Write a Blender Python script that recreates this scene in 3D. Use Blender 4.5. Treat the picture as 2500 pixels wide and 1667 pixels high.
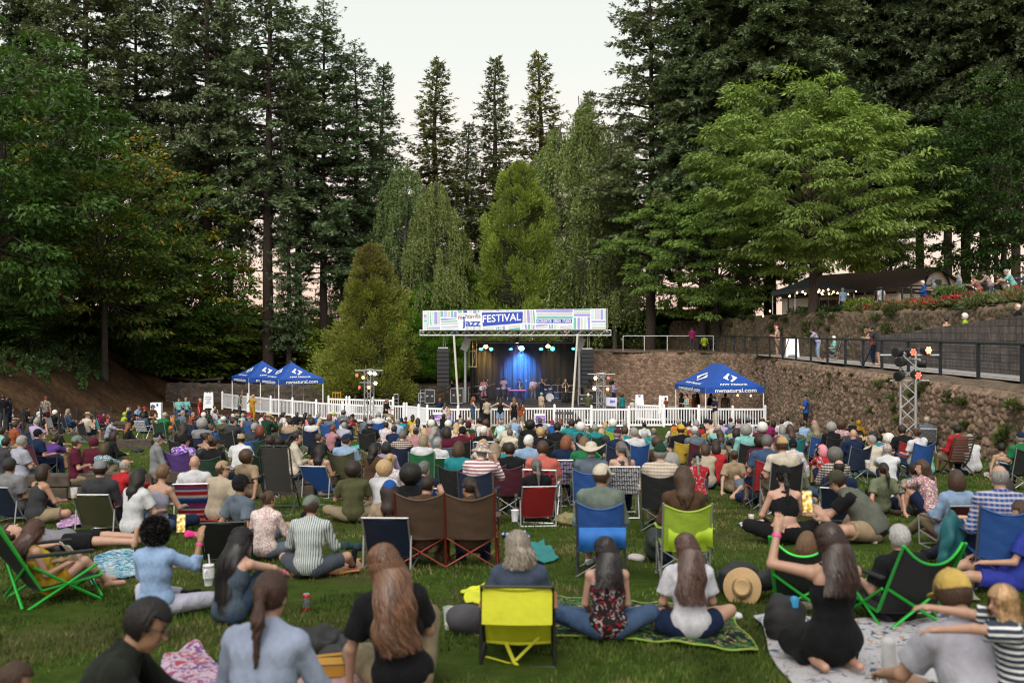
import bpy, bmesh, math, random, zlib
import numpy as np
from mathutils import Vector, Matrix, Euler
SC = bpy.context.scene
COL = SC.collection
for _o in list(bpy.data.objects): bpy.data.objects.remove(_o)
R = math.radians
EYE, F, CX, CY = 6.8, 2431.0, 1250.0, 808.0      # eye height, focal length and horizon in photo pixels
# ------------------------------------------------------------------ camera, world, sun, exposure
cam = bpy.data.cameras.new('camera'); camo = bpy.data.objects.new('camera', cam); COL.objects.link(camo)
camo.location = (0, 0, EYE); camo.rotation_euler = (R(90), 0, 0)
cam.lens = 35; cam.sensor_width = 36; cam.shift_y = -0.0102
cam.clip_start = 0.1; cam.clip_end = 6000
cam.dof.use_dof = True; cam.dof.focus_distance = 58; cam.dof.aperture_fstop = 2.2
SC.camera = camo
W = bpy.data.worlds.new("World"); SC.world = W; W.use_nodes = True
wn, wl = W.node_tree.nodes, W.node_tree.links
wn.clear()
wout = wn.new('ShaderNodeOutputWorld')
sky = wn.new('ShaderNodeTexSky'); sky.sky_type = 'NISHITA'; sky.sun_disc = False
SUN_EL, SUN_AZ = R(40), R(194)
sky.sun_elevation = SUN_EL; sky.sun_rotation = SUN_AZ; sky.dust_density = 3; sky.ozone_density = 1.0
b1 = wn.new('ShaderNodeBackground'); b1.inputs['Strength'].default_value = 0.006
wl.new(sky.outputs[0], b1.inputs['Color'])
tc = wn.new('ShaderNodeTexCoord'); sx = wn.new('ShaderNodeSeparateXYZ'); wl.new(tc.outputs['Generated'], sx.inputs[0])
cr = wn.new('ShaderNodeValToRGB'); wl.new(sx.outputs['Z'], cr.inputs[0])
e = cr.color_ramp.elements
e[0].position = 0.0; e[0].color = (1.0, 0.66, 0.50, 1)
e[1].position = 1.0; e[1].color = (0.78, 0.84, 0.83, 1)
for p_, c_ in ((0.06, (1.0, 0.74, 0.60, 1)), (0.16, (0.96, 0.85, 0.77, 1)), (0.26, (0.83, 0.855, 0.79, 1)), (0.45, (0.75, 0.795, 0.725, 1))):
  n_ = e.new(p_); n_.color = c_
b2 = wn.new('ShaderNodeBackground'); b2.inputs['Strength'].default_value = 0.62
wl.new(cr.outputs[0], b2.inputs['Color'])
ad = wn.new('ShaderNodeAddShader'); wl.new(b1.outputs[0], ad.inputs[0]); wl.new(b2.outputs[0], ad.inputs[1])
wl.new(ad.outputs[0], wout.inputs[0])
sl = bpy.data.lights.new('sun', 'SUN'); slo = bpy.data.objects.new('sun', sl); COL.objects.link(slo)
sl.energy = 2.5; sl.angle = R(60); sl.color = (1.0, 0.95, 0.88)
slo.rotation_euler = (R(50), 0, R(-14)); slo.location = (0, -30, 60)
SC.view_settings.view_transform = 'Standard'; SC.view_settings.look = 'None'
SC.view_settings.exposure = 0.8; SC.view_settings.gamma = 1
SC.render.engine = 'CYCLES'
try:
  SC.cycles.use_denoising = True
  SC.cycles.denoiser = 'OPENIMAGEDENOISE'
  SC.cycles.filter_width = 1.15; SC.cycles.max_bounces = 6; SC.cycles.diffuse_bounces = 3; SC.cycles.glossy_bounces = 2
  SC.cycles.transmission_bounces = 4; SC.cycles.transparent_max_bounces = 6
  SC.cycles.caustics_reflective = False; SC.cycles.caustics_refractive = False
  SC.cycles.sample_clamp_indirect = 4
except Exception: pass
# ------------------------------------------------------------------ helpers
def P(px, py, d):
  """world point seen at photo pixel (px,py) at depth d"""
  return Vector(((px-CX)/F*d, d, EYE-(py-CY)/F*d))
def sstep(a, b, x):
  t = np.clip((x-a)/(b-a), 0, 1); return t*t*(3-2*t)
def G(x, y):
  """height of the lawn and arena floor"""
  x = np.asarray(x, float); y = np.asarray(y, float)
  z = EYE-1.80-0.063*np.clip(y, -30, 54)
  t = np.clip(-x-np.interp(y, [38, 50, 60, 70, 80], [25, 23.8, 23.5, 24.2, 26]), 0, 60)
  bank = 5.0*(1-np.exp(-(t/4.5)**1.6))
  z = z+bank*sstep(15, 30, y)
  z = z+1.15*sstep(73.4, 73.7, y)*(1-bank/5.0)+0.6*sstep(78, 110, y)
  z = z-0.02*np.clip(y-130, 0, 3000)
  z = z+0.03*np.sin(x*0.9+y*0.35)+0.02*np.sin(x*2.1-y*1.7)
  return z
def Gz(x, y): return float(G(x, y))
def srgb(h):
  if isinstance(h, str):
    h = h.lstrip('#'); c = [int(h[i:i+2], 16)/255 for i in (0, 2, 4)]
  else: c = h
  return tuple(x/12.92 if x <= .04045 else ((x+.055)/1.055)**2.4 for x in c)
def mesh_np(name, V, faces, col=None, smooth=True, mat_idx=None):
  """V (n,3); faces: (m,k) array or a list of such arrays"""
  if isinstance(faces, np.ndarray): faces = [faces]
  faces = [np.asarray(f, np.int32) for f in faces if len(f)]
  me = bpy.data.meshes.new(name)
  V = np.asarray(V, np.float32)
  me.vertices.add(len(V)); me.vertices.foreach_set('co', V.ravel())
  nl = sum(f.size for f in faces); npoly = sum(len(f) for f in faces)
  me.loops.add(nl); me.loops.foreach_set('vertex_index', np.concatenate([f.ravel() for f in faces]))
  me.polygons.add(npoly)
  tot = np.concatenate([np.full(len(f), f.shape[1], np.int32) for f in faces])
  st = np.concatenate([[0], np.cumsum(tot)[:-1]]).astype(np.int32)
  me.polygons.foreach_set('loop_start', st)
  try: me.polygons.foreach_set('loop_total', tot)
  except Exception: pass
  if mat_idx is not None: me.polygons.foreach_set('material_index', np.asarray(mat_idx, np.int32))
  me.update(calc_edges=True)
  me.polygons.foreach_set('use_smooth', np.full(npoly, smooth, bool))
  if col is not None:
    a = me.color_attributes.new('tint', 'FLOAT_COLOR', 'POINT')
    c4 = np.ones((len(V), 4), np.float32); c4[:, :3] = col; a.data.foreach_set('color', c4.ravel())
  return me
def ob(name, me, mat=None, parent=None, loc=None, rot=None, scale=None, color=None):
  o = bpy.data.objects.new(name, me); COL.objects.link(o)
  if mat is not None and me is not None:
    ms = mat if isinstance(mat, (list, tuple)) else [mat]
    if len(me.materials) == 0:
      for m in ms: me.materials.append(m)
    elif me.materials[0] != ms[0]:
      o.material_slots[0].link = 'OBJECT'; o.material_slots[0].material = ms[0]
  if parent is not None: o.parent = parent
  if loc is not None: o.location = loc
  if rot is not None: o.rotation_euler = rot
  if scale is not None: o.scale = scale if hasattr(scale, '__len__') else (scale,)*3
  if color is not None: o.color = (*color[:3], 1)
  return o
def empty(name, loc=(0, 0, 0), rz=0):
  o = bpy.data.objects.new(name, None); COL.objects.link(o); o.empty_display_size = 0.1
  o.location = loc; o.rotation_euler = (0, 0, rz); return o
def tag(o, label=None, cat=None, group=None, kind=None):
  if label: o['label'] = label
  if cat: o['category'] = cat
  if group: o['group'] = group
  if kind: o['kind'] = kind
  return o
def copy_tree(o, parent=None):
  c = o.copy(); COL.objects.link(c); c.parent = parent
  for ch in list(o.children): copy_tree(ch, c)
  return c
class MB:
  """collects plain shapes into one mesh"""
  def __init__(s): s.V = []; s.F = []; s.n = 0
  def add(s, V, F):
    V = np.asarray(V, float)
    s.V.append(V); s.F += [tuple(int(i)+s.n for i in f) for f in F]; s.n += len(V); return s
  def box(s, c, size, M=None, bev=0.0):
    hx, hy, hz = size[0]/2, size[1]/2, size[2]/2
    if bev > 0:
      b = min(bev, hx*.9, hy*.9, hz*.9)
      V = []
      for z, i in ((-hz, b), (-hz+b, 0), (hz-b, 0), (hz, b)):
        X, Y = hx-i, hy-i
        k = b if i == 0 else b*.5
        V += [(-X+k, -Y, z), (X-k, -Y, z), (X, -Y+k, z), (X, Y-k, z), (X-k, Y, z), (-X+k, Y, z), (-X, Y-k, z), (-X, -Y+k, z)]
      Fc = [tuple(range(7, -1, -1)), tuple(range(24, 32))]
      for r in range(3):
        for i in range(8):
          j = (i+1) % 8; Fc.append((r*8+i, r*8+j, r*8+8+j, r*8+8+i))
    else:
      V = [(x, y, z) for z in (-hz, hz) for x, y in ((-hx, -hy), (hx, -hy), (hx, hy), (-hx, hy))]
      Fc = [(3, 2, 1, 0), (4, 5, 6, 7), (0, 1, 5, 4), (1, 2, 6, 5), (2, 3, 7, 6), (3, 0, 4, 7)]
    V = np.array(V)
    if M is not None: V = V@np.array(M.to_3x3()).T
    return s.add(V+np.array(c), Fc)
  def tube(s, pts, r, n=8, cap=True):
    pts = [np.array(p, float) for p in pts]
    rs = r if hasattr(r, '__len__') else [r]*len(pts)
    V = []; u = None
    for i, p in enumerate(pts):
      t = pts[min(i+1, len(pts)-1)]-pts[max(i-1, 0)]; t = t/(np.linalg.norm(t)+1e-9)
      if u is None: u = np.cross(t, (0, 0, 1.0) if abs(t[2]) < .9 else (1.0, 0, 0))
      u = u-t*np.dot(u, t); u /= np.linalg.norm(u)+1e-9; v = np.cross(t, u)
      for k in range(n):
        a = 2*math.pi*k/n; V.append(p+rs[i]*(u*math.cos(a)+v*math.sin(a)))
    Fc = []
    for i in range(len(pts)-1):
      for k in range(n):
        j = (k+1) % n; Fc.append((i*n+k, i*n+j, i*n+n+j, i*n+n+k))
    if cap: Fc += [tuple(range(n-1, -1, -1)), tuple(range((len(pts)-1)*n, len(pts)*n))]
    return s.add(V, Fc)
  def lathe(s, prof, c=(0, 0, 0), n=20, M=None):
    V = []
    for (r, z) in prof:
      for k in range(n):
        a = 2*math.pi*k/n; V.append((r*math.cos(a), r*math.sin(a), z))
    V = np.array(V)
    if M is not None: V = V@np.array(M.to_3x3()).T
    Fc = []
    for i in range(len(prof)-1):
      for k in range(n):
        j = (k+1) % n; Fc.append((i*n+k, i*n+j, i*n+n+j, i*n+n+k))
    Fc += [tuple(range(n-1, -1, -1)), tuple(range((len(prof)-1)*n, len(prof)*n))]
    return s.add(V+np.array(c), Fc)
  def sheet(s, fn, nu, nv, th):
    """thick grid; fn(u,v)->(x,y,z), u,v in 0..1"""
    Pn = np.array([[fn(i/nu, j/nv) for i in range(nu+1)] for j in range(nv+1)], float)
    du = np.gradient(Pn, axis=1); dv = np.gradient(Pn, axis=0)
    N = np.cross(du, dv); N /= np.linalg.norm(N, axis=2, keepdims=True)+1e-9
    A = (Pn+N*th/2).reshape(-1, 3); B = (Pn-N*th/2).reshape(-1, 3); m = len(A); w = nu+1
    Fc = []
    for j in range(nv):
      for i in range(nu):
        q = (j*w+i, j*w+i+1, j*w+w+i+1, j*w+w+i); Fc.append(q); Fc.append(tuple(m+k for k in reversed(q)))
    rim = [i for i in range(w)]+[j*w+nu for j in range(1, nv+1)]+[nv*w+i for i in range(nu-1, -1, -1)]+[j*w for j in range(nv-1, 0, -1)]
    for k in range(len(rim)):
      a, b = rim[k], rim[(k+1) % len(rim)]; Fc.append((b, a, m+a, m+b))
    return s.add(np.vstack([A, B]), Fc)
  def poly(s, pts, th, nrm):
    """flat polygon given thickness along nrm"""
    A = np.array(pts, float); nrm = np.array(nrm, float); n = len(A)
    Fc = [tuple(range(n)), tuple(range(2*n-1, n-1, -1))]+[((i+1) % n, i, n+i, n+(i+1) % n) for i in range(n)]
    return s.add(np.vstack([A+nrm*th/2, A-nrm*th/2]), Fc)
  def mesh(s, name, smooth=False):
    me = bpy.data.meshes.new(name); me.from_pydata(np.vstack(s.V).tolist(), [], s.F); me.update()
    me.polygons.foreach_set('use_smooth', np.full(len(me.polygons), smooth, bool))
    if smooth:
      try: me.set_sharp_from_angle(angle=R(40))
      except Exception: pass
    return me
  def build(s, name, mat=None, parent=None, smooth=False, **kw):
    return ob(name, s.mesh(name, smooth), mat, parent, **kw)
# ------------------------------------------------------------------ materials
def newmat(name):
  m = bpy.data.materials.new(name); m.use_nodes = True
  nt = m.node_tree; b = nt.nodes['Principled BSDF']; return m, nt, nt.nodes, nt.links, b
def ramp(nt, fac, stops):
  r = nt.nodes.new('ShaderNodeValToRGB'); nt.links.new(fac, r.inputs[0]); el = r.color_ramp.elements
  el[0].position, el[0].color = stops[0][0], (*stops[0][1], 1); el[1].position, el[1].color = stops[-1][0], (*stops[-1][1], 1)
  for p, c in stops[1:-1]: q = el.new(p); q.color = (*c, 1)
  return r.outputs[0]
def noise(nt, scale, detail=4, rough=.55, coord='Object', vec=None, stretch=None, dist=0):
  n = nt.nodes.new('ShaderNodeTexNoise'); n.inputs['Scale'].default_value = scale; n.inputs['Detail'].default_value = detail
  n.inputs['Roughness'].default_value = rough; n.inputs['Distortion'].default_value = dist
  if vec is None:
    t = nt.nodes.new('ShaderNodeTexCoord'); vec = t.outputs[coord]
  if stretch:
    mp = nt.nodes.new('ShaderNodeMapping'); mp.inputs['Scale'].default_value = stretch; nt.links.new(vec, mp.inputs[0]); vec = mp.outputs[0]
  nt.links.new(vec, n.inputs['Vector']); return n.outputs['Fac']
def mixc(nt, mode, fac, a, b):
  m = nt.nodes.new('ShaderNodeMix'); m.data_type = 'RGBA'; m.blend_type = mode
  ia = [i for i in m.inputs if i.type == 'RGBA']
  f = m.inputs[0]
  if hasattr(fac, 'node'): nt.links.new(fac, f)
  else: f.default_value = fac
  for s_, v in ((ia[0], a), (ia[1], b)):
    if hasattr(v, 'node'): nt.links.new(v, s_)
    else: s_.default_value = (*v[:3], 1)
  return [o for o in m.outputs if o.type == 'RGBA'][0]
def bump(nt, b, h, strength=.3, dist=.01):
  n = nt.nodes.new('ShaderNodeBump'); n.inputs['Strength'].default_value = strength; n.inputs['Distance'].default_value = dist
  nt.links.new(h, n.inputs['Height']); nt.links.new(n.outputs[0], b.inputs['Normal']); return n
def objcol(nt): return nt.nodes.new('ShaderNodeObjectInfo').outputs['Color']
def attr(nt, nm='tint'):
  a = nt.nodes.new('ShaderNodeAttribute'); a.attribute_name = nm; return a.outputs['Color']
MATS = {}
def plain(name, c, rough=.6, metal=0, bumpy=0, scale=30, var=.15):
  if name in MATS: return MATS[name]
  m, nt, N, L, b = newmat(name)
  f = noise(nt, scale)
  lo = tuple(x*(1-var) for x in c); hi = tuple(min(1, x*(1+var)) for x in c)
  L.new(ramp(nt, f, [(.3, lo), (.7, hi)]), b.inputs['Base Color'])
  b.inputs['Roughness'].default_value = rough; b.inputs['Metallic'].default_value = metal
  if bumpy: bump(nt, b, f, bumpy, .01)
  MATS[name] = m; return m
def glow(name, c, s):
  if name in MATS: return MATS[name]
  m, nt, N, L, b = newmat(name); b.inputs['Base Color'].default_value = (0, 0, 0, 1)
  b.inputs['Emission Color'].default_value = (*c, 1); b.inputs['Emission Strength'].default_value = s
  MATS[name] = m; return m
def oc_mat(name, rough=.8, var=.25, scale=14, bs=.35, bd=.012, sheen=0.0, stretch=None, metal=0, sub=0, fine=0):
  """material that takes each object's own colour"""
  m, nt, N, L, b = newmat(name)
  f = noise(nt, scale, 5, .6, stretch=stretch)
  g = ramp(nt, f, [(.25, (1-var,)*3), (.75, (1+var*.5,)*3)])
  L.new(mixc(nt, 'MULTIPLY', 1.0, objcol(nt), g), b.inputs['Base Color'])
  b.inputs['Roughness'].default_value = rough; b.inputs['Metallic'].default_value = metal
  if sheen: b.inputs['Sheen Weight'].default_value = sheen
  if sub:
    b.inputs['Subsurface Weight'].default_value = sub; b.inputs['Subsurface Radius'].default_value = (.02, .008, .004)
    b.inputs['Subsurface Scale'].default_value = .3
  if bs: bump(nt, b, f, bs, bd)
  MATS[name] = m; return m
# ================================================================== SETTING
rng = np.random.default_rng(7)
def vnoise(x, y, s=0):
  """cheap smooth value noise"""
  xi = np.floor(x).astype(int); yi = np.floor(y).astype(int); fx = x-xi; fy = y-yi
  fx = fx*fx*(3-2*fx); fy = fy*fy*(3-2*fy)
  def h(a, b):
    n = (a*374761393+b*668265263+s*1442695041) & 0x7fffffff
    n = ((n ^ (n >> 13))*1274126177) & 0x7fffffff
    return ((n ^ (n >> 16)) & 0xffff)/65535.0
  return (h(xi, yi)*(1-fx)+h(xi+1, yi)*fx)*(1-fy)+(h(xi, yi+1)*(1-fx)+h(xi+1, yi+1)*fx)*fy
def fbm(x, y, s=0, o=4):
  a = 0; w = .5
  for i in range(o): a = a+w*vnoise(x*2**i, y*2**i, s+i); w *= .5
  return a
# ---- ground, one sheet to the horizon; colours are mown lawn, bare earth under the trees, dry arena floor
def axis(segs):
  out = []
  for a, b, n in segs: out += list(np.linspace(a, b, n, endpoint=False))
  return np.array(out+[segs[-1][1]])
gx = axis([(-3000, -200, 12), (-200, -60, 20), (-60, -32, 30), (-32, -14, 60), (-14, 16, 110), (16, 40, 24), (40, 200, 20), (200, 3000, 12)])
gy = axis([(-200, -20, 10), (-20, 0, 10), (0, 22, 110), (22, 56, 90), (56, 73.3, 30), (73.3, 73.8, 4), (73.8, 130, 50), (130, 400, 20), (400, 4000, 16)])
X, Y = np.meshgrid(gx, gy); Z = G(X, Y)
V = np.stack([X, Y, Z], -1).reshape(-1, 3)
nx_, ny_ = len(gx), len(gy)
ii, jj = np.meshgrid(np.arange(nx_-1), np.arange(ny_-1)); q = (jj*nx_+ii).ravel()
FQ = np.stack([q, q+1, q+nx_+1, q+nx_], -1)
bare = np.clip(np.maximum(sstep(-19.5, -21.5, X), np.maximum(sstep(52.5, 55.5, Y), sstep(14, 16, X)*sstep(20, 24, Y))), 0, 1)
m, nt, N, L, b = newmat('ground')
n1 = noise(nt, .55, 6, .65); n2 = noise(nt, 5.5, 5, .7); n3 = noise(nt, 60, 3, .7)
g = ramp(nt, n2, [(.25, (.022, .040, .007)), (.5, (.042, .068, .011)), (.75, (.068, .092, .018))])
g = mixc(nt, 'MULTIPLY', .8, g, ramp(nt, n3, [(.3, (.35, .4, .35)), (.7, (1.5, 1.45, 1.3))]))
dry = ramp(nt, n1, [(.50, (0, 0, 0)), (.66, (1, 1, 1))])
g = mixc(nt, 'MIX', mixc(nt, 'MULTIPLY', 1, dry, (.55, .55, .55)), g, (.075, .065, .028))
sp = ramp(nt, noise(nt, 2.3, 5, .75), [(.61, (0, 0, 0)), (.70, (.8, .8, .8))])
g = mixc(nt, 'MIX', sp, g, (.085, .058, .032))
earth = ramp(nt, noise(nt, 3, 6, .7), [(.25, (.035, .022, .014)), (.55, (.095, .058, .034)), (.8, (.16, .105, .062))])
earth = mixc(nt, 'MULTIPLY', 1, earth, ramp(nt, noise(nt, .35, 5, .7), [(.4, (.45, .45, .48)), (.62, (1.1, 1, .95))])); earth = mixc(nt, 'MIX', ramp(nt, noise(nt, 26, 2, .6), [(.66, (0, 0, 0)), (.7, (1, 1, 1))]), earth, (.24, .15, .06))
L.new(mixc(nt, 'MIX', attr(nt), g, earth), b.inputs['Base Color'])
b.inputs['Roughness'].default_value = .95; b.inputs['Specular IOR Level'].default_value = .05; bump(nt, b, n3, .6, .03)
tag(ob('ground', mesh_np('ground', V, FQ, col=np.repeat(bare.reshape(-1, 1), 3, 1)), m), kind='structure')
# ---- grass blades over the near lawn
def blades(n, y0, y1, h, seed):
  r = np.random.default_rng(seed)
  y = y0+(y1-y0)*r.random(n)**1.3; x = (r.random(n)*2-1)*(y*.56+.6)
  keep = fbm(x*1.1, y*1.1, 5)+.25*r.random(n) > .54; x, y = x[keep], y[keep]; n = len(x)
  z = G(x, y); a = r.random(n)*6.283; hh = h*(.5+r.random(n)); w = .0035+.004*r.random(n)*(y/8)
  lean = (r.random((n, 2))-.5)*hh[:, None]*1.3
  V = np.zeros((n, 3, 3)); V[:, 0] = np.stack([x-w*np.cos(a), y-w*np.sin(a), z-.004], -1); V[:, 1] = np.stack([x+w*np.cos(a), y+w*np.sin(a), z-.004], -1)
  V[:, 2] = np.stack([x+lean[:, 0], y+lean[:, 1], z+hh], -1)
  t = r.random((n, 1)); tone = .15+1.9*fbm(x*2.2, y*2.2, 9)[:, None]**1.5
  dry = (fbm(x*.7, y*.7, 21) > .53)[:, None]*.55+.08
  c = np.where(t < dry, [[.19, .16, .07]], np.where(t < .6, [[.060, .105, .016]], [[.10, .145, .028]]))*tone
  return V.reshape(-1, 3), np.repeat(c, 3, 0)
Va, Ca = blades(230000, 5.2, 19, .034, 1); Vb, Cb = blades(60000, 19, 36, .05, 2)
m, nt, N, L, b = newmat('grass_blade'); L.new(attr(nt), b.inputs['Base Color']); b.inputs['Roughness'].default_value = .7; b.inputs['Specular IOR Level'].default_value = .12
VV = np.vstack([Va, Vb])
tag(ob('grass', mesh_np('grass', VV, np.arange(len(VV)).reshape(-1, 3), col=np.vstack([Ca, Cb]), smooth=False), m), 'short mown lawn grass worn in places', 'grass', kind='stuff')
# ---- rough dry stone walls (each stone modelled as a bulge)
def worley(u, v, s, seed=0):
  U = u/s; Vv = v/s; iu = np.floor(U).astype(int); iv = np.floor(Vv).astype(int)
  best = np.full(u.shape, 9.); sec = np.full(u.shape, 9.); hid = np.zeros(u.shape)
  def h(a, b, k):
    n = (a*73856093 ^ b*19349663 ^ (k+seed)*83492791) & 0x7fffffff
    n = (n*1103515245+12345) & 0x7fffffff; n = ((n ^ (n >> 15))*2246822519) & 0x7fffffff
    return (n & 0xffff)/65535.
  for da in (-1, 0, 1):
    for db in (-1, 0, 1):
      a = iu+da; c = iv+db
      d = (U-a-h(a, c, 1))**2+(Vv-c-h(a, c, 2))**2
      nb = d < best; sec = np.where(nb, best, np.minimum(sec, d)); hid = np.where(nb, h(a, c, 3), hid); best = np.where(nb, d, best)
  return np.sqrt(best), np.sqrt(sec), hid
def poly_sample(pts, step):
  pts = np.array(pts, float); seg = np.linalg.norm(np.diff(pts[:, :2], axis=0), axis=1); s = np.concatenate([[0], np.cumsum(seg)])
  n = max(2, int(s[-1]/step)); t = np.linspace(0, s[-1], n)
  q = np.stack([np.interp(t, s, pts[:, k]) for k in range(pts.shape[1])], -1)
  for _ in range(int(1.2/step)):
    q[1:-1] = (q[:-2]+2*q[1:-1]+q[2:])/4
  return q, t
m, nt, N, L, b = newmat('rough_stone')
f = noise(nt, 9, 6, .75)
c = mixc(nt, 'MULTIPLY', 1, attr(nt), ramp(nt, f, [(.25, (.3, .28, .27)), (.5, (.9, .9, .9)), (.8, (1.7, 1.65, 1.6))]))
moss = ramp(nt, noise(nt, .7, 5, .7), [(.52, (0, 0, 0)), (.66, (.7, .7, .7))])
L.new(mixc(nt, 'MIX', moss, c, (.05, .055, .02)), b.inputs['Base Color']); b.inputs['Roughness'].default_value = .95; bump(nt, b, f, .8, .05)
STONE = m
def stone_wall(name, pts, cell, step, depth, c0, c1, batter=.12, flat=1.0, seed=0, thick=.5):
  """pts: (x,y,zbottom,ztop) along the wall; the face looks to the left-hand side of travel"""
  q, t = poly_sample(pts, step); n = len(q)
  nv = max(4, int(np.max(q[:, 3]-q[:, 2])/step))
  T, Vn = np.meshgrid(t, np.linspace(0, 1, nv+1))
  Hh = (q[:, 3]-q[:, 2])[None, :]; Zz = q[:, 2][None, :]+Vn*Hh
  d1, d2, hid = worley(T+.04*np.sin(Zz*5), Zz*flat, cell, seed)
  rel = depth*np.clip((d2-d1)*1.8, 0, 1)**.6*(.6+.8*hid)+.35*depth*fbm(T*6, Zz*6, seed)
  tg = np.gradient(q[:, :2], axis=0); tg /= np.linalg.norm(tg, axis=1, keepdims=True)
  nr = np.stack([-tg[:, 1], tg[:, 0]], -1)
  off = rel+batter*(1-Vn)*Hh
  topf = sstep(.93, 1.0, Vn)*depth*1.6
  XY = q[None, :, :2]+nr[None]*(off-topf)[..., None]
  Zz = Zz+(.25*depth*(hid-.5)*4)*sstep(.9, 1, Vn)
  Vv = np.concatenate([XY, Zz[..., None]], -1)
  back = np.concatenate([q[:, :2]-nr*thick, (Zz[-1])[:, None]], -1)[None]
  Vv = np.concatenate([Vv, back, np.concatenate([back[..., :2], q[None, :, 2:3]], -1)], 0); rows = nv+3
  i2, j2 = np.meshgrid(np.arange(n-1), np.arange(rows-1)); k = (j2*n+i2).ravel()
  FF = np.stack([k, k+n, k+n+1, k+1], -1)
  cc = np.array(c0)[None, None]*(1-hid[..., None])+np.array(c1)[None, None]*hid[..., None]
  cc = np.concatenate([cc, np.repeat(np.array([[c0]]), n, 1), np.repeat(np.array([[c0]]), n, 1)], 0)
  return ob(name, mesh_np(name, Vv.reshape(-1, 3), FF, col=cc.reshape(-1, 3)), STONE)
E = EYE
HW = [(12.6, 17, E-3.2, E-1.62), (12.75, 24, E-3.5, E-1.62), (13.0, 30, E-3.85, E-1.6), (13.4, 40, E-4.5, E-1.55), (13.9, 50, E-5.1, E-1.5), (14.6, 58, E-5.3, E-1.5), (14.9, 63, E-5.3, E-1.5),
   (13.6, 66.8, E-5.3, E-1.48), (10.5, 68.3, E-5.3, E-1.48), (5.0, 69.0, E-5.3, E-1.45), (4.6, 73.3, E-5.3, E-1.45)]
tag(stone_wall('stone_wall', HW, .21, .045, .085, (.115, .07, .047), (.27, .18, .125), seed=1),
  'tall brown rough lava stone retaining wall curving below the railed path', 'wall')
LW = [(4.4, 73.2, E-5.3, E-4.1), (-8, 73.2, E-5.3, E-4.0), (-18, 72.8, E-5.3, E-3.9), (-25, 72, E-5.3, E-3.7)]
tag(stone_wall('stone_wall', LW, .3, .08, .1, (.05, .038, .032), (.125, .095, .075), flat=1.9, seed=4),
  'low dark dry stone wall at the back of the arena behind the left canopies', 'wall')
UW = [(17.1, 17, E-.6, E+1.3), (17.9, 31, E-1.0, E+1.15), (18.5, 40, E-1.5, E+.9), (18.4, 46, E-1.5, E+1.0), (17.5, 54, E-1.5, E+1.0), (17.0, 62, E-1.5, E+1.0), (16.4, 69, E-1.5, E+1.0), (15.6, 76, E-1.5, E+.9), (13, 81, E-1.5, E+.8)]
tag(stone_wall('stone_wall', UW, .26, .07, .11, (.055, .04, .024), (.15, .10, .06), seed=9, batter=.25),
  'rough upper stone wall overgrown with ivy between path and flower bed', 'wall')
def slab(name, xs, ys, zf, mat, col=None, mask=None):
  X, Y = np.meshgrid(xs, ys); Z = zf(X, Y); w = len(xs)
  i2, j2 = np.meshgrid(np.arange(w-1), np.arange(len(ys)-1)); k = (j2*w+i2).ravel()
  FF = np.stack([k, k+1, k+w+1, k+w], -1)
  if mask is not None:
    xc = X.ravel()[FF].mean(1); yc = Y.ravel()[FF].mean(1); FF = FF[mask(xc, yc)]
  return ob(name, mesh_np(name, np.stack([X, Y, Z], -1).reshape(-1, 3), FF), mat)
hwp = np.array(HW)
def xw(y): return np.interp(y, hwp[:7, 1], hwp[:7, 0])
m, nt, N, L, b = newmat('dry_soil'); f = noise(nt, 4, 6, .7)
L.new(ramp(nt, f, [(.3, (.06, .04, .026)), (.55, (.13, .09, .058)), (.8, (.2, .15, .095))]), b.inputs['Base Color']); b.inputs['Roughness'].default_value = 1; bump(nt, b, f, .6, .05)
SOIL = m
def pz(X, Y): return E-1.42-.22*sstep(1.0, .0, X-xw(Y)-.1)*(Y < 64)+.03*np.sin(X*3+Y*2)-.05
tag(slab('hill', axis([(5.1, 12.5, 12), (12.5, 15.5, 16), (15.5, 19.6, 8)]), axis([(16, 60, 60), (60, 69.2, 12), (69.2, 84, 12)]), pz, SOIL,
     mask=lambda x, y: np.where(y < 64, x > xw(y)+.05, np.where(y < 69.1, (x > np.interp(y, [64, 66.8, 68.3, 69.1], [15, 13.7, 10.6, 5.2])), x > 4.7))), kind='structure')
m, nt, N, L, b = newmat('concrete_path'); f = noise(nt, 8, 5, .6)
L.new(ramp(nt, f, [(.3, (.22, .20, .19)), (.7, (.32, .30, .285))]), b.inputs['Base Color']); b.inputs['Roughness'].default_value = .9
PATHM = m
tag(slab('path', np.linspace(14.25, 16.25, 4), axis([(16, 46, 30), (46, 60, 14)]), lambda X, Y: E-1.44+.0*X+.03+0*Y, PATHM,
     mask=lambda x, y: (x < 16.25)), kind='structure')
def uz(X, Y): return E+1.0+.25*sstep(19.5, 22.5, X)+.03*np.sin(X*2+Y)
tag(slab('upper_terrace', axis([(12.5, 16, 6), (16, 24, 26), (24, 70, 12)]), axis([(16, 44, 24), (44, 82, 30), (82, 150, 14)]), uz, SOIL,
     mask=lambda x, y: x > np.interp(y, [17, 31, 40, 46, 54, 62, 69, 76, 81, 150], [17.2, 18.0, 18.6, 18.5, 17.6, 17.1, 16.5, 15.7, 13.1, 13])), kind='structure')
tag(slab('pavement', np.linspace(4.0, 14.2, 10), np.linspace(56.5, 68, 10), lambda X, Y: E-5.195+.012*(X-4)+0*Y+.05, PATHM,
     mask=lambda x, y: x < np.interp(y, [56, 58, 63, 66.8, 68.3], [13.2, 14, 14, 12.6, 10])), kind='structure')
m, nt, N, L, b = newmat('block_stone')
t = nt.nodes.new('ShaderNodeTexCoord'); mp = nt.nodes.new('ShaderNodeMapping'); mp.inputs['Rotation'].default_value = (R(90), 0, R(90)); L.new(t.outputs['Object'], mp.inputs[0])
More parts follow.
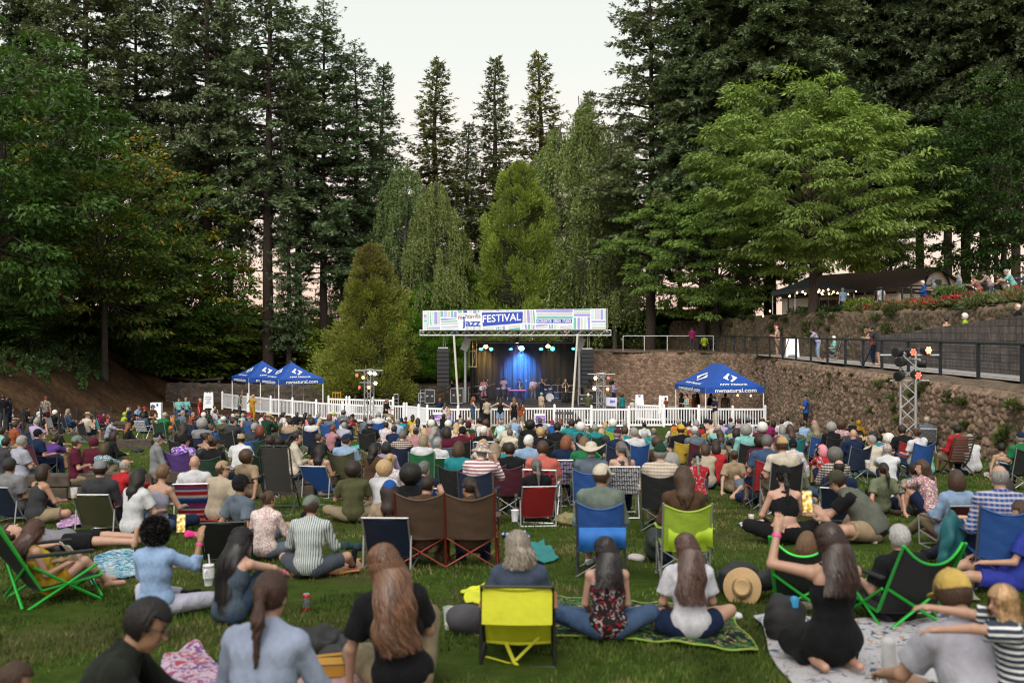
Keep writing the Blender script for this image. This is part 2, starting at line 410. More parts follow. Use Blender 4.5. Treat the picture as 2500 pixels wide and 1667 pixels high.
sxyz = nt.nodes.new('ShaderNodeSeparateXYZ'); L.new(t.outputs['Object'], sxyz.inputs[0]); cb = nt.nodes.new('ShaderNodeCombineXYZ'); L.new(sxyz.outputs['Y'], cb.inputs[0]); L.new(sxyz.outputs['Z'], cb.inputs[1])
br = nt.nodes.new('ShaderNodeTexBrick'); L.new(cb.outputs[0], br.inputs['Vector']); br.inputs['Scale'].default_value = 1; br.inputs['Brick Width'].default_value = 1.05; br.inputs['Row Height'].default_value = .24; br.inputs['Mortar Size'].default_value = .012
br.squash = .6; br.squash_frequency = 3; br.offset = .37
br.inputs['Color1'].default_value = (.085, .072, .068, 1); br.inputs['Color2'].default_value = (.14, .12, .112, 1); br.inputs['Mortar'].default_value = (.035, .03, .028, 1)
f = noise(nt, 7, 6, .7)
st = ramp(nt, noise(nt, 1.6, 5, .7, stretch=(1, 3, .35)), [(.38, (.5, .48, .48)), (.62, (1.1, 1.1, 1.1))])
L.new(mixc(nt, 'MULTIPLY', 1, mixc(nt, 'MULTIPLY', 1, br.outputs['Color'], ramp(nt, f, [(.3, (.6, .6, .6)), (.7, (1.35, 1.3, 1.28))])), st), b.inputs['Base Color'])
b.inputs['Roughness'].default_value = .95; bump(nt, b, br.outputs['Fac'], -.8, .02)
BLOCK = m
mb = MB()
yy = np.linspace(18, 46, 40); tops = np.interp(yy, [18, 31, 40, 44, 46], [E+1.35, E+.55, E+.02, E-.2, E-.3])
for a, b_, z0, z1 in zip(yy[:-1], yy[1:], tops[:-1], tops[1:]):
  xa = 16.28
  mb.add([(xa, a, E-1.6), (xa, b_, E-1.6), (xa, b_, z1), (xa, a, z0), (xa+.45, a, E-1.6), (xa+.45, b_, E-1.6), (xa+.45, b_, z1), (xa+.45, a, z0)],
     [(0, 3, 2, 1), (3, 7, 6, 2), (4, 5, 6, 7)])
mb.add([(16.28, 46, E-1.6), (16.73, 46, E-1.6), (16.73, 46, E-.3), (16.28, 46, E-.3)], [(0, 1, 2, 3)])
wallr = mb.build('ramp_wall', BLOCK); tag(wallr, 'grey stained block stone wall of the ramp at the right edge', 'wall')
tag(slab('path', np.linspace(16.73, 18.9, 4), yy, lambda X, Y: np.interp(Y, [18, 31, 40, 44, 46], [E+.35, E-.35, E-.85, E-1.1, E-1.38])+0*X, PATHM), kind='structure')
# ================================================================== TREES
def leafmat(name, trans=.25, rough=.6):
  m, nt, N, L, b = newmat(name)
  c = mixc(nt, 'MULTIPLY', 1, attr(nt), objcol(nt)); L.new(c, b.inputs['Base Color']); b.inputs['Roughness'].default_value = rough
  b.inputs['Specular IOR Level'].default_value = .3
  tr = nt.nodes.new('ShaderNodeBsdfTranslucent'); L.new(mixc(nt, 'MULTIPLY', 1, c, (1.3, 1.35, .7)), tr.inputs[0])
  mx = nt.nodes.new('ShaderNodeMixShader'); mx.inputs[0].default_value = trans
  L.new(b.outputs[0], mx.inputs[1]); L.new(tr.outputs[0], mx.inputs[2]); L.new(mx.outputs[0], nt.nodes['Material Output'].inputs[0]); return m
NEEDLE = leafmat('needles', .12); LEAF = leafmat('leaves', .28, .5)
m, nt, N, L, b = newmat('bark'); f = noise(nt, 5, 6, .7, stretch=(3, 3, .5))
L.new(mixc(nt, 'MULTIPLY', 1, objcol(nt), ramp(nt, f, [(.3, (.4, .4, .4)), (.7, (1.5, 1.5, 1.5))])), b.inputs['Base Color']); b.inputs['Roughness'].default_value = 1; bump(nt, b, f, .9, .08)
BARK = m
def unit(v): return v/(np.linalg.norm(v, axis=-1, keepdims=True)+1e-9)
def kites(p, d, n, L, w, bend=0.0):
  """leaf blades: base p, direction d, face normal n"""
  s = unit(np.cross(d, n)); L = L[:, None]; w = w[:, None]
  a = p; b_ = p+d*L*.45+s*w/2; c = p+d*L-n*L*bend; e_ = p+d*L*.45-s*w/2
  return np.stack([a, b_, c, e_], 1)
class Wood:
  def __init__(s): s.mb = MB()
  def limb(s, pts, r0, r1, n=6): s.mb.tube(pts, list(np.linspace(r0, r1, len(pts))), n, cap=False)
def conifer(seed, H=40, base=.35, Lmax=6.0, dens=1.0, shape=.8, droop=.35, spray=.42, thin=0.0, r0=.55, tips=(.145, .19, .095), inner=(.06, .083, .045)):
  r = np.random.default_rng(seed); w = Wood()
  bend = [(r.normal(0, .15)*k/8, r.normal(0, .15)*k/8, H*k/8) for k in range(9)]; bend[0] = (0, 0, -1)
  w.limb(bend, r0, .04, 10)
  bx = np.array(bend)
  def ax(z): return np.array([np.interp(z, bx[:, 2], bx[:, 0]), np.interp(z, bx[:, 2], bx[:, 1]), z])
  Ps, Ds, Ns, Ls, Cs = [], [], [], [], []
  z = base*H*.55
  ang = 0
  while z < H-.4:
    t = (z-base*H)/(H*(1-base))
    if t < 0:
      nb = 1 if r.random() < .5 else 0; Lr = Lmax*.5*r.uniform(.4, 1); fol = .25
    else:
      nb = max(2, int((3.2+2.5*(1-t))*dens*r.uniform(.7, 1.2))); Lr = Lmax*min(1, (1-t)**shape*1.05)*(1-.35*max(0, .18-t)/.18)+.25; fol = 1
    sector = r.random()
    for k in range(nb):
      ang += 2.399+r.normal(0, .35)
      if t > 0 and r.random() < thin: continue
      Lb = Lr*r.uniform(.55, 1.2); Lb = max(Lb, .35)
      nseg = max(4, int(Lb/.5)); s = np.linspace(0, 1, nseg+1)
      up = (.55 if t > .8 else .15+.25*max(t, 0))+r.normal(0, .08)
      dv = np.array([math.cos(ang), math.sin(ang)])
      zz = up*Lb*s-droop*Lb*s**2*(1.4-.9*max(t, 0))+.16*Lb*s**4
      side = r.normal(0, .06)*Lb*s**2
      o = ax(z)
      pts = np.stack([o[0]+dv[0]*Lb*s-dv[1]*side, o[1]+dv[1]*Lb*s+dv[0]*side, o[2]+zz], -1)
      w.limb(pts[::max(1, nseg//4)], .018+.014*Lb, .008, 4)
      if fol < 1 and r.random() < .6: continue
      nbr = max(5, int(Lb*5.5))
      for u in np.sort(r.uniform(.16 if fol == 1 else .5, 1, nbr)):
        p0 = np.array([np.interp(u, s, pts[:, q]) for q in range(3)])
        sd = 1 if r.random() < .5 else -1
        fa = r.uniform(.55, 1.15)
        bd = np.array([dv[0]*math.cos(fa)-sd*dv[1]*math.sin(fa), dv[1]*math.cos(fa)+sd*dv[0]*math.sin(fa), r.normal(-.12, .2)])
        bl = min(1.5, (.28+.40*(1-u)*Lb**.8))*r.uniform(.6, 1.2)
        ns = max(2, int(bl/.13))
        tt = (np.arange(ns)+r.random(ns)*.6)/ns*bl
        pp = p0+bd*tt[:, None]; pp[:, 2] -= .22*tt**2
        ts = r.choice([-1, 1], ns)*r.uniform(.1, .9, ns)
        sdv = np.array([-bd[1], bd[0], 0])
        dd = bd+sdv*ts[:, None]+r.normal(0, .18, (ns, 3)); dd[:, 2] += .12+r.normal(0, .32, ns); pp[:, 2] += r.normal(0, .09, ns)
        Ps.append(pp); Ds.append(dd); Ns.append(np.array([0, 0, 1.])+r.normal(0, .45, (ns, 3)))
        Ls.append(np.full(ns, spray)*r.uniform(.6, 1.25, ns)*(1 if t < .9 else .8))
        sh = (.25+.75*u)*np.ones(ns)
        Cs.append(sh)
      Ps.append(pts[-1:]); Ds.append((pts[-1:]-pts[-2:-1])*4+[[0, 0, .2]]); Ns.append(np.array([[0, 0, 1.]])); Ls.append(np.array([spray*1.2])); Cs.append(np.array([1.]))
    z += (.30+.26*(1-max(t, 0)))*r.uniform(.7, 1.3)
  Pp = np.vstack(Ps); Dd = unit(np.vstack(Ds)); Nn = np.vstack(Ns); Ll = np.concatenate(Ls); Sh = np.concatenate(Cs)
  Nn = unit(Nn-Dd*(Nn*Dd).sum(1, keepdims=True))
  S = unit(np.cross(Dd, Nn)); V = []; n = len(Pp)
  for a, sc in ((0, 1.0), (.75, .72), (-.75, .72)):
    d2 = unit(Dd*math.cos(a)+S*math.sin(a)+r.normal(0, .12, (n, 3))); V.append(kites(Pp+Dd*(Ll*.12)[:, None]*(a != 0), d2, Nn, Ll*sc, Ll*sc*.36, .12))
  V = np.concatenate(V, 0)
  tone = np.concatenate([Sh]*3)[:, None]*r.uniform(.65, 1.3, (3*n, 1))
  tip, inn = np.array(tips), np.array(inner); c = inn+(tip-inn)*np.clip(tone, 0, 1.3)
  old = r.random((3*n, 1)) < .03; c = np.where(old, [[.09, .06, .025]], c)
  C = np.repeat(c, 4, 0)
  cm = mesh_np('crown', V.reshape(-1, 3), np.arange(4*len(V)).reshape(-1, 4), col=C, smooth=False)
  return w.mb.mesh('trunk', True), cm
def broad(seed, H=12, rx=5, rz=5, cz=7, ncl=220, nl=150, leaf=.2, puff=.9, flat=.55, hang=.35, r0=.3, cols=((.05, .10, .02), (.085, .15, .03)), accent=None, acc=0.0, lobes=7, fill=.55, ntr=1, aspect=.55):
  r = np.random.default_rng(seed); w = Wood()
  lob = unit(r.normal(0, 1, (lobes, 3))); lob[:, 2] = abs(lob[:, 2])*1.1-.25; la = r.uniform(.15, .5, lobes)
  cl = []
  while len(cl) < ncl:
    v = unit(r.normal(0, 1, 3)); k = r.uniform(fill, 1)
    rad = .82+sum(a*max(0, float(v@l))**6 for a, l in zip(la, lob))
    if v[2] < -.9: continue
    p = v*k*rad*np.array([rx, rx, rz])+[0, 0, cz]
    if p[2] < cz-rz*.88: continue
    cl.append((p, k))
  forks = []
  for i in range(ntr):
    a = 6.28*i/max(1, ntr)+r.random(); bx_ = (0 if ntr == 1 else .35*r0*4)
    top = np.array([math.cos(a)*bx_*3*(ntr > 1)+r.normal(0, .2), math.sin(a)*bx_*3*(ntr > 1)+r.normal(0, .2), cz+rz*.25])
    b0 = np.array([math.cos(a)*bx_, math.sin(a)*bx_, -.6]); mid = (b0+top)/2+r.normal(0, .15, 3)
    w.limb([b0, b0*.6+mid*.4, mid, top], r0*1.1, r0*.35, 9); forks.append((b0, mid, top))
  for i in range(min(ncl, 46)):
    p = cl[i][0]; b0, mid, top = forks[i % len(forks)]
    hz = np.clip((p[2]-rz*.5)/max(.1, top[2]), .35, .98); a = b0+(top-b0)*hz if hz > .5 else mid
    q = (a+p)/2+np.array([0, 0, .12*np.linalg.norm(p-a)])*r.uniform(-.3, 1)
    w.limb([a, q, p], r0*.28, .02, 5)
  V, C = [], []
  for p, k in cl:
    n = int(nl*r.uniform(.6, 1.3)); out = unit((p-[0, 0, cz-rz*.4])*np.array([1, 1, .7])); sz = puff*r.uniform(.65, 1.3)
    u = unit(r.normal(0, 1, (n, 3))); u[:, 2] = abs(u[:, 2])*1.0-.25
    rr = r.uniform(.45, 1, (n, 1))
    q = p+u*rr*sz*np.array([1, 1, flat])
    d = unit(u*np.array([1, 1, .4])+out*.5+r.normal(0, .35, (n, 3))+[0, 0, -hang]); nn = unit(u*.6+[0, 0, .8]+r.normal(0, .4, (n, 3)))
    nn = unit(nn-d*(nn*d).sum(1, keepdims=True)); L = leaf*r.uniform(.6, 1.3, n)
    V.append(kites(q, d, nn, L, L*aspect, .18))
    t = r.random((n, 1)); tone = r.uniform(.75, 1.2)
    c = (np.array(cols[0])*(1-t)+np.array(cols[1])*t)*tone
    if accent is not None:
      pr = acc*(2.2 if fbm(np.array([p[0]*.5+9]), np.array([p[2]*.5+p[1]*.3]), seed)[0] > .52 else .25)
      c = np.where(r.random((n, 1)) < pr, np.array(accent)*r.uniform(.7, 1.2, (n, 1)), c)
    C.append(c)
  V = np.concatenate(V); C = np.repeat(np.concatenate(C), 4, 0)
  return w.mb.mesh('trunk', True), mesh_np('crown', V.reshape(-1, 3), np.arange(4*len(V)).reshape(-1, 4), col=C, smooth=False)
def weeper(seed, H=20, rx=4, cols=((.11, .15, .05), (.18, .22, .08)), nst=420, sl=(1.5, 4.0), r0=.22, leaf=.16, zb=.25):
  r = np.random.default_rng(seed); w = Wood()
  tr = [(0, 0, -.6), (r.normal(0, .2), r.normal(0, .2), H*.4), (r.normal(0, .5), r.normal(0, .5), H*.75), (r.normal(0, .5), 0, H)]
  w.limb(tr, r0, .03, 8); tr = np.array(tr)
  V, C = [], []
  nb = 46; ends = []
  for i in range(nb):
    t = zb+(.97-zb)*((i+.5)/nb); z = H*t; a = r.random()*6.283; Lb = rx*(1-max(0, t-.45)/.55)**.7*r.uniform(.5, 1.15)+.3
    o = np.array([np.interp(z, tr[:, 2], tr[:, 0]), np.interp(z, tr[:, 2], tr[:, 1]), z]); s = np.linspace(0, 1, 7)
    pts = o+np.stack([math.cos(a)*Lb*s, math.sin(a)*Lb*s, Lb*(.75*s-.72*s**2.3)], -1); w.limb(pts, .03+.01*Lb, .01, 4); ends.append(pts)
  for i in range(nst):
    pts = ends[r.integers(nb)]; u = r.uniform(.25, 1); k = u*6; j = min(5, int(k)); p = pts[j]+(pts[j+1]-pts[j])*(k-j)+r.normal(0, .15, 3)
    Ls = r.uniform(*sl)*(.5+.5*u); n = int(Ls/.075); t = np.sort(r.random(n)); sway = r.normal(0, .12, 2)
    dr = unit(pts[-1]-pts[0])*r.uniform(.1, .5)
    q = np.stack([p[0]+dr[0]*np.sqrt(t)*1.2+sway[0]*t*Ls, p[1]+dr[1]*np.sqrt(t)*1.2+sway[1]*t*Ls, p[2]+.15*np.sin(t*3)-t*Ls], -1)
    d = unit(r.normal(0, .6, (n, 3))+[0, 0, -.9]); nn = unit(r.normal(0, 1, (n, 3))); nn = unit(nn-d*(nn*d).sum(1, keepdims=True)); L = leaf*r.uniform(.6, 1.3, n)
    V.append(kites(q, d, nn, L, L*.5)); tt = r.random((n, 1)); C.append((np.array(cols[0])*(1-tt)+np.array(cols[1])*tt)*r.uniform(.75, 1.2))
  V = np.concatenate(V); C = np.repeat(np.concatenate(C), 4, 0)
  return w.mb.mesh('trunk', True), mesh_np('crown', V.reshape(-1, 3), np.arange(4*len(V)).reshape(-1, 4), col=C, smooth=False)
def cedar(seed, H=14, rx=4.0, n=30000, cols=((.13, .16, .03), (.25, .275, .055)), top=(.21, .165, .06), topf=.55, pw=.75, leaf=.34, bulge=.22, r0=.25):
  """arborvitae / cypress: a cone of upright flat sprays gathered in plumes"""
  r = np.random.default_rng(seed); w = Wood(); w.limb([(0, 0, -.6), (0, 0, H*.5), (0, 0, H*.97)], r0, .02, 8)
  npl = 330; pt = r.random(npl)**1.15; pa = r.random(npl)*6.283
  V, C = [], []
  for t, a in zip(pt, pa):
    z = H*(.03+.94*t); rad = rx*(1-t)**pw*(1-.3*max(0, .12-t)/.12)+.12; rad *= r.uniform(.66, 1.2)*(1+.17*math.sin(3*a+6*t+seed)+.13*math.sin(5*a-11*t))
    c0 = np.array([math.cos(a)*rad*.75, math.sin(a)*rad*.75, z]); out = np.array([math.cos(a), math.sin(a), .75]); out /= np.linalg.norm(out)
    w.limb([(0, 0, max(.1, z-.5)), c0], .05, .015, 4)
    m_ = int(n/npl*r.uniform(.6, 1.3)*(.55+.6*(1-t))); sz = (.5+.9*(1-t))*r.uniform(.7, 1.2)
    u = unit(r.normal(0, 1, (m_, 3))); q = c0+u*r.uniform(.3, 1, (m_, 1))*sz*np.array([.75, .75, .95])+out*sz*.3
    d = unit(out+u*.7+r.normal(0, .25, (m_, 3))+[0, 0, .15]); nn = unit(u+r.normal(0, .5, (m_, 3))); nn = unit(nn-d*(nn*d).sum(1, keepdims=True))
    L = leaf*r.uniform(.5, 1.25, m_); V.append(kites(q, d, nn, L, L*.34, .1))
    k = r.random((m_, 1)); c = (np.array(cols[0])*(1-k)+np.array(cols[1])*k)*r.uniform(.7, 1.2); f = np.clip((t-topf)/.3+r.normal(0, .25, (m_, 1)), 0, 1); C.append(c*(1-f)+np.array(top)*r.uniform(.6, 1.2, (m_, 1))*f)
  V = np.concatenate(V); C = np.repeat(np.concatenate(C), 4, 0)
  return w.mb.mesh('trunk', True), mesh_np('crown', V.reshape(-1, 3), np.arange(4*len(V)).reshape(-1, 4), col=C, smooth=False)
def plant_tree(name, label, proto, x, y, z=None, s=1.0, sz=None, rz=0, tint=(1, 1, 1), bark=(.05, .036, .028), group=None, cat='tree', leaf=None, tilt=(0, 0)):
  t, c = proto
  root = empty(name, (x, y, Gz(x, y) if z is None else z), rz); root.scale = (s, s, sz or s)
  root.rotation_euler = (tilt[0], tilt[1], rz)
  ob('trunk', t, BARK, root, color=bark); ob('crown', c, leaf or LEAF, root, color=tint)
  tag(root, label, cat, group); return root
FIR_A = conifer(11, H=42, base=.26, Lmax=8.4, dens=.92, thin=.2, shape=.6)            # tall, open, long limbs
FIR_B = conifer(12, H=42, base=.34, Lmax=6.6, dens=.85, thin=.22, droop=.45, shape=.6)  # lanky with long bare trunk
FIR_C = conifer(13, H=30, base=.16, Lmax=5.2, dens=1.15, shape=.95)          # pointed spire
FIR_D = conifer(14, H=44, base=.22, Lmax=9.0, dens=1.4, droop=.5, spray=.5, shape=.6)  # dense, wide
def at(px, d): return (px-CX)/F*d
BK = (.045, .03, .024)
def fir(px, d, proto, label, topy=None, Hp=42, s=None, rz=0, tint=(1, 1, 1), z=None, wide=1.0):
  x = at(px, d); zb = Gz(x, d) if z is None else z
  if topy is not None: sz = (EYE-(topy-CY)/F*d-zb)/Hp
  else: sz = s
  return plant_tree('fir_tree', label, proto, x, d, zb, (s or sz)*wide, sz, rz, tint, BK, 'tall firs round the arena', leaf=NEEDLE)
FG = 'tall firs round the arena'
fir(205, 76, FIR_A, 'tall open fir behind the yellowing maple at far left, crown cut by the frame top', -480, 42, rz=.4, wide=.85, tint=(.95, .9, .8))
fir(505, 80, FIR_A, 'tall fir with long level limbs, second big trunk from the left', -400, 42, rz=2.1, wide=.8)
fir(655, 78, FIR_B, 'slim fir with bare lower trunk right of the two blue canopies', -230, 42, rz=4.2, wide=1.0, tint=(1, 1.05, 1))
fir(790, 82, FIR_A, 'dense fir with pointed top at the left border of the open sky', 0, 42, rz=5.2, wide=1.0, tint=(.95, 1.1, 1))
fir(727, 88, FIR_B, 'thin dark-trunked fir between two taller firs behind the left canopies', 60, 42, rz=1.2, wide=.95)
fir(705, 77, FIR_C, 'young fir with thin trunk just behind the front blue canopies', 380, 30, rz=.3, wide=.75, tint=(.9, 1, .9))
fir(420, 86, FIR_B, 'slender fir trunk behind the orange-tipped maple', -60, 42, rz=3.2, wide=1.0)
fir(560, 88, FIR_B, 'slender fir behind the pale willow on the left', 0, 42, rz=.9, wide=.9, tint=(.9, .95, .9))
fir(330, 84, FIR_A, 'shaded fir with grey trunk left of the blue-shirted row by the bank', -150, 42, rz=5.9, wide=.8, tint=(.8, .85, .8))
fir(932, 96, FIR_C, 'small dark spire fir right of the dense pointed fir', 158, 30, rz=1, wide=1.15, tint=(.95, 1.05, 1))
fir(1062, 104, FIR_C, 'ragged brown-topped fir standing alone left of centre against the sky', 145, 30, rz=2, wide=1.25, tint=(1.3, 1.1, .8))
fir(1209, 104, FIR_C, 'narrow rust-tinged spire fir in the middle of the skyline', 138, 30, rz=3, wide=1.1, tint=(1.15, 1, .85))
fir(1320, 104, FIR_C, 'golden-topped fir above the weeping birches', 128, 30, rz=4, wide=1.2, tint=(1.6, 1.25, .7))
fir(1440, 115, FIR_C, 'tiny distant fir tip above the birches', 225, 30, rz=5, wide=.9, tint=(1.4, 1.1, .7))
fir(1588, 78, FIR_A, 'big dark-trunked fir right of the stage with limbs reaching into the sky', -170, 42, rz=.8, wide=.95, tint=(1.1, 1.05, .9))
fir(1880, 73, FIR_D, 'massive dense fir with the widest trunk behind the pale green tree', -620, 44, rz=0, z=E+.9, wide=.9, tint=(.8, .85, .75))
fir(1816, 79, FIR_D, 'dense fir left of the widest trunk with narrower dark trunk', -420, 44, rz=2.5, z=E+.6, wide=.85, tint=(.85, .9, .8))
fir(1715, 76, FIR_D, 'bushy fir filling the gap right of the stage', -250, 44, rz=1.3, z=E-1.4, wide=.78, tint=(.85, .95, .85))
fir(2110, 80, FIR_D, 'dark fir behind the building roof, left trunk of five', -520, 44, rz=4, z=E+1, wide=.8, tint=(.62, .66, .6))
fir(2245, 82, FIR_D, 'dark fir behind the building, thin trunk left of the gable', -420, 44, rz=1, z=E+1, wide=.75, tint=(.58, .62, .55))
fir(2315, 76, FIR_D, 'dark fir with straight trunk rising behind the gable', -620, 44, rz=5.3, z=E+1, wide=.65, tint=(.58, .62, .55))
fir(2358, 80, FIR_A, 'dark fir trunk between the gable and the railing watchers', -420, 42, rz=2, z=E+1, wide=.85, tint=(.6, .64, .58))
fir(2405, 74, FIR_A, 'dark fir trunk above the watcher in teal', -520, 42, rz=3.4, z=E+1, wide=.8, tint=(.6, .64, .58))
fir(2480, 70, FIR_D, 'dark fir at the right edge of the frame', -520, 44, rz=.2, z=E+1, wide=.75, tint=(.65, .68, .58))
fir(70, 84, FIR_D, 'shaded fir deep behind the dark maples at far left', -160, 44, rz=1.7, wide=.8, tint=(.7, .75, .7))
fir(870, 84, FIR_B, 'fir with bare side branches behind the rusty cedar', 110, 42, rz=2.6, wide=1.1, tint=(.95, 1.05, 1))
for px_, d_, ty_, pr_, hh_, rz_, wd_, lb_ in ((1660, 100, 90, FIR_D, 44, .6, .75, 'distant fir right of the big dark-trunked fir'),
    (1510, 98, 300, FIR_C, 30, 2.2, 1.2, 'distant low fir left of the big dark-trunked fir'), (2000, 100, -100, FIR_D, 44, 3.3, .8, 'distant fir behind the bright green tree'), (1140, 112, 300, FIR_C, 30, 1.2, 1.2, 'low distant fir between the brown-topped and the rust-tinged fir')):
  fir(px_, d_, pr_, lb_, ty_, hh_, rz=rz_, wide=wd_, tint=(.8, .88, .8), z=(E+.5 if px_ > 1600 else None))
for px_, d_, rz_, lb_ in ((-9, -9, 0, 'added unseen fir behind the photographer on the left, shading the foreground'), (3, -12, 2, 'added unseen fir straight behind the photographer, shading the foreground'), (13, -8, 4, 'added unseen fir behind the photographer on the right, shading the foreground')):
  plant_tree('fir_tree', lb_, FIR_D, px_, d_, None, .45, .45, rz_, (.9, .95, .9), BK, FG, leaf=NEEDLE)  # firs added out of view to shade the near lawn
MAP_D = broad(21, rx=6.0, rz=7.2, cz=6.6, ncl=270, nl=100, leaf=.27, cols=((.04, .08, .018), (.075, .135, .03)), hang=.3, fill=.4, ntr=3, r0=.2)
MAP_Y = broad(22, rx=5.4, rz=6.6, cz=6.4, ncl=240, nl=100, leaf=.25, cols=((.06, .115, .02), (.125, .18, .035)), accent=(.42, .25, .03), acc=.12, fill=.4, r0=.2)
MAP_B = broad(23, H=15, rx=6.8, rz=7.0, cz=7.6, ncl=400, nl=170, leaf=.30, puff=.95, flat=.55, cols=((.125, .19, .04), (.23, .315, .075)), hang=.6, lobes=16, fill=.55, r0=.32, aspect=.42)
BUSH = broad(24, rx=2.2, rz=1.8, cz=1.5, ncl=120, nl=120, leaf=.2, puff=.6, cols=((.07, .12, .025), (.13, .19, .045)), fill=.3, ntr=3, r0=.05)
BIRCH = weeper(31, H=20, rx=5.2, nst=1500, leaf=.2)
WILL = weeper(32, H=13, rx=4.6, cols=((.10, .12, .05), (.16, .175, .075)), nst=1100, sl=(.8, 2.0), leaf=.16, zb=.42)
CED = cedar(41, H=15, rx=4.9, n=80000, leaf=.28, pw=.68, topf=.68, top=(.19, .17, .065), cols=((.13, .17, .03), (.26, .29, .055)))
CEDG = cedar(43, H=15, rx=5.4, n=110000, leaf=.28, pw=.55, topf=1.0, cols=((.13, .185, .035), (.24, .30, .06)))
def bt(name, label, proto, px, d, Hp, topy, rz=0, wide=1, tint=(1, 1, 1), z=None, group=None, bark=(.05, .04, .032), cat='tree'):
  x = at(px, d); zb = Gz(x, d) if z is None else z; sz = (EYE-(topy-CY)/F*d-zb)/Hp
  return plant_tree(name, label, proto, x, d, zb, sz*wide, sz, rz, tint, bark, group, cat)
LT = 'broadleaf trees on the left bank'
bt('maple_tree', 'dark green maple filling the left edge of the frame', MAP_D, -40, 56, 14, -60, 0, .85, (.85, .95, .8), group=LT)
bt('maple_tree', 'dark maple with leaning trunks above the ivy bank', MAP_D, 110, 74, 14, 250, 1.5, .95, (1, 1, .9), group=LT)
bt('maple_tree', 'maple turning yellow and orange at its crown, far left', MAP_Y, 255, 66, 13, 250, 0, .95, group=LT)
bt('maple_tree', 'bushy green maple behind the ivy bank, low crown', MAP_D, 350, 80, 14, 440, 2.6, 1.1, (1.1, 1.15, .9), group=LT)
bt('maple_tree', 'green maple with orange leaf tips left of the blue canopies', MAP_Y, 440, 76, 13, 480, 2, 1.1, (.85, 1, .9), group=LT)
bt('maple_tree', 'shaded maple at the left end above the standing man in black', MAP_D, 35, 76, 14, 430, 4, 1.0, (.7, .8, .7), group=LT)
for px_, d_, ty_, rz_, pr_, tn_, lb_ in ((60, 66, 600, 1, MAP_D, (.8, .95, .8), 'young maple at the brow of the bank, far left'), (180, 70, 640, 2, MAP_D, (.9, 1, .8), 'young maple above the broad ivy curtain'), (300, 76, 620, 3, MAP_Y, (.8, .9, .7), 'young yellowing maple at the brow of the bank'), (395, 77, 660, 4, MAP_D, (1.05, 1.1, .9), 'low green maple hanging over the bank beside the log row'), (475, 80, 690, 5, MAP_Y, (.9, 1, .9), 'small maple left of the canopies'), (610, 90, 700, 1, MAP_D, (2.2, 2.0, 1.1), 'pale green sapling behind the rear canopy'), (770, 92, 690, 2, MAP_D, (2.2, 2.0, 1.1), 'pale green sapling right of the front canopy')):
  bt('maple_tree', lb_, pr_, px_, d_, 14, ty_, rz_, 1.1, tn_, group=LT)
bt('willow_tree', 'pale feathery willow in front of the tall firs on the left', WILL, 500, 84, 13, 420, 0, 1.0, (.9, 1, .9))
bt('big_tree', 'large bright green chestnut-like tree overhanging the right terrace', MAP_B, 1985, 60, 14.4, 195, .3, 1.0, (1, 1, 1), z=E+1.0, bark=(.06, .042, .034))
bt('big_tree', 'bright green lower tree leaning left of the large one behind the rail', MAP_B, 1755, 74, 14.4, 430, 2.2, .95, (.85, .92, .9), z=E-1.4)
bt('maple_tree', 'dark leafy tree at the right edge above the railing watchers', MAP_D, 2440, 58, 14, 130, 3, .8, (.55, .62, .5), z=E+1)
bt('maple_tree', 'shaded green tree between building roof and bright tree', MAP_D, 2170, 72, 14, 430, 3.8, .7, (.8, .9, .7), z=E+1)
bt('birch_tree', 'grey-green birch left of the central cedar', BIRCH, 985, 82, 20, 390, 0, 1.0, (.85, .95, .9), bark=(.1, .09, .08))
bt('birch_tree', 'drooping birch left of centre with pale hanging twigs', BIRCH, 1060, 80, 20, 430, 1.1, .85, (1.15, 1.1, .9), bark=(.1, .09, .08))
bt('birch_tree', 'tall weeping birch right of centre', BIRCH, 1420, 84, 20, 232, 2.2, .95, (1.15, 1.15, .95), bark=(.1, .09, .08))
bt('birch_tree', 'weeping birch behind the right speaker stack', BIRCH, 1500, 82, 20, 330, 3.3, .95, (1.0, 1.0, .85), bark=(.1, .09, .08))
bt('birch_tree', 'weeping birch above the right half of the stage banner', BIRCH, 1370, 90, 20, 300, 4.7, 1.0, (1.1, 1.15, .9), bark=(.1, .09, .08))
bt('birch_tree', 'dim birch filling between cedar and rusty cedar', BIRCH, 895, 86, 20, 460, 5.1, .95, (.8, .95, .9), bark=(.1, .09, .08))
bt('cedar_tree', 'big yellow-green cedar rising behind the stage banner', CEDG, 1270, 83, 15, 395, 0, .80, (1.05, 1.05, 1))
bt('cedar_tree', 'rusty-topped cedar between canopies and stage', CED, 905, 70, 15, 590, 2, 1.05, (1.0, .95, .9))
bt('cedar_tree', 'short green cedar left of the banner', CEDG, 1045, 80, 15, 688, 4, 1.5, (.85, 1.25, .7))
bt('cedar_tree', 'slim cedar between short cedar and the big yellow-green one', CEDG, 1130, 83, 15, 640, 1, 1.2, (.85, 1.0, .8))
SH = 'shrubs at the edge of the trees'
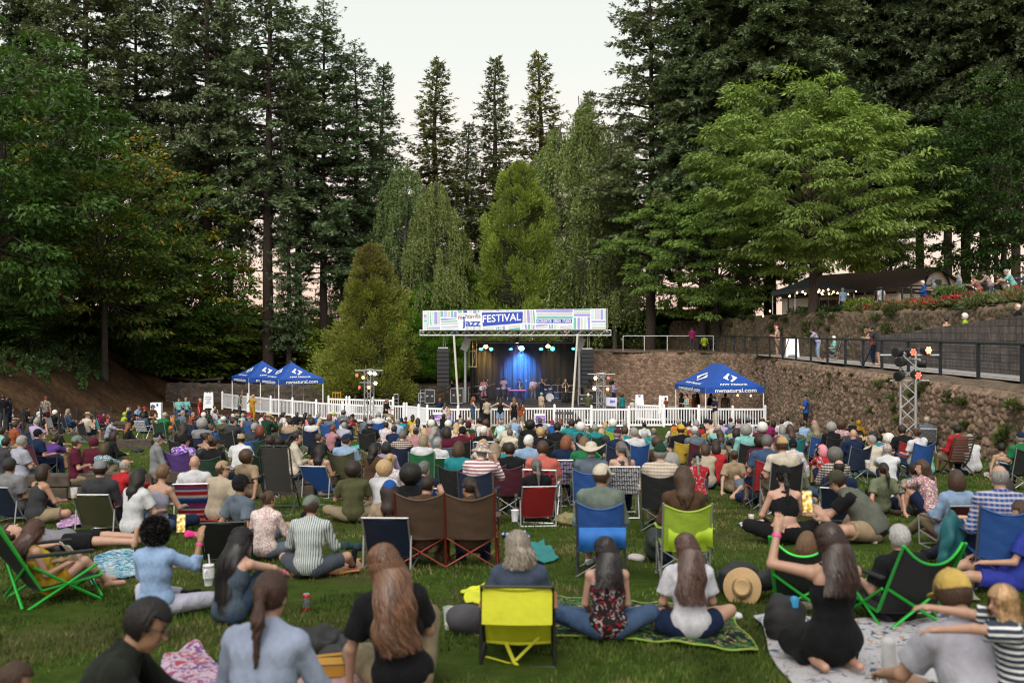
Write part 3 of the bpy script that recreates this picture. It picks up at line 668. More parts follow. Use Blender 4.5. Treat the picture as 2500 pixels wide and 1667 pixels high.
for i, (px, d, ty, wd, tn, lb) in enumerate([
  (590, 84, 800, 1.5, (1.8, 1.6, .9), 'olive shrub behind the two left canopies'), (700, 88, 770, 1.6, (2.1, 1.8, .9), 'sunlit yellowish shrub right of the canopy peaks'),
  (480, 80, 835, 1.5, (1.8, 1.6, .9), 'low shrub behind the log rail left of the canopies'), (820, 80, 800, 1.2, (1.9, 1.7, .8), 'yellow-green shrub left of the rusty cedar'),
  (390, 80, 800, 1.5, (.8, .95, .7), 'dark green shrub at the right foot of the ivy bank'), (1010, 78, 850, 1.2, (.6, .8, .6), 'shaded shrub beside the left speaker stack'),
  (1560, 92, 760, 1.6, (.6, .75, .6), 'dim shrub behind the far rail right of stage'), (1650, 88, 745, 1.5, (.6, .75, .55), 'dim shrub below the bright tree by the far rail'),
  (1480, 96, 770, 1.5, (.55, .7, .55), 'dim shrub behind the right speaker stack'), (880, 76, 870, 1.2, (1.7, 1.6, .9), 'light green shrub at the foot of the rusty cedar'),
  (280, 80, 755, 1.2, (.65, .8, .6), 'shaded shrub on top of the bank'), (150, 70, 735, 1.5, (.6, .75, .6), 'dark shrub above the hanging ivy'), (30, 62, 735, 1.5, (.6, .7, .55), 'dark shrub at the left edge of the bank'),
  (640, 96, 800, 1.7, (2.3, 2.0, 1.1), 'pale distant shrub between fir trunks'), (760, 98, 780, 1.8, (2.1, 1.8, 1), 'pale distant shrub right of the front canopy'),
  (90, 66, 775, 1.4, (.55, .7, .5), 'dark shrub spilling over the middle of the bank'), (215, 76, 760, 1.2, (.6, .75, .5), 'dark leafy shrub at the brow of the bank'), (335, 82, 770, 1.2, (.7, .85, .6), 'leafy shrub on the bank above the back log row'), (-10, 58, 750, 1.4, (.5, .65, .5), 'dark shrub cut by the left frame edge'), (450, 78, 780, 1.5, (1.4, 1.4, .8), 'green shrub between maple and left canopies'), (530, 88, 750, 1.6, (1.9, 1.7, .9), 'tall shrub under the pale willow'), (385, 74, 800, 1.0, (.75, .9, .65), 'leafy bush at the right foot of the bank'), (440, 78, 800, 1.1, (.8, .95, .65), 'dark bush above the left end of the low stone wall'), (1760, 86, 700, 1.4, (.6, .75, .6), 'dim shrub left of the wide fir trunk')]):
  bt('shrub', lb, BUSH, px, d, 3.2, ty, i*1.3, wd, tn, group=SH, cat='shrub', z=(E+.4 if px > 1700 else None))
def ivy(px0, px1, d, y0, y1, seed, label):
  r = np.random.default_rng(seed); V, C = [], []
  for i in range(14):
    L = (y1-y0)*r.uniform(.5, 1); n = 300; t = r.random(n); pxs = px0+(px1-px0)*r.random()+r.normal(0, 5, n)*(1.2-t); py = y0+L*t
    ys = np.linspace(40, 84, 240)[None]; xs = (pxs[:, None]-CX)/F*ys; k = np.argmax(E-(py[:, None]-CY)/F*ys <= G(xs, ys+0*xs), 1); yv = ys[0][k]; q = np.stack([(pxs-CX)/F*yv, yv, G((pxs-CX)/F*yv, yv)+.12+.1*r.random(n)], -1)[k > 0]; n = len(q)
    if n < 3: continue
    dd = unit(r.normal(0, .6, (n, 3))+[.3, 0, -.7]); nn = unit(r.normal(0, .5, (n, 3))+[.8, -.3, .5]); nn = unit(nn-dd*(nn*dd).sum(1, keepdims=True)); Lf = .17*r.uniform(.6, 1.3, n)
    V.append(kites(q, dd, nn, Lf, Lf*.8)); C.append(np.array([.05, .095, .025])*r.uniform(.6, 1.8, (n, 1)))
  V = np.concatenate(V); C = np.repeat(np.concatenate(C), 4, 0)
  tag(ob('ivy', mesh_np('ivy', V.reshape(-1, 3), np.arange(4*len(V)).reshape(-1, 4), col=C, smooth=False), LEAF, color=(1, 1, 1)), label, 'ivy', 'ivy hanging down the bank')
ivy(35, 75, 50, 800, 925, 1, 'ivy curtain hanging at the left end of the dirt bank')
ivy(85, 120, 51, 790, 950, 2, 'longest ivy curtain on the bank, second from the left')
ivy(125, 155, 53, 820, 890, 3, 'short ivy tuft between two longer curtains')
ivy(165, 215, 54, 800, 960, 4, 'broad ivy curtain on the bank, above the rope fence')
ivy(228, 250, 57, 850, 935, 5, 'thin ivy strand at the right of the bank')
# ================================================================== STAGE, CANOPIES, FENCES, SIGNS, BUILDING
def bez(c, **k): return plain(c, *k)
ALU = plain('aluminium', (.55, .55, .56), .38, .75, 0, 20, .1)
GALV = plain('galvanised', (.42, .43, .44), .5, .5, 0, 20, .12)
WHITEP = plain('white_vinyl', (.72, .72, .74), .45, 0, 0, 6, .05)
BLACK = plain('black_paint', (.012, .012, .014), .5, 0, 0, 20, .2)
RAILBLK = plain('rail_paint', (.016, .018, .024), .45, .2, 0, 20, .2)
DECK = plain('stage_deck', (.03, .028, .027), .6, 0, 0, 3, .3)
RUBBER = plain('rubber', (.02, .02, .02), .7)
WOODP = plain('ply_wood', (.30, .19, .08), .6, 0, 0, 5, .25)
SIGNW = plain('sign_white', (.74, .75, .78), .5, 0, 0, 3, .04)
INK = plain('print_black', (.03, .03, .045), .6); INKB = plain('print_blue', (.012, .05, .40), .55, 0, 0, 3, .06)
_dg = None
def text_geo(s, bold=0.0):
  cu = bpy.data.curves.new('t', 'FONT'); cu.body = s; cu.size = 1; cu.offset = bold; cu.resolution_u = 3
  o = bpy.data.objects.new('t', cu); COL.objects.link(o); bpy.context.view_layer.update()
  me = o.evaluated_get(bpy.context.evaluated_depsgraph_get()).to_mesh()
  V = np.array([v.co[:2] for v in me.vertices]); Fc = [tuple(p.vertices) for p in me.polygons]
  o.to_mesh_clear(); bpy.data.objects.remove(o); bpy.data.curves.remove(cu)
  lo, hi = V.min(0), V.max(0); return (V-lo)/(hi-lo), Fc
def put_text(mb, s, fn, bold=0.0):
  """fn maps the text's unit box (0..1, 0..1) to a 3-D point"""
  V, Fc = text_geo(s, bold); mb.add([fn(u, v) for u, v in V], Fc)
def rect_fn(x0, y0, x1, y1, fn): return lambda u, v: fn(x0+(x1-x0)*u, y0+(y1-y0)*v)
def truss(mb, A, B, w=.3, h=.3, bay=.35, r=.024, up=(0, 0, 1)):
  A, B = Vector(A), Vector(B); t = (B-A).normalized(); u = Vector(up); s = t.cross(u).normalized(); u = s.cross(t)
  cs = [s*(w/2*i)+u*(h/2*j) for i, j in ((-1, -1), (1, -1), (1, 1), (-1, 1))]
  for c in cs: mb.tube([A+c, B+c], r, 6)
  L = (B-A).length; n = max(2, round(L/bay))
  for f in range(4):
    a, b_ = cs[f], cs[(f+1) % 4]
    for i in range(n):
      p0 = A+t*(L*i/n)+(a if i % 2 else b_); p1 = A+t*(L*(i+1)/n)+(b_ if i % 2 else a); mb.tube([p0, p1], r*.55, 5, False)
  for e_ in (A, B):
    for f in range(4): mb.tube([e_+cs[f], e_+cs[(f+1) % 4]], r*.7, 5, False)
DZ = E-4.9; DY = 65.0
stage = empty('stage', (0, DY, DZ)); tag(stage, 'open festival stage with aluminium truss roof and black backdrop', 'stage')
SI = Matrix.Translation((0, -DY, -DZ))
def part(mb, name, mat, root, smooth=False, color=None):
  me = mb.mesh(name, smooth); me.transform(Matrix.Translation(-root.location)); return ob(name, me, mat, root, color=color)
mb = MB(); mb.box((.4, DY+3.6, DZ-.06), (14, 7.2, .12)); part(mb, 'deck', DECK, stage)
mb = MB(); mb.sheet(lambda u, v: (-6.6+14*u, DY-.05+.03*math.sin(u*260), DZ-.11-.3*v), 260, 1, .01); part(mb, 'skirt', BLACK, stage, True)
mb = MB(); truss(mb, (-5.99, DY-.1, E-.12), (6.44, DY-.1, E-.12), .34, .34, .38, .03)
for x in (-3.75, 4.35): truss(mb, (x, DY, E-.05), (x, DY+7, E+.5), .3, .3, .4)
part(mb, 'roof_truss', ALU, stage)
mb = MB(); truss(mb, (-2.95, DY+4.3, E-.60), (4.3, DY+4.3, E-.60), .3, .46, .42, .022); part(mb, 'lighting_truss', ALU, stage)
mb = MB(); mb.sheet(lambda u, v: (-5.9+12.2*u, DY+.1+7.6*v, E+1.28-.05*v-.5*v*v), 8, 6, .02); part(mb, 'roof', plain('roof_tarp', (.05, .05, .055), .7), stage)
for xb, xt in ((-3.46, -3.78), (3.92, 4.26)):
  mb = MB(); mb.tube([(xb, DY-.25, DZ-.3), (xt, DY-.25, E-.3)], .075, 10); part(mb, 'post', plain('post_cream', (.52, .49, .43), .5), stage, True)
for x in (-3.2, 4.6):
  mb = MB(); mb.box((x, DY+3.2, (DZ+E)/2), (.16, .3, E-DZ), None, .02); mb.box((x+.05, DY+3.0, E-.9), (.5, .16, .9), Matrix.Rotation(.35, 3, 'Y')); part(mb, 'mast', GALV, stage)
mb = MB()
for z in (0, -.85, -1.9): mb.tube([(-2.95, DY+3.4, E-.55+z), (-2.45, DY+3.4, E-.55+z)], .035)
for x in (-2.95, -2.72, -2.45): mb.tube([(x, DY+3.4, E-.5), (x, DY+3.4, E-2.5)], .03)
mb.tube([(-2.72, DY+3.4, E-2.4), (-2.5, DY+3.4, E-1.4)], .02); part(mb, 'side_frame', plain('frame_brass', (.6, .5, .3), .45, .5), stage)
m, nt, N, L, b = newmat('drape'); f = noise(nt, 3, 4, .6, stretch=(5, 1, .35)); L.new(ramp(nt, f, [(.3, (.007, .007, .008)), (.7, (.02, .019, .019))]), b.inputs['Base Color']); b.inputs['Roughness'].default_value = .75
def fold(u): return .10*math.sin(u*95+2*math.sin(u*9))+.06*math.sin(u*41+1)+.03*math.sin(u*211)
mb = MB(); mb.sheet(lambda u, v: (-2.75+7.5*u, DY+6.6+fold(u)*(.5+.5*v)+.03*math.sin(v*7+u*20), E-.75-(E-.75-DZ)*v), 240, 14, .012); part(mb, 'backdrop', m, stage, True)
mb = MB()
for sx_, xa in ((-1, -2.75), (1, 4.75)): mb.sheet(lambda u, v: (xa+.12*math.sin(u*40)+.0*v, DY+3.4+3.2*u, E-.7-(E-.7-DZ)*v), 80, 4, .012)
part(mb, 'side_drape', m, stage, True)
for nm, lab, pts in (('stage_railing', 'metal stair railing at the left end of the stage', [(-5.95, 64.6), (-5.4, 66.6)]), ('stage_railing', 'metal handrail behind the drum kit along the rear of the stage', [(2.0, 70.9), (4.5, 70.9)]),
           ('stage_railing', 'metal rail at the right end of the stage beside the post', [(4.35, 65.3), (4.55, 67.2)]), ('stage_railing', 'yellow-lit handrail left of the guitarist in pink', [(-3.0, 68.6), (-1.9, 69.8)])):
  (xa, ya), (xb, yb) = pts; n = max(2, int(math.hypot(xb-xa, yb-ya)/1.1)+1)
  rt = empty(nm, (xa, ya, DZ)); tag(rt, lab, 'railing')
  mb = MB()
  for z in (.55, 1.05): mb.tube([(xa, ya, DZ+z), (xb, yb, DZ+z)], .028)
  part(mb, 'rail', GALV, rt)
  for i in range(n):
    t = i/(n-1); mb = MB(); mb.tube([(xa+(xb-xa)*t, ya+(yb-ya)*t, DZ), (xa+(xb-xa)*t, ya+(yb-ya)*t, DZ+1.05)], .028); part(mb, 'post', GALV, rt)
# ---- banner
BAN = DY-.34
def bp(ax, ay, off=0.0):   # zoomed-photo coordinates -> banner plane
  px = 1010+ax*.110544; py = 740+ay*.110544; return ((px-CX)/F*BAN, BAN-off, E-(py-CY)/F*BAN)
ban = empty('banner', bp(2200, 600)); tag(ban, 'long white festival banner with lavender and teal bar pattern on the stage roof', 'banner')
mb = MB(); c4 = [bp(205, 168), bp(205, 600), bp(4240, 580), bp(4240, 122)]; mb.poly(c4, .02, (0, 1, 0)); part(mb, 'cloth', plain('banner_white', (.74, .75, .76), .6, 0, 0, 2, .03), ban)
S3 = 2080.7
LV, TL, MT, GB, BL, L2 = range(6)
bars = []
def q4(c, x0, y0, x1, y1, d=0): bars.append((c+d, [(x0, y0), (x1, y0), (x1, y1), (x0, y1)]))
for c, a in ((MT, (222, 180, 285, 240)), (LV, (222, 255, 285, 310)), (GB, (222, 320, 290, 370)), (TL, (222, 380, 295, 415)), (MT, (225, 425, 270, 590)), (GB, (300, 185, 345, 465)), (LV, (455, 190, 520, 465)), (GB, (525, 185, 580, 465)), (MT, (315, 480, 585, 520)),
       (GB, (315, 565, 585, 595)), (TL, (590, 175, 655, 305)), (GB, (745, 175, 810, 310)), (LV, (890, 180, 950, 315)), (TL, (970, 165, 1065, 215)), (BL, (1095, 165, 1185, 215)), (GB, (1215, 165, 1285, 215)), (LV, (1310, 160, 1390, 225)), (TL, (1410, 160, 1450, 210)),
       (GB, (1150, 510, 1215, 590)), (MT, (1230, 505, 1290, 593)), (L2, (1305, 515, 1365, 590)), (MT, (1385, 495, 1420, 590)), (GB, (1430, 510, 1480, 590)), (GB, (1520, 565, 1780, 592)), (GB, (1905, 510, 1945, 590)), (GB, (1520, 150, 1750, 190)), (MT, (1755, 150, 1810, 180)),
       (LV, (1825, 150, 1890, 180)), (GB, (1900, 150, 1960, 180)), (MT, (1975, 150, 2020, 180)), (L2, (2035, 150, 2100, 180)), (MT, (2115, 148, 2400, 182))): q4(c, *a)
for c, a in ((MT, (300, 465, 355, 575)), (TL, (435, 465, 490, 575)), (GB, (505, 470, 545, 575)), (LV, (555, 480, 590, 575)), (GB, (630, 215, 1425, 270)), (TL, (630, 285, 1430, 335)), (TL, (960, 465, 1000, 565)), (GB, (1020, 470, 1060, 575)), (MT, (1070, 475, 1120, 560)),
       (TL, (1450, 132, 1820, 160)), (GB, (1450, 170, 1820, 220)), (LV, (1450, 235, 1820, 290)), (TL, (1450, 320, 1510, 575)), (LV, (1535, 320, 1590, 575)), (GB, (1605, 310, 1650, 575)), (MT, (1675, 310, 1735, 575)), (MT, (1840, 140, 1900, 355)), (L2, (1920, 135, 1960, 355)), (GB, (1970, 140, 2030, 355)),
       (LV, (2045, 140, 2100, 365)), (MT, (2110, 140, 2150, 355)), (LV, (1845, 390, 2150, 425)), (MT, (1850, 450, 2150, 500)), (GB, (1850, 520, 2150, 572))): q4(c, a[0]+S3, a[1], a[2]+S3, a[3])
bars += [(LV, [(280, 440), (300, 440), (312, 590), (290, 590)]), (TL, [(362, 190), (372, 190), (398, 475), (360, 475)]), (MT, [(385, 180), (440, 180), (450, 465), (405, 470)]), (LV, [(325, 535), (585, 530), (585, 560), (325, 555)]), (L2, [(670, 170), (735, 170), (740, 310), (665, 310)]),
     (TL, [(825, 170), (870, 170), (880, 310), (825, 310)]), (LV, [(595, 335), (940, 340), (940, 355), (597, 390)]), (TL, [(605, 405), (965, 378), (970, 410), (608, 430)]), (GB, [(605, 445), (985, 430), (990, 470), (607, 485)]), (L2, [(610, 520), (980, 490), (985, 540), (612, 550)]), (MT, [(605, 562), (995, 552), (1000, 592), (605, 594)]),
     (MT, [(1520, 530), (1780, 510), (1780, 550), (1520, 560)]), (LV, [(1805, 525), (1840, 525), (1835, 590), (1815, 590)]), (TL, [(1850, 515), (1890, 515), (1895, 590), (1855, 590)]), (LV, [(1955, 505), (2010, 500), (2025, 585), (1970, 590)]), (GB, [(2090, 510), (2350, 475), (2352, 512), (2095, 550)]), (TL, [(2090, 570), (2352, 527), (2352, 588), (2100, 592)])]
bars += [(c, [(x+S3, y) for x, y in p]) for c, p in ((GB, [(350, 150), (400, 150), (412, 440), (340, 440)]), (LV, [(415, 150), (475, 150), (495, 440), (430, 440)]), (GB, [(490, 150), (535, 150), (555, 450), (505, 450)]), (TL, [(545, 150), (580, 150), (608, 440), (568, 445)]), (LV, [(365, 465), (410, 465), (425, 575), (385, 575)]),
     (LV, [(620, 150), (1430, 132), (1430, 205), (620, 200)]), (LV, [(610, 480), (880, 465), (880, 490), (615, 530)]), (GB, [(615, 545), (880, 505), (880, 540), (640, 570)]), (LV, [(900, 470), (935, 470), (950, 565), (910, 565)]), (LV, [(1140, 510), (1410, 500), (1410, 515), (1145, 530)]), (GB, [(1140, 545), (1430, 525), (1430, 575), (1140, 575)]), (LV, [(1755, 305), (1815, 305), (1815, 575), (1770, 575)]))]
pm = [plain('bar_lavender', (.28, .28, .62), .6, 0, 0, 3, .08), plain('bar_teal', (.13, .43, .36), .6, 0, 0, 3, .08), plain('bar_mint', (.47, .63, .60), .6, 0, 0, 3, .05), plain('bar_grey', (.52, .49, .48), .6, 0, 0, 3, .05), INKB, plain('bar_pale_lavender', (.45, .43, .68), .6, 0, 0, 3, .05)]
V, Fc, mi = [], [], []
for c, p in bars:
  n = len(V); V += [bp(x, y, .014) for x, y in p]; Fc.append((n+3, n+2, n+1, n)); mi.append(c)
me = bpy.data.meshes.new('bar_pattern'); me.from_pydata(V, [], Fc); me.update()
for mm_ in pm: me.materials.append(mm_)
me.polygons.foreach_set('material_index', mi); me.transform(Matrix.Translation(-ban.location)); o = ob('bar_pattern', me, None, ban)
mb = MB()
def flat(mb, pts, off):
  n = mb.n; mb.add([bp(x, y, off) for x, y in pts], [tuple(range(len(pts)-1, -1, -1))])
flat(mb, [(1500, 208), (2410, 190), (2405, 437), (1525, 512)], .018); flat(mb, [(630+S3, 350), (1415+S3, 348), (1415+S3, 440), (630+S3, 440)], .018); part(mb, 'title_panel', INKB, ban)
mb = MB()
put_text(mb, 'FESTIVAL', lambda u, v: bp(1522+848*u, (432-50*u)-(168+2*0-4*u)*v*(1) , .023), .012)
put_text(mb, 'ACCELERATOR   DESIGN   STUDIOS', lambda u, v: bp(S3+640+755*u, 430-68*v, .023), .02); part(mb, 'title_lettering', plain('letter_white', (.78, .78, .78), .6, 0, 0, 3, .03), ban)
mb = MB(); put_text(mb, 'm', lambda u, v: bp(985+85*u, 362-75*v, .018), .03); put_text(mb, 'ntavilla', lambda u, v: bp(1142+338*u, (345-18*u)-100*v, .018), .02); put_text(mb, '10TH Annual', lambda u, v: bp(985+200*u, 272-32*v, .018), .01); part(mb, 'name_lettering', plain('letter_brown', (.22, .17, .14), .6), ban)
mb = MB(); n = 24; mb.add([bp(1105+30*math.cos(6.283*i/n), 325+30*math.sin(6.283*i/n), .018) for i in range(n)], [tuple(range(n-1, -1, -1))])
put_text(mb, 'jazz', lambda u, v: bp(1072+410*u, 562-200*v, .018), .03); part(mb, 'jazz_lettering', plain('letter_blue', (.02, .06, .36), .6, 0, 0, 3, .1), ban)
mb = MB()
for x_ in (205, 4275): a, b_ = bp(x_, 120 if x_ > 300 else 165, -.06), bp(x_, 640, -.06); mb.tube([a, b_], .045)
part(mb, 'banner_pole', ALU, ban)
# ---- line arrays, lights, amplifiers
def array(px0, px1, py0, py1, d, label):
  x0, x1 = at(px0, d), at(px1, d); zt, zb = E-(py0-CY)/F*d, E-(py1-CY)/F*d; n = 9; h = (zt-zb)/n; w = x1-x0; cx = (x0+x1)/2
  rt = empty('speaker_array', (cx, d, zb)); tag(rt, label, 'speakers', 'hanging line arrays beside the stage')
  for i in range(n):
    mb = MB(); mb.box((cx, d+.02*abs(i-2), zt-h*(i+.5)), (w, .5, h*.93), None, .02); cb_ = part(mb, 'cabinet', BLACK, rt)
    mb = MB(); mb.box((cx-w*.25, d-.257+.02*abs(i-2), zt-h*(i+.5)), (w*.46, .02, h*.8)); mb.box((cx+w*.25, d-.257+.02*abs(i-2), zt-h*(i+.5)), (w*.46, .02, h*.8)); g = part(mb, 'grille', plain('grille', (.028, .028, .033), .4, .4, 0, 60, .4), rt); g.parent = cb_
  mb = MB(); mb.box((cx, d, zt+.05), (w*.8, .4, .08)); mb.tube([(cx, d, zt), (cx, d, E-.2)], .015); mb.tube([(cx+w*.2, d, zt), (cx+.1, d, E-.2)], .012); part(mb, 'rigging', GALV, rt)
array(1067, 1097, 851, 943, 65.2, 'black hanging speaker column left of the stage'); array(1419, 1449, 853, 947, 65.2, 'black hanging speaker column right of the stage')
def lamp(px, py, d, label, lens, r=.16, aim=(0, -1, -.5), power=0, col=(1, 1, 1), est=20, name='stage_light', group='stage lights on the truss', hang=.35):
  p = P(px, py, d); a = Vector(aim).normalized(); rt = empty(name, p); tag(rt, label, 'stage light', group)
  qr = a.to_track_quat('Z', 'Y').to_matrix()
  mb = MB(); mb.lathe([(r*.55, -.34), (r*.75, -.3), (r, -.08), (r*1.04, 0), (r*.9, .004)], p, 16, qr); part(mb, 'housing', BLACK, rt, True)
  mb = MB(); mb.lathe([(r*.86, .006), (r*.86, .012), (.001, .016)], p, 16, qr); part(mb, 'lens', glow('lens_'+lens, *dict(amber=((1, .55, .10), est), blue=((.10, .45, 1), est), cyan=((.05, .75, 1), 6), red=((1, .16, .07), 7), warm=((1, .42, .2), 14), dim=((1, .2, .12), 1.2), white=((1, .9, .7), 9), off=((.02, .02, .02), .0))[lens]), rt)
  mb = MB(); s = Vector((1, 0, 0)); mb.tube([p+s*r*1.15-a*.1, p+s*r*1.15-a*.1+Vector((0, 0, hang)), p-s*r*1.15-a*.1+Vector((0, 0, hang)), p-s*r*1.15-a*.1], .018); part(mb, 'yoke', BLACK, rt)
  if power:
    l = bpy.data.lights.new('lamp', 'SPOT'); l.energy = power; l.color = col; l.spot_size = R(64); l.spot_blend = 1.0; l.shadow_soft_size = .12
    lo_ = bpy.data.objects.new('lamp', l); COL.objects.link(lo_); lo_.parent = rt; lo_.location = a*.06+Vector((0, .12, -.2)); lo_.rotation_euler = Vector((a.x, .8, -.5)).to_track_quat('-Z', 'Y').to_euler()
  return rt
AM, BLU = (1, .62, .18), (.06, .28, 1)
lamp(1186, 846, 69.4, 'amber stage lamp shining at the left of the truss', 'amber', .17, (-.1, -.75, -.6), 520, AM, 60)
lamp(1174, 852, 69.4, 'cyan-lensed moving head left of the left amber lamp', 'cyan', .15, (0, -.7, -.7))
lamp(1199, 852, 69.4, 'cyan-lensed moving head right of the left amber lamp', 'cyan', .15, (.1, -.8, -.55))
lamp(1247, 852, 69.4, 'moving head with tilted cyan lens left of the blue lamp', 'cyan', .14, (.1, -.5, -.9))
lamp(1262, 846, 69.3, 'pinkish white lamp touching the bright blue lamp', 'white', .14, (0, .5, -.6), 0)
lamp(1273, 850, 69.3, 'bright blue stage lamp in the middle of the truss', 'blue', .22, (0, -.75, -.6), 6500, BLU, 60)
lamp(1321, 852, 69.4, 'cyan-lensed moving head left of the right amber lamp', 'cyan', .15, (0, -.6, -.8))
lamp(1338, 845, 69.4, 'amber stage lamp shining at the right of the truss', 'amber', .16, (.1, -.75, -.6), 130, AM, 60)
lamp(1349, 851, 69.4, 'round cyan lamp right of the right amber lamp', 'cyan', .17, (0, -1, -.25))
lamp(1400, 851, 69.4, 'cyan-lensed moving head beside the right stage post', 'cyan', .14, (0, -.6, -.8))
lamp(1262, 836, 66.5, 'front wash lamp hanging behind the truss, violet spill on the band', 'white', .12, (0, .2, -1), 500, (.45, .25, 1))
lamp(1165, 845, 70.2, 'amber lamp against the left side drape', 'amber', .12, (-.3, .6, -.7), 130, AM, 60)
m, nt, N, L, b = newmat('stage_haze'); pv = nt.nodes.new('ShaderNodeVolumePrincipled'); pv.inputs['Density'].default_value = .016; pv.inputs['Color'].default_value = (.9, .92, 1, 1); L.new(pv.outputs[0], N['Material Output'].inputs['Volume']); N.remove(b)
mb = MB(); mb.box((.9, DY+4.0, (DZ+E)/2-.25), (6.6, 4.6, E-DZ-.9)); tag(mb.build('haze', m), 'thin smoke drifting under the stage lights', 'haze', kind='stuff')
# ---- light towers
def tower(px, pyb, pyt, d, label, w, heads):
  x = at(px, d); zt = E-(pyt-CY)/F*d; zb = Gz(x, d) if pyb is None else E-(pyb-CY)/F*d
  rt = empty('light_tower', (x, d, zb)); tag(rt, label, 'light tower', 'truss light towers')
  mb = MB(); truss(mb, (x, d, zb+.05), (x, d, zt), w, w, w*.95, w*.075, (.35, 1, 0)); part(mb, 'mast', ALU, rt)
  mb = MB(); mb.box((x, d, zb+.03), (.9, .9, .04)); part(mb, 'base_plate', GALV, rt)
  mb = MB(); mb.tube([(x-.75, d-.1, zt-.05), (x+.75, d-.1, zt-.05)], .025); mb.tube([(x, d-.75, zt-.15), (x, d+.75, zt-.15)], .025); mb.tube([(x-.5, d-.1, zt-.7), (x+.5, d-.1, zt-.7)], .02); part(mb, 'crossbar', GALV, rt)
  for hx, hz, kind, aim in heads:
    p = Vector((x+hx, d-.25, zt+hz)); a = Vector(aim).normalized(); qr = a.to_track_quat('Z', 'Y').to_matrix(); r = .125
    mb = MB(); mb.lathe([(r*.6, -.22), (r*.9, -.18), (r, 0), (r*.9, .004)], p, 14, qr); h_ = part(mb, 'lamp_head', BLACK, rt, True)
    mb = MB()
    for k in range(7):
      a_ = 6.283*k/6; c_ = (r*.55 if k < 6 else 0); mb.lathe([(r*.24, .006), (r*.24, .012), (.001, .014)], p+Vector(qr@Vector((c_*math.cos(a_), c_*math.sin(a_), 0))), 8, qr)
    o = part(mb, 'lens', glow('lens_'+kind, *dict(red=((1, .16, .07), 7), warm=((1, .42, .2), 14), dim=((1, .2, .12), 1.2), white=((1, .9, .7), 9), off=((.03, .03, .03), .1))[kind]), rt); o.parent = h_
tower(901, None, 902, 53.8, 'aluminium truss light tower with red lamps behind the left fence', .38,
   [(-.62, -.3, 'dim', (-.3, -1, 0)), (-.28, -.42, 'red', (0, -1, -.1)), (.1, -.18, 'white', (.1, -1, 0)), (.34, -.22, 'white', (.1, -1, 0)), (.38, -.72, 'warm', (.1, -1, -.1)), (.02, -.95, 'red', (0, -1, -.1)), (-.48, -.95, 'dim', (-.8, -1, 0)), (.62, -.3, 'off', (.9, -.6, 0))])
tower(1468, None, 911, 54.2, 'aluminium truss light tower with glowing lamps in front of the right stage end', .4,
   [(-.34, -.25, 'warm', (-.1, -1, 0)), (-.62, -.4, 'off', (-.6, -1, -.2)), (-.4, -.82, 'warm', (-.1, -1, -.1)), (.36, -.25, 'dim', (.2, -1, 0)), (.32, -.85, 'red', (.1, -1, -.1)), (.6, -.5, 'off', (.8, -1, 0)), (-.7, -.7, 'off', (-.8, -1, 0))])
tower(2217, None, 862, 25.5, 'near aluminium truss light tower with black lamps against the lava wall', .36,
   [(-.42, .03, 'off', (-.9, -.5, 0)), (.03, .03, 'dim', (.3, -1, 0)), (.42, .08, 'red', (.35, -1, .05)), (-.33, -.22, 'off', (-.8, -.6, 0)), (.36, -.25, 'off', (.9, -.5, 0)), (-.36, -.58, 'off', (-.8, -.7, -.2)), (.16, -.56, 'dim', (.2, -1, -.2))])
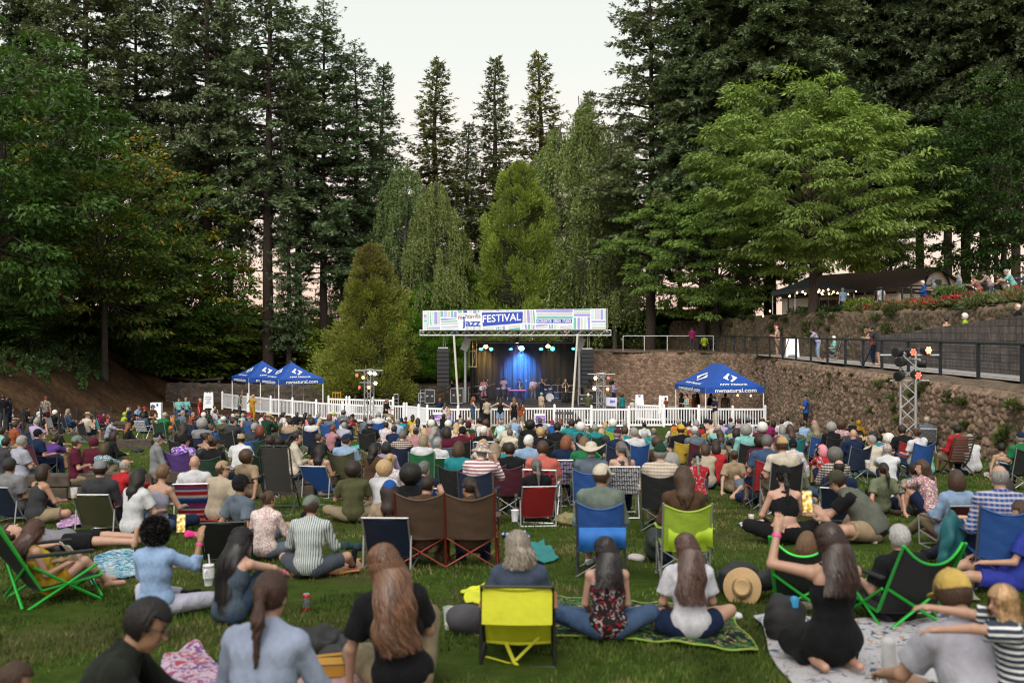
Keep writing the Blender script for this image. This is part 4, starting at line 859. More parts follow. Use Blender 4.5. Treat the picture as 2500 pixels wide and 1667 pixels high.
# ---- canopies
BLUE = plain('canopy_blue', (.010, .060, .30), .55, 0, .1, 4, .12)
def canopy(pa, d, ang, w, l, zv, hv, hp, ridge, label, colour=BLUE, lettering=True, legs=True, group='blue canopies', legh=None):
  """pa: photo pixel of the near corner; ang: heading of the front edge; l runs away behind it"""
  A = P(pa[0], pa[1], d); A.z = zv
  e1 = Vector((math.cos(ang), math.sin(ang), 0)); e2 = Vector((-math.sin(ang), math.cos(ang), 0))
  rt = empty('canopy', A); tag(rt, label, 'canopy', group)
  def pt(s, t, z): return A+e1*(s*w)+e2*(t*l)+Vector((0, 0, z))
  r0, r1 = (.5-ridge/2, .5+ridge/2)
  def roof(face, a, h, off=0.0):      # a along the edge 0..1, h up the slope 0..1
    z = hv+hp*(h+.0)*(.72+.28*h)
    k = .5*h
    if face == 'front': s, t = a*(1-h)+.5*h, r0*h; n = -e2
    elif face == 'right': s, t = 1-k, (a*(1-h)+h*(r0+(r1-r0)*a)); n = e1
    elif face == 'back': s, t = (1-a)*(1-h)+.5*h, 1-(1-r1)*h; n = e2
    else: s, t = k, ((1-a)*(1-h)+h*(r1-(r1-r0)*a)); n = -e1
    return pt(s, t, z)+(n*.5+Vector((0, 0, .85)))*off
  mb = MB()
  for f_ in ('front', 'right', 'back', 'left'):
    nu, nv = 6, 8; V = [roof(f_, i/nu, j/nv) for j in range(nv+1) for i in range(nu+1)]; w1 = nu+1
    mb.add(V, [(j*w1+i, j*w1+i+1, j*w1+w1+i+1, j*w1+w1+i) for j in range(nv) for i in range(nu)])
  part(mb, 'roof', colour, rt, True)
  def val(face, a, v, off=0.0):
    s, t, n = dict(front=(a, 0, -e2), right=(1, a, e1), back=(1-a, 1, e2), left=(0, 1-a, -e1))[face]
    return pt(s, t, hv*v)+n*(off+.01)
  mb = MB()
  for f_ in ('front', 'right', 'back', 'left'):
    n = 10; V = [val(f_, i/n, v, .012*math.sin(i*2)) for v in (0, 1) for i in range(n+1)]; mb.add(V, [(i, i+1, n+2+i, n+1+i) for i in range(n)])
  part(mb, 'valance', colour, rt, True)
  if lettering:
    mb = MB()
    put_text(mb, 'nwnatural.com', lambda u, v: val('front', .16+.70*u, .12+.72*v, .03), .02); put_text(mb, 'nwnatural.com', lambda u, v: val('left', .16+.70*u, .12+.72*v, .03), .02)
    put_text(mb, 'NW Natural', lambda u, v: roof('front', .24+.52*u, .10+.085*v, .03), .03); put_text(mb, 'NW Natural', lambda u, v: roof('left', .24+.52*u, .10+.085*v, .03), .03)
    part(mb, 'lettering', plain('letter_white', (.78, .78, .78)), rt)
    mb = MB()
    for f_ in ('front', 'left'):   # diamond emblem cut by a slanting N
      def g(x, y): return roof(f_, .5+x*.13/(1-.42-y*.12), .45+y*.19, .035)
      for poly in ([(-1, 0), (-.35, -.65), (-.35, .15), (.2, .8), (0, 1)], [(1, 0), (.35, .65), (.35, -.15), (-.2, -.8), (0, -1)]):
        if poly: mb.add([g(x, y) for x, y in poly], [tuple(range(len(poly)))])
    part(mb, 'emblem', plain('letter_white', (.78, .78, .78)), rt)
  for s, t in ((0, 0), (1, 0), (1, 1), (0, 1)):
    p = pt(.01+.98*s, .01+.98*t, 0); zb = Gz(p.x, p.y) if legh is None else p.z-legh
    mb = MB(); mb.box(((p.x, p.y, (p.z+hv+zb)/2)), (.05, .05, p.z+hv-zb)); part(mb, 'leg', WHITEP, rt)
  return rt
canopy((680, 939), 60, R(36), 2.95, 2.95, E-3.24, .30, 1.02, 0, 'front blue pop-up canopy at the left with white leg posts')
canopy((607, 933.5), 62.4, R(36), 2.95, 2.95, E-3.24, .30, 1.02, 0, 'rear blue pop-up canopy half hidden behind the front left one')
canopy((1722, 960), 53, R(12), 3.4, 4.4, E-3.32, .30, 1.20, .36, 'long blue pop-up canopy by the lava wall on the right')
# ---- white picket fences
def fence(pts, label, hgt=1.07, name='picket_fence', solid=()):
  rt = empty(name, (pts[0][0], pts[0][1], Gz(*pts[0]))); tag(rt, label, 'fence')
  for i, (x, y) in enumerate(pts):
    z = Gz(x, y); mb = MB(); mb.box((x, y, z+(hgt+.06)/2), (.11, .11, hgt+.06)); mb.lathe([(.085, 0), (.085, .03), (.01, .09)], (x, y, z+hgt+.06), 4, Matrix.Rotation(R(45), 3, 'Z')); part(mb, 'post', WHITEP, rt)
  for i in range(len(pts)-1):
    (xa, ya), (xb, yb) = pts[i], pts[i+1]; za, zb = Gz(xa, ya), Gz(xb, yb); a = math.atan2(yb-ya, xb-xa); Lg = math.hypot(xb-xa, yb-ya); M = Matrix.Rotation(a, 3, 'Z')
    mb = MB(); cx, cy, cz = (xa+xb)/2, (ya+yb)/2, (za+zb)/2
    for z in (.14, hgt-.08): mb.box((cx, cy, cz+z), (Lg-.11, .045, .10), M)
    n = int((Lg-.15)/(.052 if i in solid else .125))
    for k in range(n):
      t = (k+.5)/n; mb.box((xa+(xb-xa)*t, ya+(yb-ya)*t, za+(zb-za)*t+hgt/2+.02), (.048, .02, hgt-.3), M)
    part(mb, 'panel', WHITEP, rt)
FA = [(at(543, 66.5), 66.5), (at(605, 63.5), 63.5), (at(661, 61.2), 61.2), (at(714, 59.8), 59.8), (at(772, 58.4), 58.4), (at(837, 57), 57), (at(907, 56), 56), (at(986, 55.3), 55.3)]
fence(FA, 'white picket fence running down from the left canopies towards the middle')
FB = [(at(986, 55.3)+.15, 55.25), (at(1022, 54.4), 54.4), (at(1043, 53.9), 53.9)]+[(at(px, 53.1), 53.1) for px in (1118, 1197, 1275, 1353.8, 1444, 1535, 1620.7, 1706, 1788.6, 1868)]
fence(FB, 'long white picket fence between the audience and the stage', solid=(0, 1))
fence([(at(px, d), d) for px, d in ((802, 62), (846, 61.5), (853, 61), (910, 60.5), (960, 60))], 'inner white picket fence behind the left light tower')
fence([(at(px, d), d) for px, d in ((1553, 57.5), (1617, 56.5))], 'short inner white picket fence right of the straw hat', hgt=1.0)
# ---- black rope fence on the left bank
rt = empty('rope_fence', (at(56, 44), 44, Gz(at(56, 44), 44))); tag(rt, 'black rope fence along the foot of the left bank', 'fence')
pr = []
for px, d in ((10, 41), (56, 42), (100, 43), (144, 44.5), (188, 46), (230, 47.5), (272, 49.5), (315, 52)):
  x = at(px, d); z = Gz(x, d); mb = MB(); mb.box((x, d, z+.55), (.10 if px == 230 else .06, .06, 1.25)); part(mb, 'post', BLACK, rt); pr.append((x, d, z+1.0))
for a, b_ in zip(pr[:-1], pr[1:]):
  mb = MB(); mb.tube([tuple(a[i]*(1-t)+b_[i]*t-(.18*4*t*(1-t) if i == 2 else 0) for i in range(3)) for t in np.linspace(0, 1, 7)], .012, 5); part(mb, 'rope', BLACK, rt)
# ---- path railing with wires
def railing(pts, label, h=1.07, rail=.045, post=.085, wires=8, name='railing', mat=None, braces=()):
  mat = mat or RAILBLK
  rt = empty(name, pts[0]); tag(rt, label, 'railing')
  mb = MB(); mb.tube([(x, y, z+h) for x, y, z in pts], rail, 8); part(mb, 'top_rail', mat, rt, True)
  for x, y, z in pts: mb = MB(); mb.box((x, y, z+h/2), (post, post, h)); part(mb, 'post', mat, rt)
  if wires:
    mb = MB()
    for k in range(wires): mb.tube([(x, y, z+.12+(h-.2)*k/wires) for x, y, z in pts], .006, 4)
    part(mb, 'wire', mat, rt)
  for i, sgn in braces:
    x, y, z = pts[i]; mb = MB(); mb.tube([(x, y, z+.05), (x-.1, y+sgn*1.5, z+h-.05)], .022, 6); part(mb, 'brace', mat, rt)
ry = [17.5, 19.6, 21.8, 24, 26.6, 29.2, 31.9, 34.6, 37.2, 39.3, 41.5, 44, 46.6, 49.2, 51.8, 54.6, 57.6, 60.8, 64, 67, 69.5]
railing([(13.62+.018*(y-26), y, E-1.42) for y in ry], 'long black wire railing along the path above the lava wall', braces=((9, -1), (9, 1), (14, -1), (14, 1)))
railing([(x, 70.2+.1*(14.4-x), E-1.42) for x in (14.2, 12.6, 11, 9.4, 7.9)], 'thin green-grey rail on top of the back wall right of the stage', rail=.03, post=.06, wires=0, mat=GALV)
railing([(x, y, E+1.18) for x, y in ((21.9, 48.2), (23.5, 46.9), (24.9, 45.6), (26.2, 44.4))], 'upper black railing with people leaning on it at the right edge', braces=())
railing([(at(px, d), d, E+z) for px, d, z in ((1925, 63, 1.0), (2000, 61, 1.05), (2075, 58.5, 1.15), (2112, 57, 1.2), (2155, 55.5, 1.3), (2203, 53.5, 1.4), (2225, 52.5, 1.3), (2310, 50.5, 1.25))], 'sloping black handrail in front of the building')
rt = empty('log_rail', (at(370, 76), 76, Gz(at(370, 76), 76))); tag(rt, 'low weathered log rail on the earth behind the left stone wall', 'rail')
mb = MB(); mb.tube([(at(px, 75.5), 75.5, Gz(at(px, 75.5), 75.5)+z) for px, z in ((372, .5), (420, .38), (480, .35), (545, .42))], .09, 7); part(mb, 'log', plain('log', (.10, .075, .06), .9), rt)
for px in (378, 470, 535): mb = MB(); mb.tube([(at(px, 75.6), 75.6, Gz(at(px, 75.6), 75.6)-.1), (at(px, 75.6), 75.6, Gz(at(px, 75.6), 75.6)+.5)], .12, 7); part(mb, 'post', plain('log', (.10, .075, .06)), rt)
# ---- A-frame signs and boards
def aframe(px, pb, d, w, h, lines, label, rz=0.0, emblem=None, mat=SIGNW, z=None):
  x = at(px, d); zb = Gz(x, d) if z is None else z; rt = empty('sandwich_board', (x, d, zb), rz); tag(rt, label, 'sign', 'sandwich boards')
  sp = h*.22
  def fp(u, v, off=0.0): return ((u-.5)*w*(1-.12*v), -sp*(1-v)-off, h*v)
  def bk(u, v, off=0.0): return ((u-.5)*w*(1-.12*v), sp*(1-v)+off, h*v)
  for f_ in (fp, bk):
    mb = MB(); mb.poly([f_(0, 0), f_(.12, 0), f_(.2, .1), f_(.8, .1), f_(.88, 0), f_(1, 0), f_(1, 1), f_(.72, 1), f_(.7, .93), f_(.62, .93), f_(.6, 1), f_(.4, 1), f_(.38, .93), f_(.3, .93), f_(.28, 1), f_(0, 1)], .03, (0, 1, .2)); mb.build('board', mat, rt)
  if lines:
    mb = MB(); n = len(lines)
    for i, s in enumerate(lines):
      lw = min(.62, .13*len(s)); v0 = .70-.115*i; put_text(mb, s, lambda u, v: fp(.5-lw/2+lw*u, v0+.06*v, .028), .02)
    mb.build('lettering', INK, rt)
  if emblem:
    mb = MB(); mb.add([fp(u, v, .028) for u, v in ((.36, .8), (.64, .8), (.64, .95), (.36, .95))], [(0, 1, 2, 3)]); mb.build('emblem', emblem, rt)
aframe(509, 0, 66.2, .66, 1.15, ['ARTISTS', 'STAFF', 'VIP', 'ONLY'], 'white sandwich board reading ARTISTS STAFF VIP ONLY by the end of the fence', R(12))
aframe(1620, 0, 60.5, .60, 1.1, ['ARTISTS', 'STAFF', 'ONLY'], 'white sandwich board reading ARTISTS STAFF ONLY on the concrete', R(-14), z=E-5.03)
aframe(1561, 0, 65.5, .56, .8, [], 'small white sandwich board with blue square near the lava wall', 0, INKB, z=E-4.98)
aframe(988, 0, 77, .58, .85, ['STAFF', 'ONLY'], 'beige sandwich board on the earth left of the stage', .2, None, plain('sign_beige', (.5, .44, .38), .6))
aframe(1934, 0, 54, .72, 1.05, ['FESTIVAL', 'WELCOME'][:0], 'white printed sandwich board behind the path railing', R(-10), None, z=E-1.4)
x = at(382, 57); rt = empty('sign_board', (x, 57, Gz(x, 57))); tag(rt, 'tall white board with small blue emblem beside the man leaning forward', 'sign')
mb = MB(); mb.box((x, 57, Gz(x, 57)+.55), (.62, .3, 1.1), None, .02); part(mb, 'board', SIGNW, rt); mb = MB(); mb.box((x+.1, 56.84, Gz(x, 57)+.98), (.1, .01, .14)); part(mb, 'emblem', INKB, rt)
rt = empty('sign_board', P(1492, 981, 56)); tag(rt, 'white square board with blue jazz lettering on a stand', 'sign')
mb = MB(); mb.box(P(1493, 981, 56), (.62, .04, .5), Matrix.Rotation(R(4), 3, 'Y'), .02); part(mb, 'board', plain('sign_lilac', (.62, .62, .78), .6, 0, 0, 3, .04), rt)
mb = MB(); put_text(mb, 'jazz', lambda u, v: P(1489.5+12*u, 985.5-10.5*v, 55.97), .03); part(mb, 'lettering', INKB, rt)
mb = MB(); mb.tube([P(1504, 972, 56.1), P(1505, 1010, 56.1)], .04); part(mb, 'post', SIGNW, rt)
for px, py, lb in ((1069, 1019, 'purple poster with white header on the fence beside the girl in white'), (1319, 1022, 'lavender poster fixed to the fence near the stage centre')):
  rt = empty('poster', P(px, py, 52.9)); tag(rt, lb, 'poster', 'posters on the fence')
  c = P(px, py, 52.9); mb = MB(); mb.box(c, (.56, .02, .56)); part(mb, 'board', SIGNW, rt)
  mb = MB(); mb.box(c+Vector((0, -.014, -.04)), (.50, .006, .40)); part(mb, 'print', plain('poster_purple', (.20, .13, .42), .6, 0, 0, 7, .5), rt)
  mb = MB(); mb.box(c+Vector((.08, -.02, .06)), (.2, .004, .05)); mb.box(c+Vector((.02, -.02, -.08)), (.34, .004, .12)); part(mb, 'picture', plain('poster_pink', (.55, .38, .5), .6, 0, 0, 9, .5), rt)
rt = empty('barrier', P(822, 966, 66)); tag(rt, 'small yellow metal barrier behind the inner fence', 'barrier')
mb = MB()
for i in range(4): mb.tube([P(812+6.6*i, 980, 66), P(812+6.6*i, 958.5, 66)], .025)
mb.tube([P(811, 958.5, 66), P(833, 958.5, 66)], .03); part(mb, 'frame', plain('yellow_paint', (.62, .33, .04), .5), rt)
for px in (944, 967):
  c = P(px, 962, 64.5); rt = empty('stool', c); tag(rt, 'thin metal bar stool left of the stage, '+('darker one' if px == 944 else 'paler one'), 'stool')
  mb = MB(); mb.box(c, (.3, .3, .04)); part(mb, 'seat', GALV if px > 950 else BLACK, rt)
  mb = MB()
  for sx_ in (-.13, .13):
    for sy_ in (-.13, .13): mb.tube([c+Vector((sx_, sy_, 0)), c+Vector((sx_*1.2, sy_*1.2, -.75))], .014, 5)
  for zz in (-.3, -.55): mb.tube([c+Vector((-.14, -.14, zz)), c+Vector((.14, -.14, zz))], .012, 5)
  part(mb, 'legs', GALV if px > 950 else BLACK, rt)
for px in (1366, 1390.5):
  c = P(px, 1017, 52.4); rt = empty('folding_chair', (c.x, c.y, Gz(c.x, c.y))); tag(rt, 'empty dark folding chair by the fence, '+('left' if px < 1380 else 'right with a blue cup on it'), 'chair')
  g = Gz(c.x, c.y); mb = MB(); mb.box((c.x, c.y, g+.78), (.46, .03, .14), None, .01); part(mb, 'backrest', plain('grey_plastic', (.05, .055, .065), .5), rt)
  mb = MB(); mb.box((c.x, c.y+.22, g+.44), (.44, .4, .03), None, .01); part(mb, 'seat', plain('grey_plastic', (.05, .055, .065)), rt)
  mb = MB()
  for s in (-.21, .21): mb.tube([(c.x+s, c.y, g+.84), (c.x+s, c.y+.38, g)], .014, 6); mb.tube([(c.x+s, c.y+.38, g+.44), (c.x+s, c.y-.05, g)], .014, 6)
  part(mb, 'frame', GALV, rt)
# ---- building with lit canopy
FL = E+1.0
rt = empty('building', (25, 66, FL)); tag(rt, 'cream timber building with brown gabled roof on the upper terrace', 'building')
pk = Vector((26.95, 63, 0)); rd = Vector((-4.3, 9, 0)).normalized(); gd = Vector((rd.y, -rd.x, 0)); Lb_ = 11.0
def bpz(a, b_, z): q = pk+rd*a+gd*b_; return (q.x, q.y, z)
hw = 3.1; zr, ze = E+4.0, E+2.75
CREAM = plain('cream_boards', (.78, .68, .56), .7, 0, 0, 3, .12); TRIM = plain('dark_trim', (.035, .024, .018), .7); SHING = plain('shingles', (.07, .042, .028), .9, 0, .5, 9, .4)
mb = MB(); mb.add([bpz(.15, -hw, FL-.6), bpz(.15, hw, FL-.6), bpz(.15, hw, ze), bpz(.15, 0, zr-.06), bpz(.15, -hw, ze), bpz(Lb_, -hw, FL-.6), bpz(Lb_, hw, FL-.6), bpz(Lb_, hw, ze), bpz(Lb_, 0, zr-.06), bpz(Lb_, -hw, ze)],
   [(0, 1, 2, 3, 4), (9, 8, 7, 6, 5), (0, 4, 9, 5), (1, 6, 7, 2)]); part(mb, 'wall', CREAM, rt)
mb = MB()
for s in (-1, 1):
  mb.poly([bpz(-.1, 0, zr), bpz(-.1, s*(hw+.55), ze-.27), bpz(Lb_+.5, s*(hw+.55), ze-.27), bpz(Lb_+.5, 0, zr)], .12, (0, 0, 1))
part(mb, 'roof', SHING, rt)
mb = MB()
for s in (-1, 1): mb.poly([bpz(-.14, 0, zr+.02), bpz(-.14, s*(hw+.6), ze-.26), bpz(-.14, s*(hw+.6), ze-.40), bpz(-.14, 0, zr-.12)], .05, rd)
mb.poly([bpz(.08, -hw, ze-.1), bpz(.08, hw, ze-.1), bpz(.08, hw, ze-.42), bpz(.08, -hw, ze-.42)], .06, rd)
for s in (-1, 1): mb.tube([bpz(.04, s*(.55+.55*math.sin(t*1.5)), zr-.25-.85*t) for t in np.linspace(0, 1, 7)], .07, 6)
mb.poly([bpz(.5, -hw-.03, ze-.1), bpz(Lb_, -hw-.03, ze-.1), bpz(Lb_, -hw-.03, ze-.4), bpz(.5, -hw-.03, ze-.4)], .06, gd); part(mb, 'trim', TRIM, rt)
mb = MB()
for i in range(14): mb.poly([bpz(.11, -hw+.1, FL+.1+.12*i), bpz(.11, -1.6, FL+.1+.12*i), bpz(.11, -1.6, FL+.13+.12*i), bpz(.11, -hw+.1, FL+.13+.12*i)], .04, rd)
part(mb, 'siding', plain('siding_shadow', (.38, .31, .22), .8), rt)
mb = MB(); mb.poly([bpz(.1, -.42, zr-.75), bpz(.1, .42, zr-.75), bpz(.1, .42, zr-1.2), bpz(.1, 0, zr-1.32), bpz(.1, -.42, zr-1.2)], .05, rd); part(mb, 'sign_plate', plain('sign_green', (.05, .08, .06), .5), rt)
mb = MB(); mb.poly([bpz(.09, -1.4, FL-.4), bpz(.09, hw-.2, FL-.4), bpz(.09, hw-.2, ze-.45), bpz(.09, -1.4, ze-.45)], .03, rd); part(mb, 'window', plain('dim_window', (.06, .045, .035), .25), rt)
mb = MB()
for i in range(16): mb.box(bpz(1.2+.42*i, -hw-.5, FL+.55), (.06, .35, 1.1), Matrix.Rotation(math.atan2(rd.y, rd.x), 3, 'Z'))
part(mb, 'porch_slats', plain('slat_grey', (.16, .12, .09), .8), rt)
GREYC = plain('canopy_grey', (.07, .085, .10), .6, 0, .1, 4, .15)
canopy((1940, 726), 62.5, R(8), 4.0, 3.6, E+2.35, .28, .95, 0, 'grey pop-up canopy with bulb string beside the building', GREYC, False, group='', legh=1.4)
rt = empty('string_lights', P(1990, 715, 60.5)); tag(rt, 'string of warm bulbs glowing under the grey canopy', 'string lights')
rl = random.Random(4); wire = []
for px, py in [(1928, 723), (1946, 715), (1960, 713), (1966, 717), (1998, 713), (2000, 709), (2006, 715), (2010, 710), (2008, 718), (2022, 707), (2024, 717), (2031, 720), (2035, 713), (2045, 716), (2071, 717), (2090, 713)]:
  p = P(px, py, 60.4+rl.random()); wire.append(p); mb = MB(); mb.lathe([(.01, .07), (.03, .05), (.055, 0), (.04, -.04), (.005, -.055)], p, 10); part(mb, 'bulb', glow('bulb_warm', (1, .55, .2), 12), rt, True)
mb = MB(); mb.tube([p+Vector((0, 0, .08)) for p in wire], .008, 4); part(mb, 'cord', BLACK, rt)
for px, py in ((1880, 760), (1863, 771)):
  p = P(px, py, 60); rt = empty('string_lights', p); tag(rt, 'single warm bulb by the wide fir trunk, '+('upper' if py < 765 else 'lower'), 'bulb'); mb = MB(); mb.lathe([(.01, .07), (.055, 0), (.005, -.055)], p, 10); part(mb, 'bulb', glow('bulb_warm', (1, .55, .2), 12), rt)
for px, py in ((1801, 965), (1833, 966)):
  p = P(px, py, 54); rt = empty('string_lights', p); tag(rt, 'warm bulb under the long blue canopy, '+('left one' if px < 1820 else 'right one'), 'bulb'); mb = MB(); mb.lathe([(.01, .06), (.05, 0), (.005, -.05)], p, 10); part(mb, 'bulb', glow('bulb_warm', (1, .55, .2), 12), rt)
# ---- flowers and hedge on the upper terrace
def clumps(name, label, cat, pts, leaf, cols, n, sz, accent=None, acc=0, seed=0, group=None):
  r = np.random.default_rng(seed); V, C = [], []
  for (x, y, z, s) in pts:
    u = unit(r.normal(0, 1, (n, 3))); u[:, 2] = abs(u[:, 2]); q = np.array([x, y, z])+u*r.uniform(.2, 1, (n, 1))*s*np.array([1, 1, .8])
    d = unit(u+r.normal(0, .5, (n, 3))+[0, 0, .5]); nn = unit(r.normal(0, 1, (n, 3))); nn = unit(nn-d*(nn*d).sum(1, keepdims=True)); L = leaf*r.uniform(.5, 1.4, n)
    V.append(kites(q, d, nn, L, L*.5)); t = r.random((n, 1)); c = (np.array(cols[0])*(1-t)+np.array(cols[1])*t)*r.uniform(.7, 1.2)
    if accent is not None: c = np.where((r.random((n, 1)) < acc*r.choice([0, 1.8])) & (u[:, 2:3] > .45), accent, c)
    C.append(c)
  V = np.concatenate(V); C = np.repeat(np.concatenate(C), 4, 0)
  return tag(ob(name, mesh_np(name, V.reshape(-1, 3), np.arange(4*len(V)).reshape(-1, 4), col=C, smooth=False), LEAF, color=(1, 1, 1)), label, cat, group)
r = np.random.default_rng(5)
pts = [(x, y, E+1.05, r.uniform(.35, .7)) for px, d in zip(np.linspace(2130, 2330, 34), np.linspace(53, 44, 34)) for x, y in [(at(px+r.normal(0, 8), d)+r.normal(0, .3), d)]]
clumps('flower_bed', 'bed of red-flowering low plants along the upper wall', 'flowers', pts, .16, ((.07, .085, .03), (.17, .15, .055)), 330, 1, (.42, .02, .03), .30, 1)
pts = [(at(px, d)+r.normal(0, .3), d, E+1.1, r.uniform(.4, .75)) for px, d in zip(np.linspace(2320, 2520, 26), np.linspace(44, 37, 26))]
clumps('flower_bed', 'flowering bank with red blooms below the leaning watchers', 'flowers', pts, .16, ((.06, .085, .03), (.15, .15, .06)), 330, 1, (.42, .02, .04), .22, 2)
clumps('hedge', 'low green hedge in front of the grey canopy', 'hedge', [(at(px, d), d, E+1.0, .6) for px, d in zip(np.linspace(1945, 2075, 14), np.linspace(63, 57, 14))], .16, ((.02, .045, .012), (.04, .08, .02)), 300, 1, seed=3)
clumps('bush', 'round yellow-green bush beside the porch slats', 'bush', [(at(2098, 55.5)+dx, 55.5, E+1.05+dz, .55) for dx in (-.35, .1, .45) for dz in (0, .3)], .17, ((.09, .14, .02), (.17, .23, .04)), 260, 1, seed=4)
clumps('bush', 'tall feathery shrub under the railing watchers', 'bush', [(at(2318, 47)+dx, 47, E+1.1+dz, .5) for dx in (-.3, .1, .4) for dz in (0, .3, .6)], .2, ((.07, .11, .03), (.13, .17, .05)), 170, 1, seed=6)
iv = [(x, y, z, r.uniform(.25, .55)) for x, y, z in [(np.interp(y, [40, 46, 54, 62, 69, 76], [18.4, 18.3, 17.4, 16.9, 16.3, 15.5])-.2, y, E+r.uniform(-.7, .95)) for y in r.uniform(39, 72, 46)]]
clumps('ivy', 'ivy and ferns growing over the rough upper wall', 'ivy', iv, .13, ((.025, .045, .012), (.08, .09, .03)), 190, 1, seed=7)
fe = [(float(xw(y))-.18, y, E+z, r.uniform(.1, .22)) for y, z in zip(r.uniform(23, 36, 16), r.uniform(-3.0, -1.9, 30))]
clumps('fern', 'fern clumps growing on the near lava wall at right', 'ferns', fe, .2, ((.06, .08, .025), (.13, .15, .05)), 90, 1, seed=8)
m_ = [(float(xw(y))-.12, y, E+z, r.uniform(.1, .25)) for y, z in zip(r.uniform(22, 60, 60), r.uniform(-3.6, -1.7, 60))]
clumps('moss', 'weeds and moss sprouting on the lava wall', 'weeds', m_, .12, ((.04, .045, .014), (.09, .085, .03)), 70, 1, seed=9)
r2 = np.random.default_rng(15)
clumps('undergrowth', 'shady undergrowth at the foot of the trees behind the rail', 'undergrowth', [(x, y, E-1.4, r2.uniform(.5, 1.3)) for x, y in zip(r2.uniform(5, 18, 60), r2.uniform(80, 96, 60))]+[(x, y, Gz(x, y), r2.uniform(.4, 1.0)) for x, y in zip(r2.uniform(-26, 4, 110), r2.uniform(78, 100, 110))], .28, ((.04, .06, .016), (.12, .13, .035)), 150, 1, seed=10)['kind'] = 'stuff'
bk_ = [(-xx-t_, y, Gz(-xx-t_, y)+.1, r2.uniform(.5, 1.1)) for y, t_ in zip(r2.uniform(46, 82, 90), r2.uniform(3.6, 9, 90)) for xx in [np.interp(y, [38, 50, 60, 70, 80], [25, 23.8, 23.5, 24.2, 26])]]
clumps('undergrowth', 'dark brambles covering the upper half of the left bank', 'undergrowth', bk_, .2, ((.03, .05, .014), (.06, .09, .025)), 190, 1, seed=12)['kind'] = 'stuff'
# ================================================================== PEOPLE (bodies as one continuous surface from a distance field)
def surface_nets(D, org, h):
  S = D < 0
  nx, ny, nz = D.shape
  cnt = np.zeros((nx-1, ny-1, nz-1), np.int8)
  for i in (0, 1):
    for j in (0, 1):
      for k in (0, 1): cnt += S[i:nx-1+i, j:ny-1+j, k:nz-1+k]
  act = (cnt > 0) & (cnt < 8)
  I = np.argwhere(act)
  if len(I) == 0: return np.zeros((0, 3)), np.zeros((0, 4), int)
  idx = -np.ones(act.shape, np.int32); idx[act] = np.arange(len(I))
  c = {(i, j, k): D[I[:, 0]+i, I[:, 1]+j, I[:, 2]+k] for i in (0, 1) for j in (0, 1) for k in (0, 1)}
  acc = np.zeros((len(I), 3)); n = np.zeros(len(I))
  for ax in range(3):
    for a in (0, 1):
      for b in (0, 1):
        p0 = [0, 0, 0]; p1 = [0, 0, 0]; o = [q for q in range(3) if q != ax]
        p0[o[0]] = p1[o[0]] = a; p0[o[1]] = p1[o[1]] = b; p1[ax] = 1
        d0, d1 = c[tuple(p0)], c[tuple(p1)]; m = (d0 < 0) != (d1 < 0)
        t = np.where(m, d0/(d0-d1+1e-12), 0); pos = np.zeros((len(I), 3)); pos[:, o[0]] = a; pos[:, o[1]] = b; pos[:, ax] = t
        acc += pos*m[:, None]; n += m
  V = (I+acc/n[:, None])*h+org
  FS = []
  for ax in range(3):
    o = [q for q in range(3) if q != ax]
    sl0 = [slice(1, -1)]*3; sl1 = [slice(1, -1)]*3
    sl0[ax] = slice(0, D.shape[ax]-1); sl1[ax] = slice(1, D.shape[ax])
    a, b = S[tuple(sl0)], S[tuple(sl1)]; E_ = np.argwhere(a != b)
    if len(E_) == 0: continue
    flip = a[E_[:, 0], E_[:, 1], E_[:, 2]]
    base = E_.copy(); base[:, o[0]] += 1; base[:, o[1]] += 1
    q = []
    for da, db in ((-1, -1), (0, -1), (0, 0), (-1, 0)):
      p = base.copy(); p[:, o[0]] += da; p[:, o[1]] += db; q.append(idx[p[:, 0], p[:, 1], p[:, 2]])
    q = np.stack(q, -1);
    if ax == 1: flip = ~flip
    q[~flip] = q[~flip][:, ::-1]; FS.append(q)
  Fc = np.concatenate(FS); return V, Fc[(Fc >= 0).all(1)]
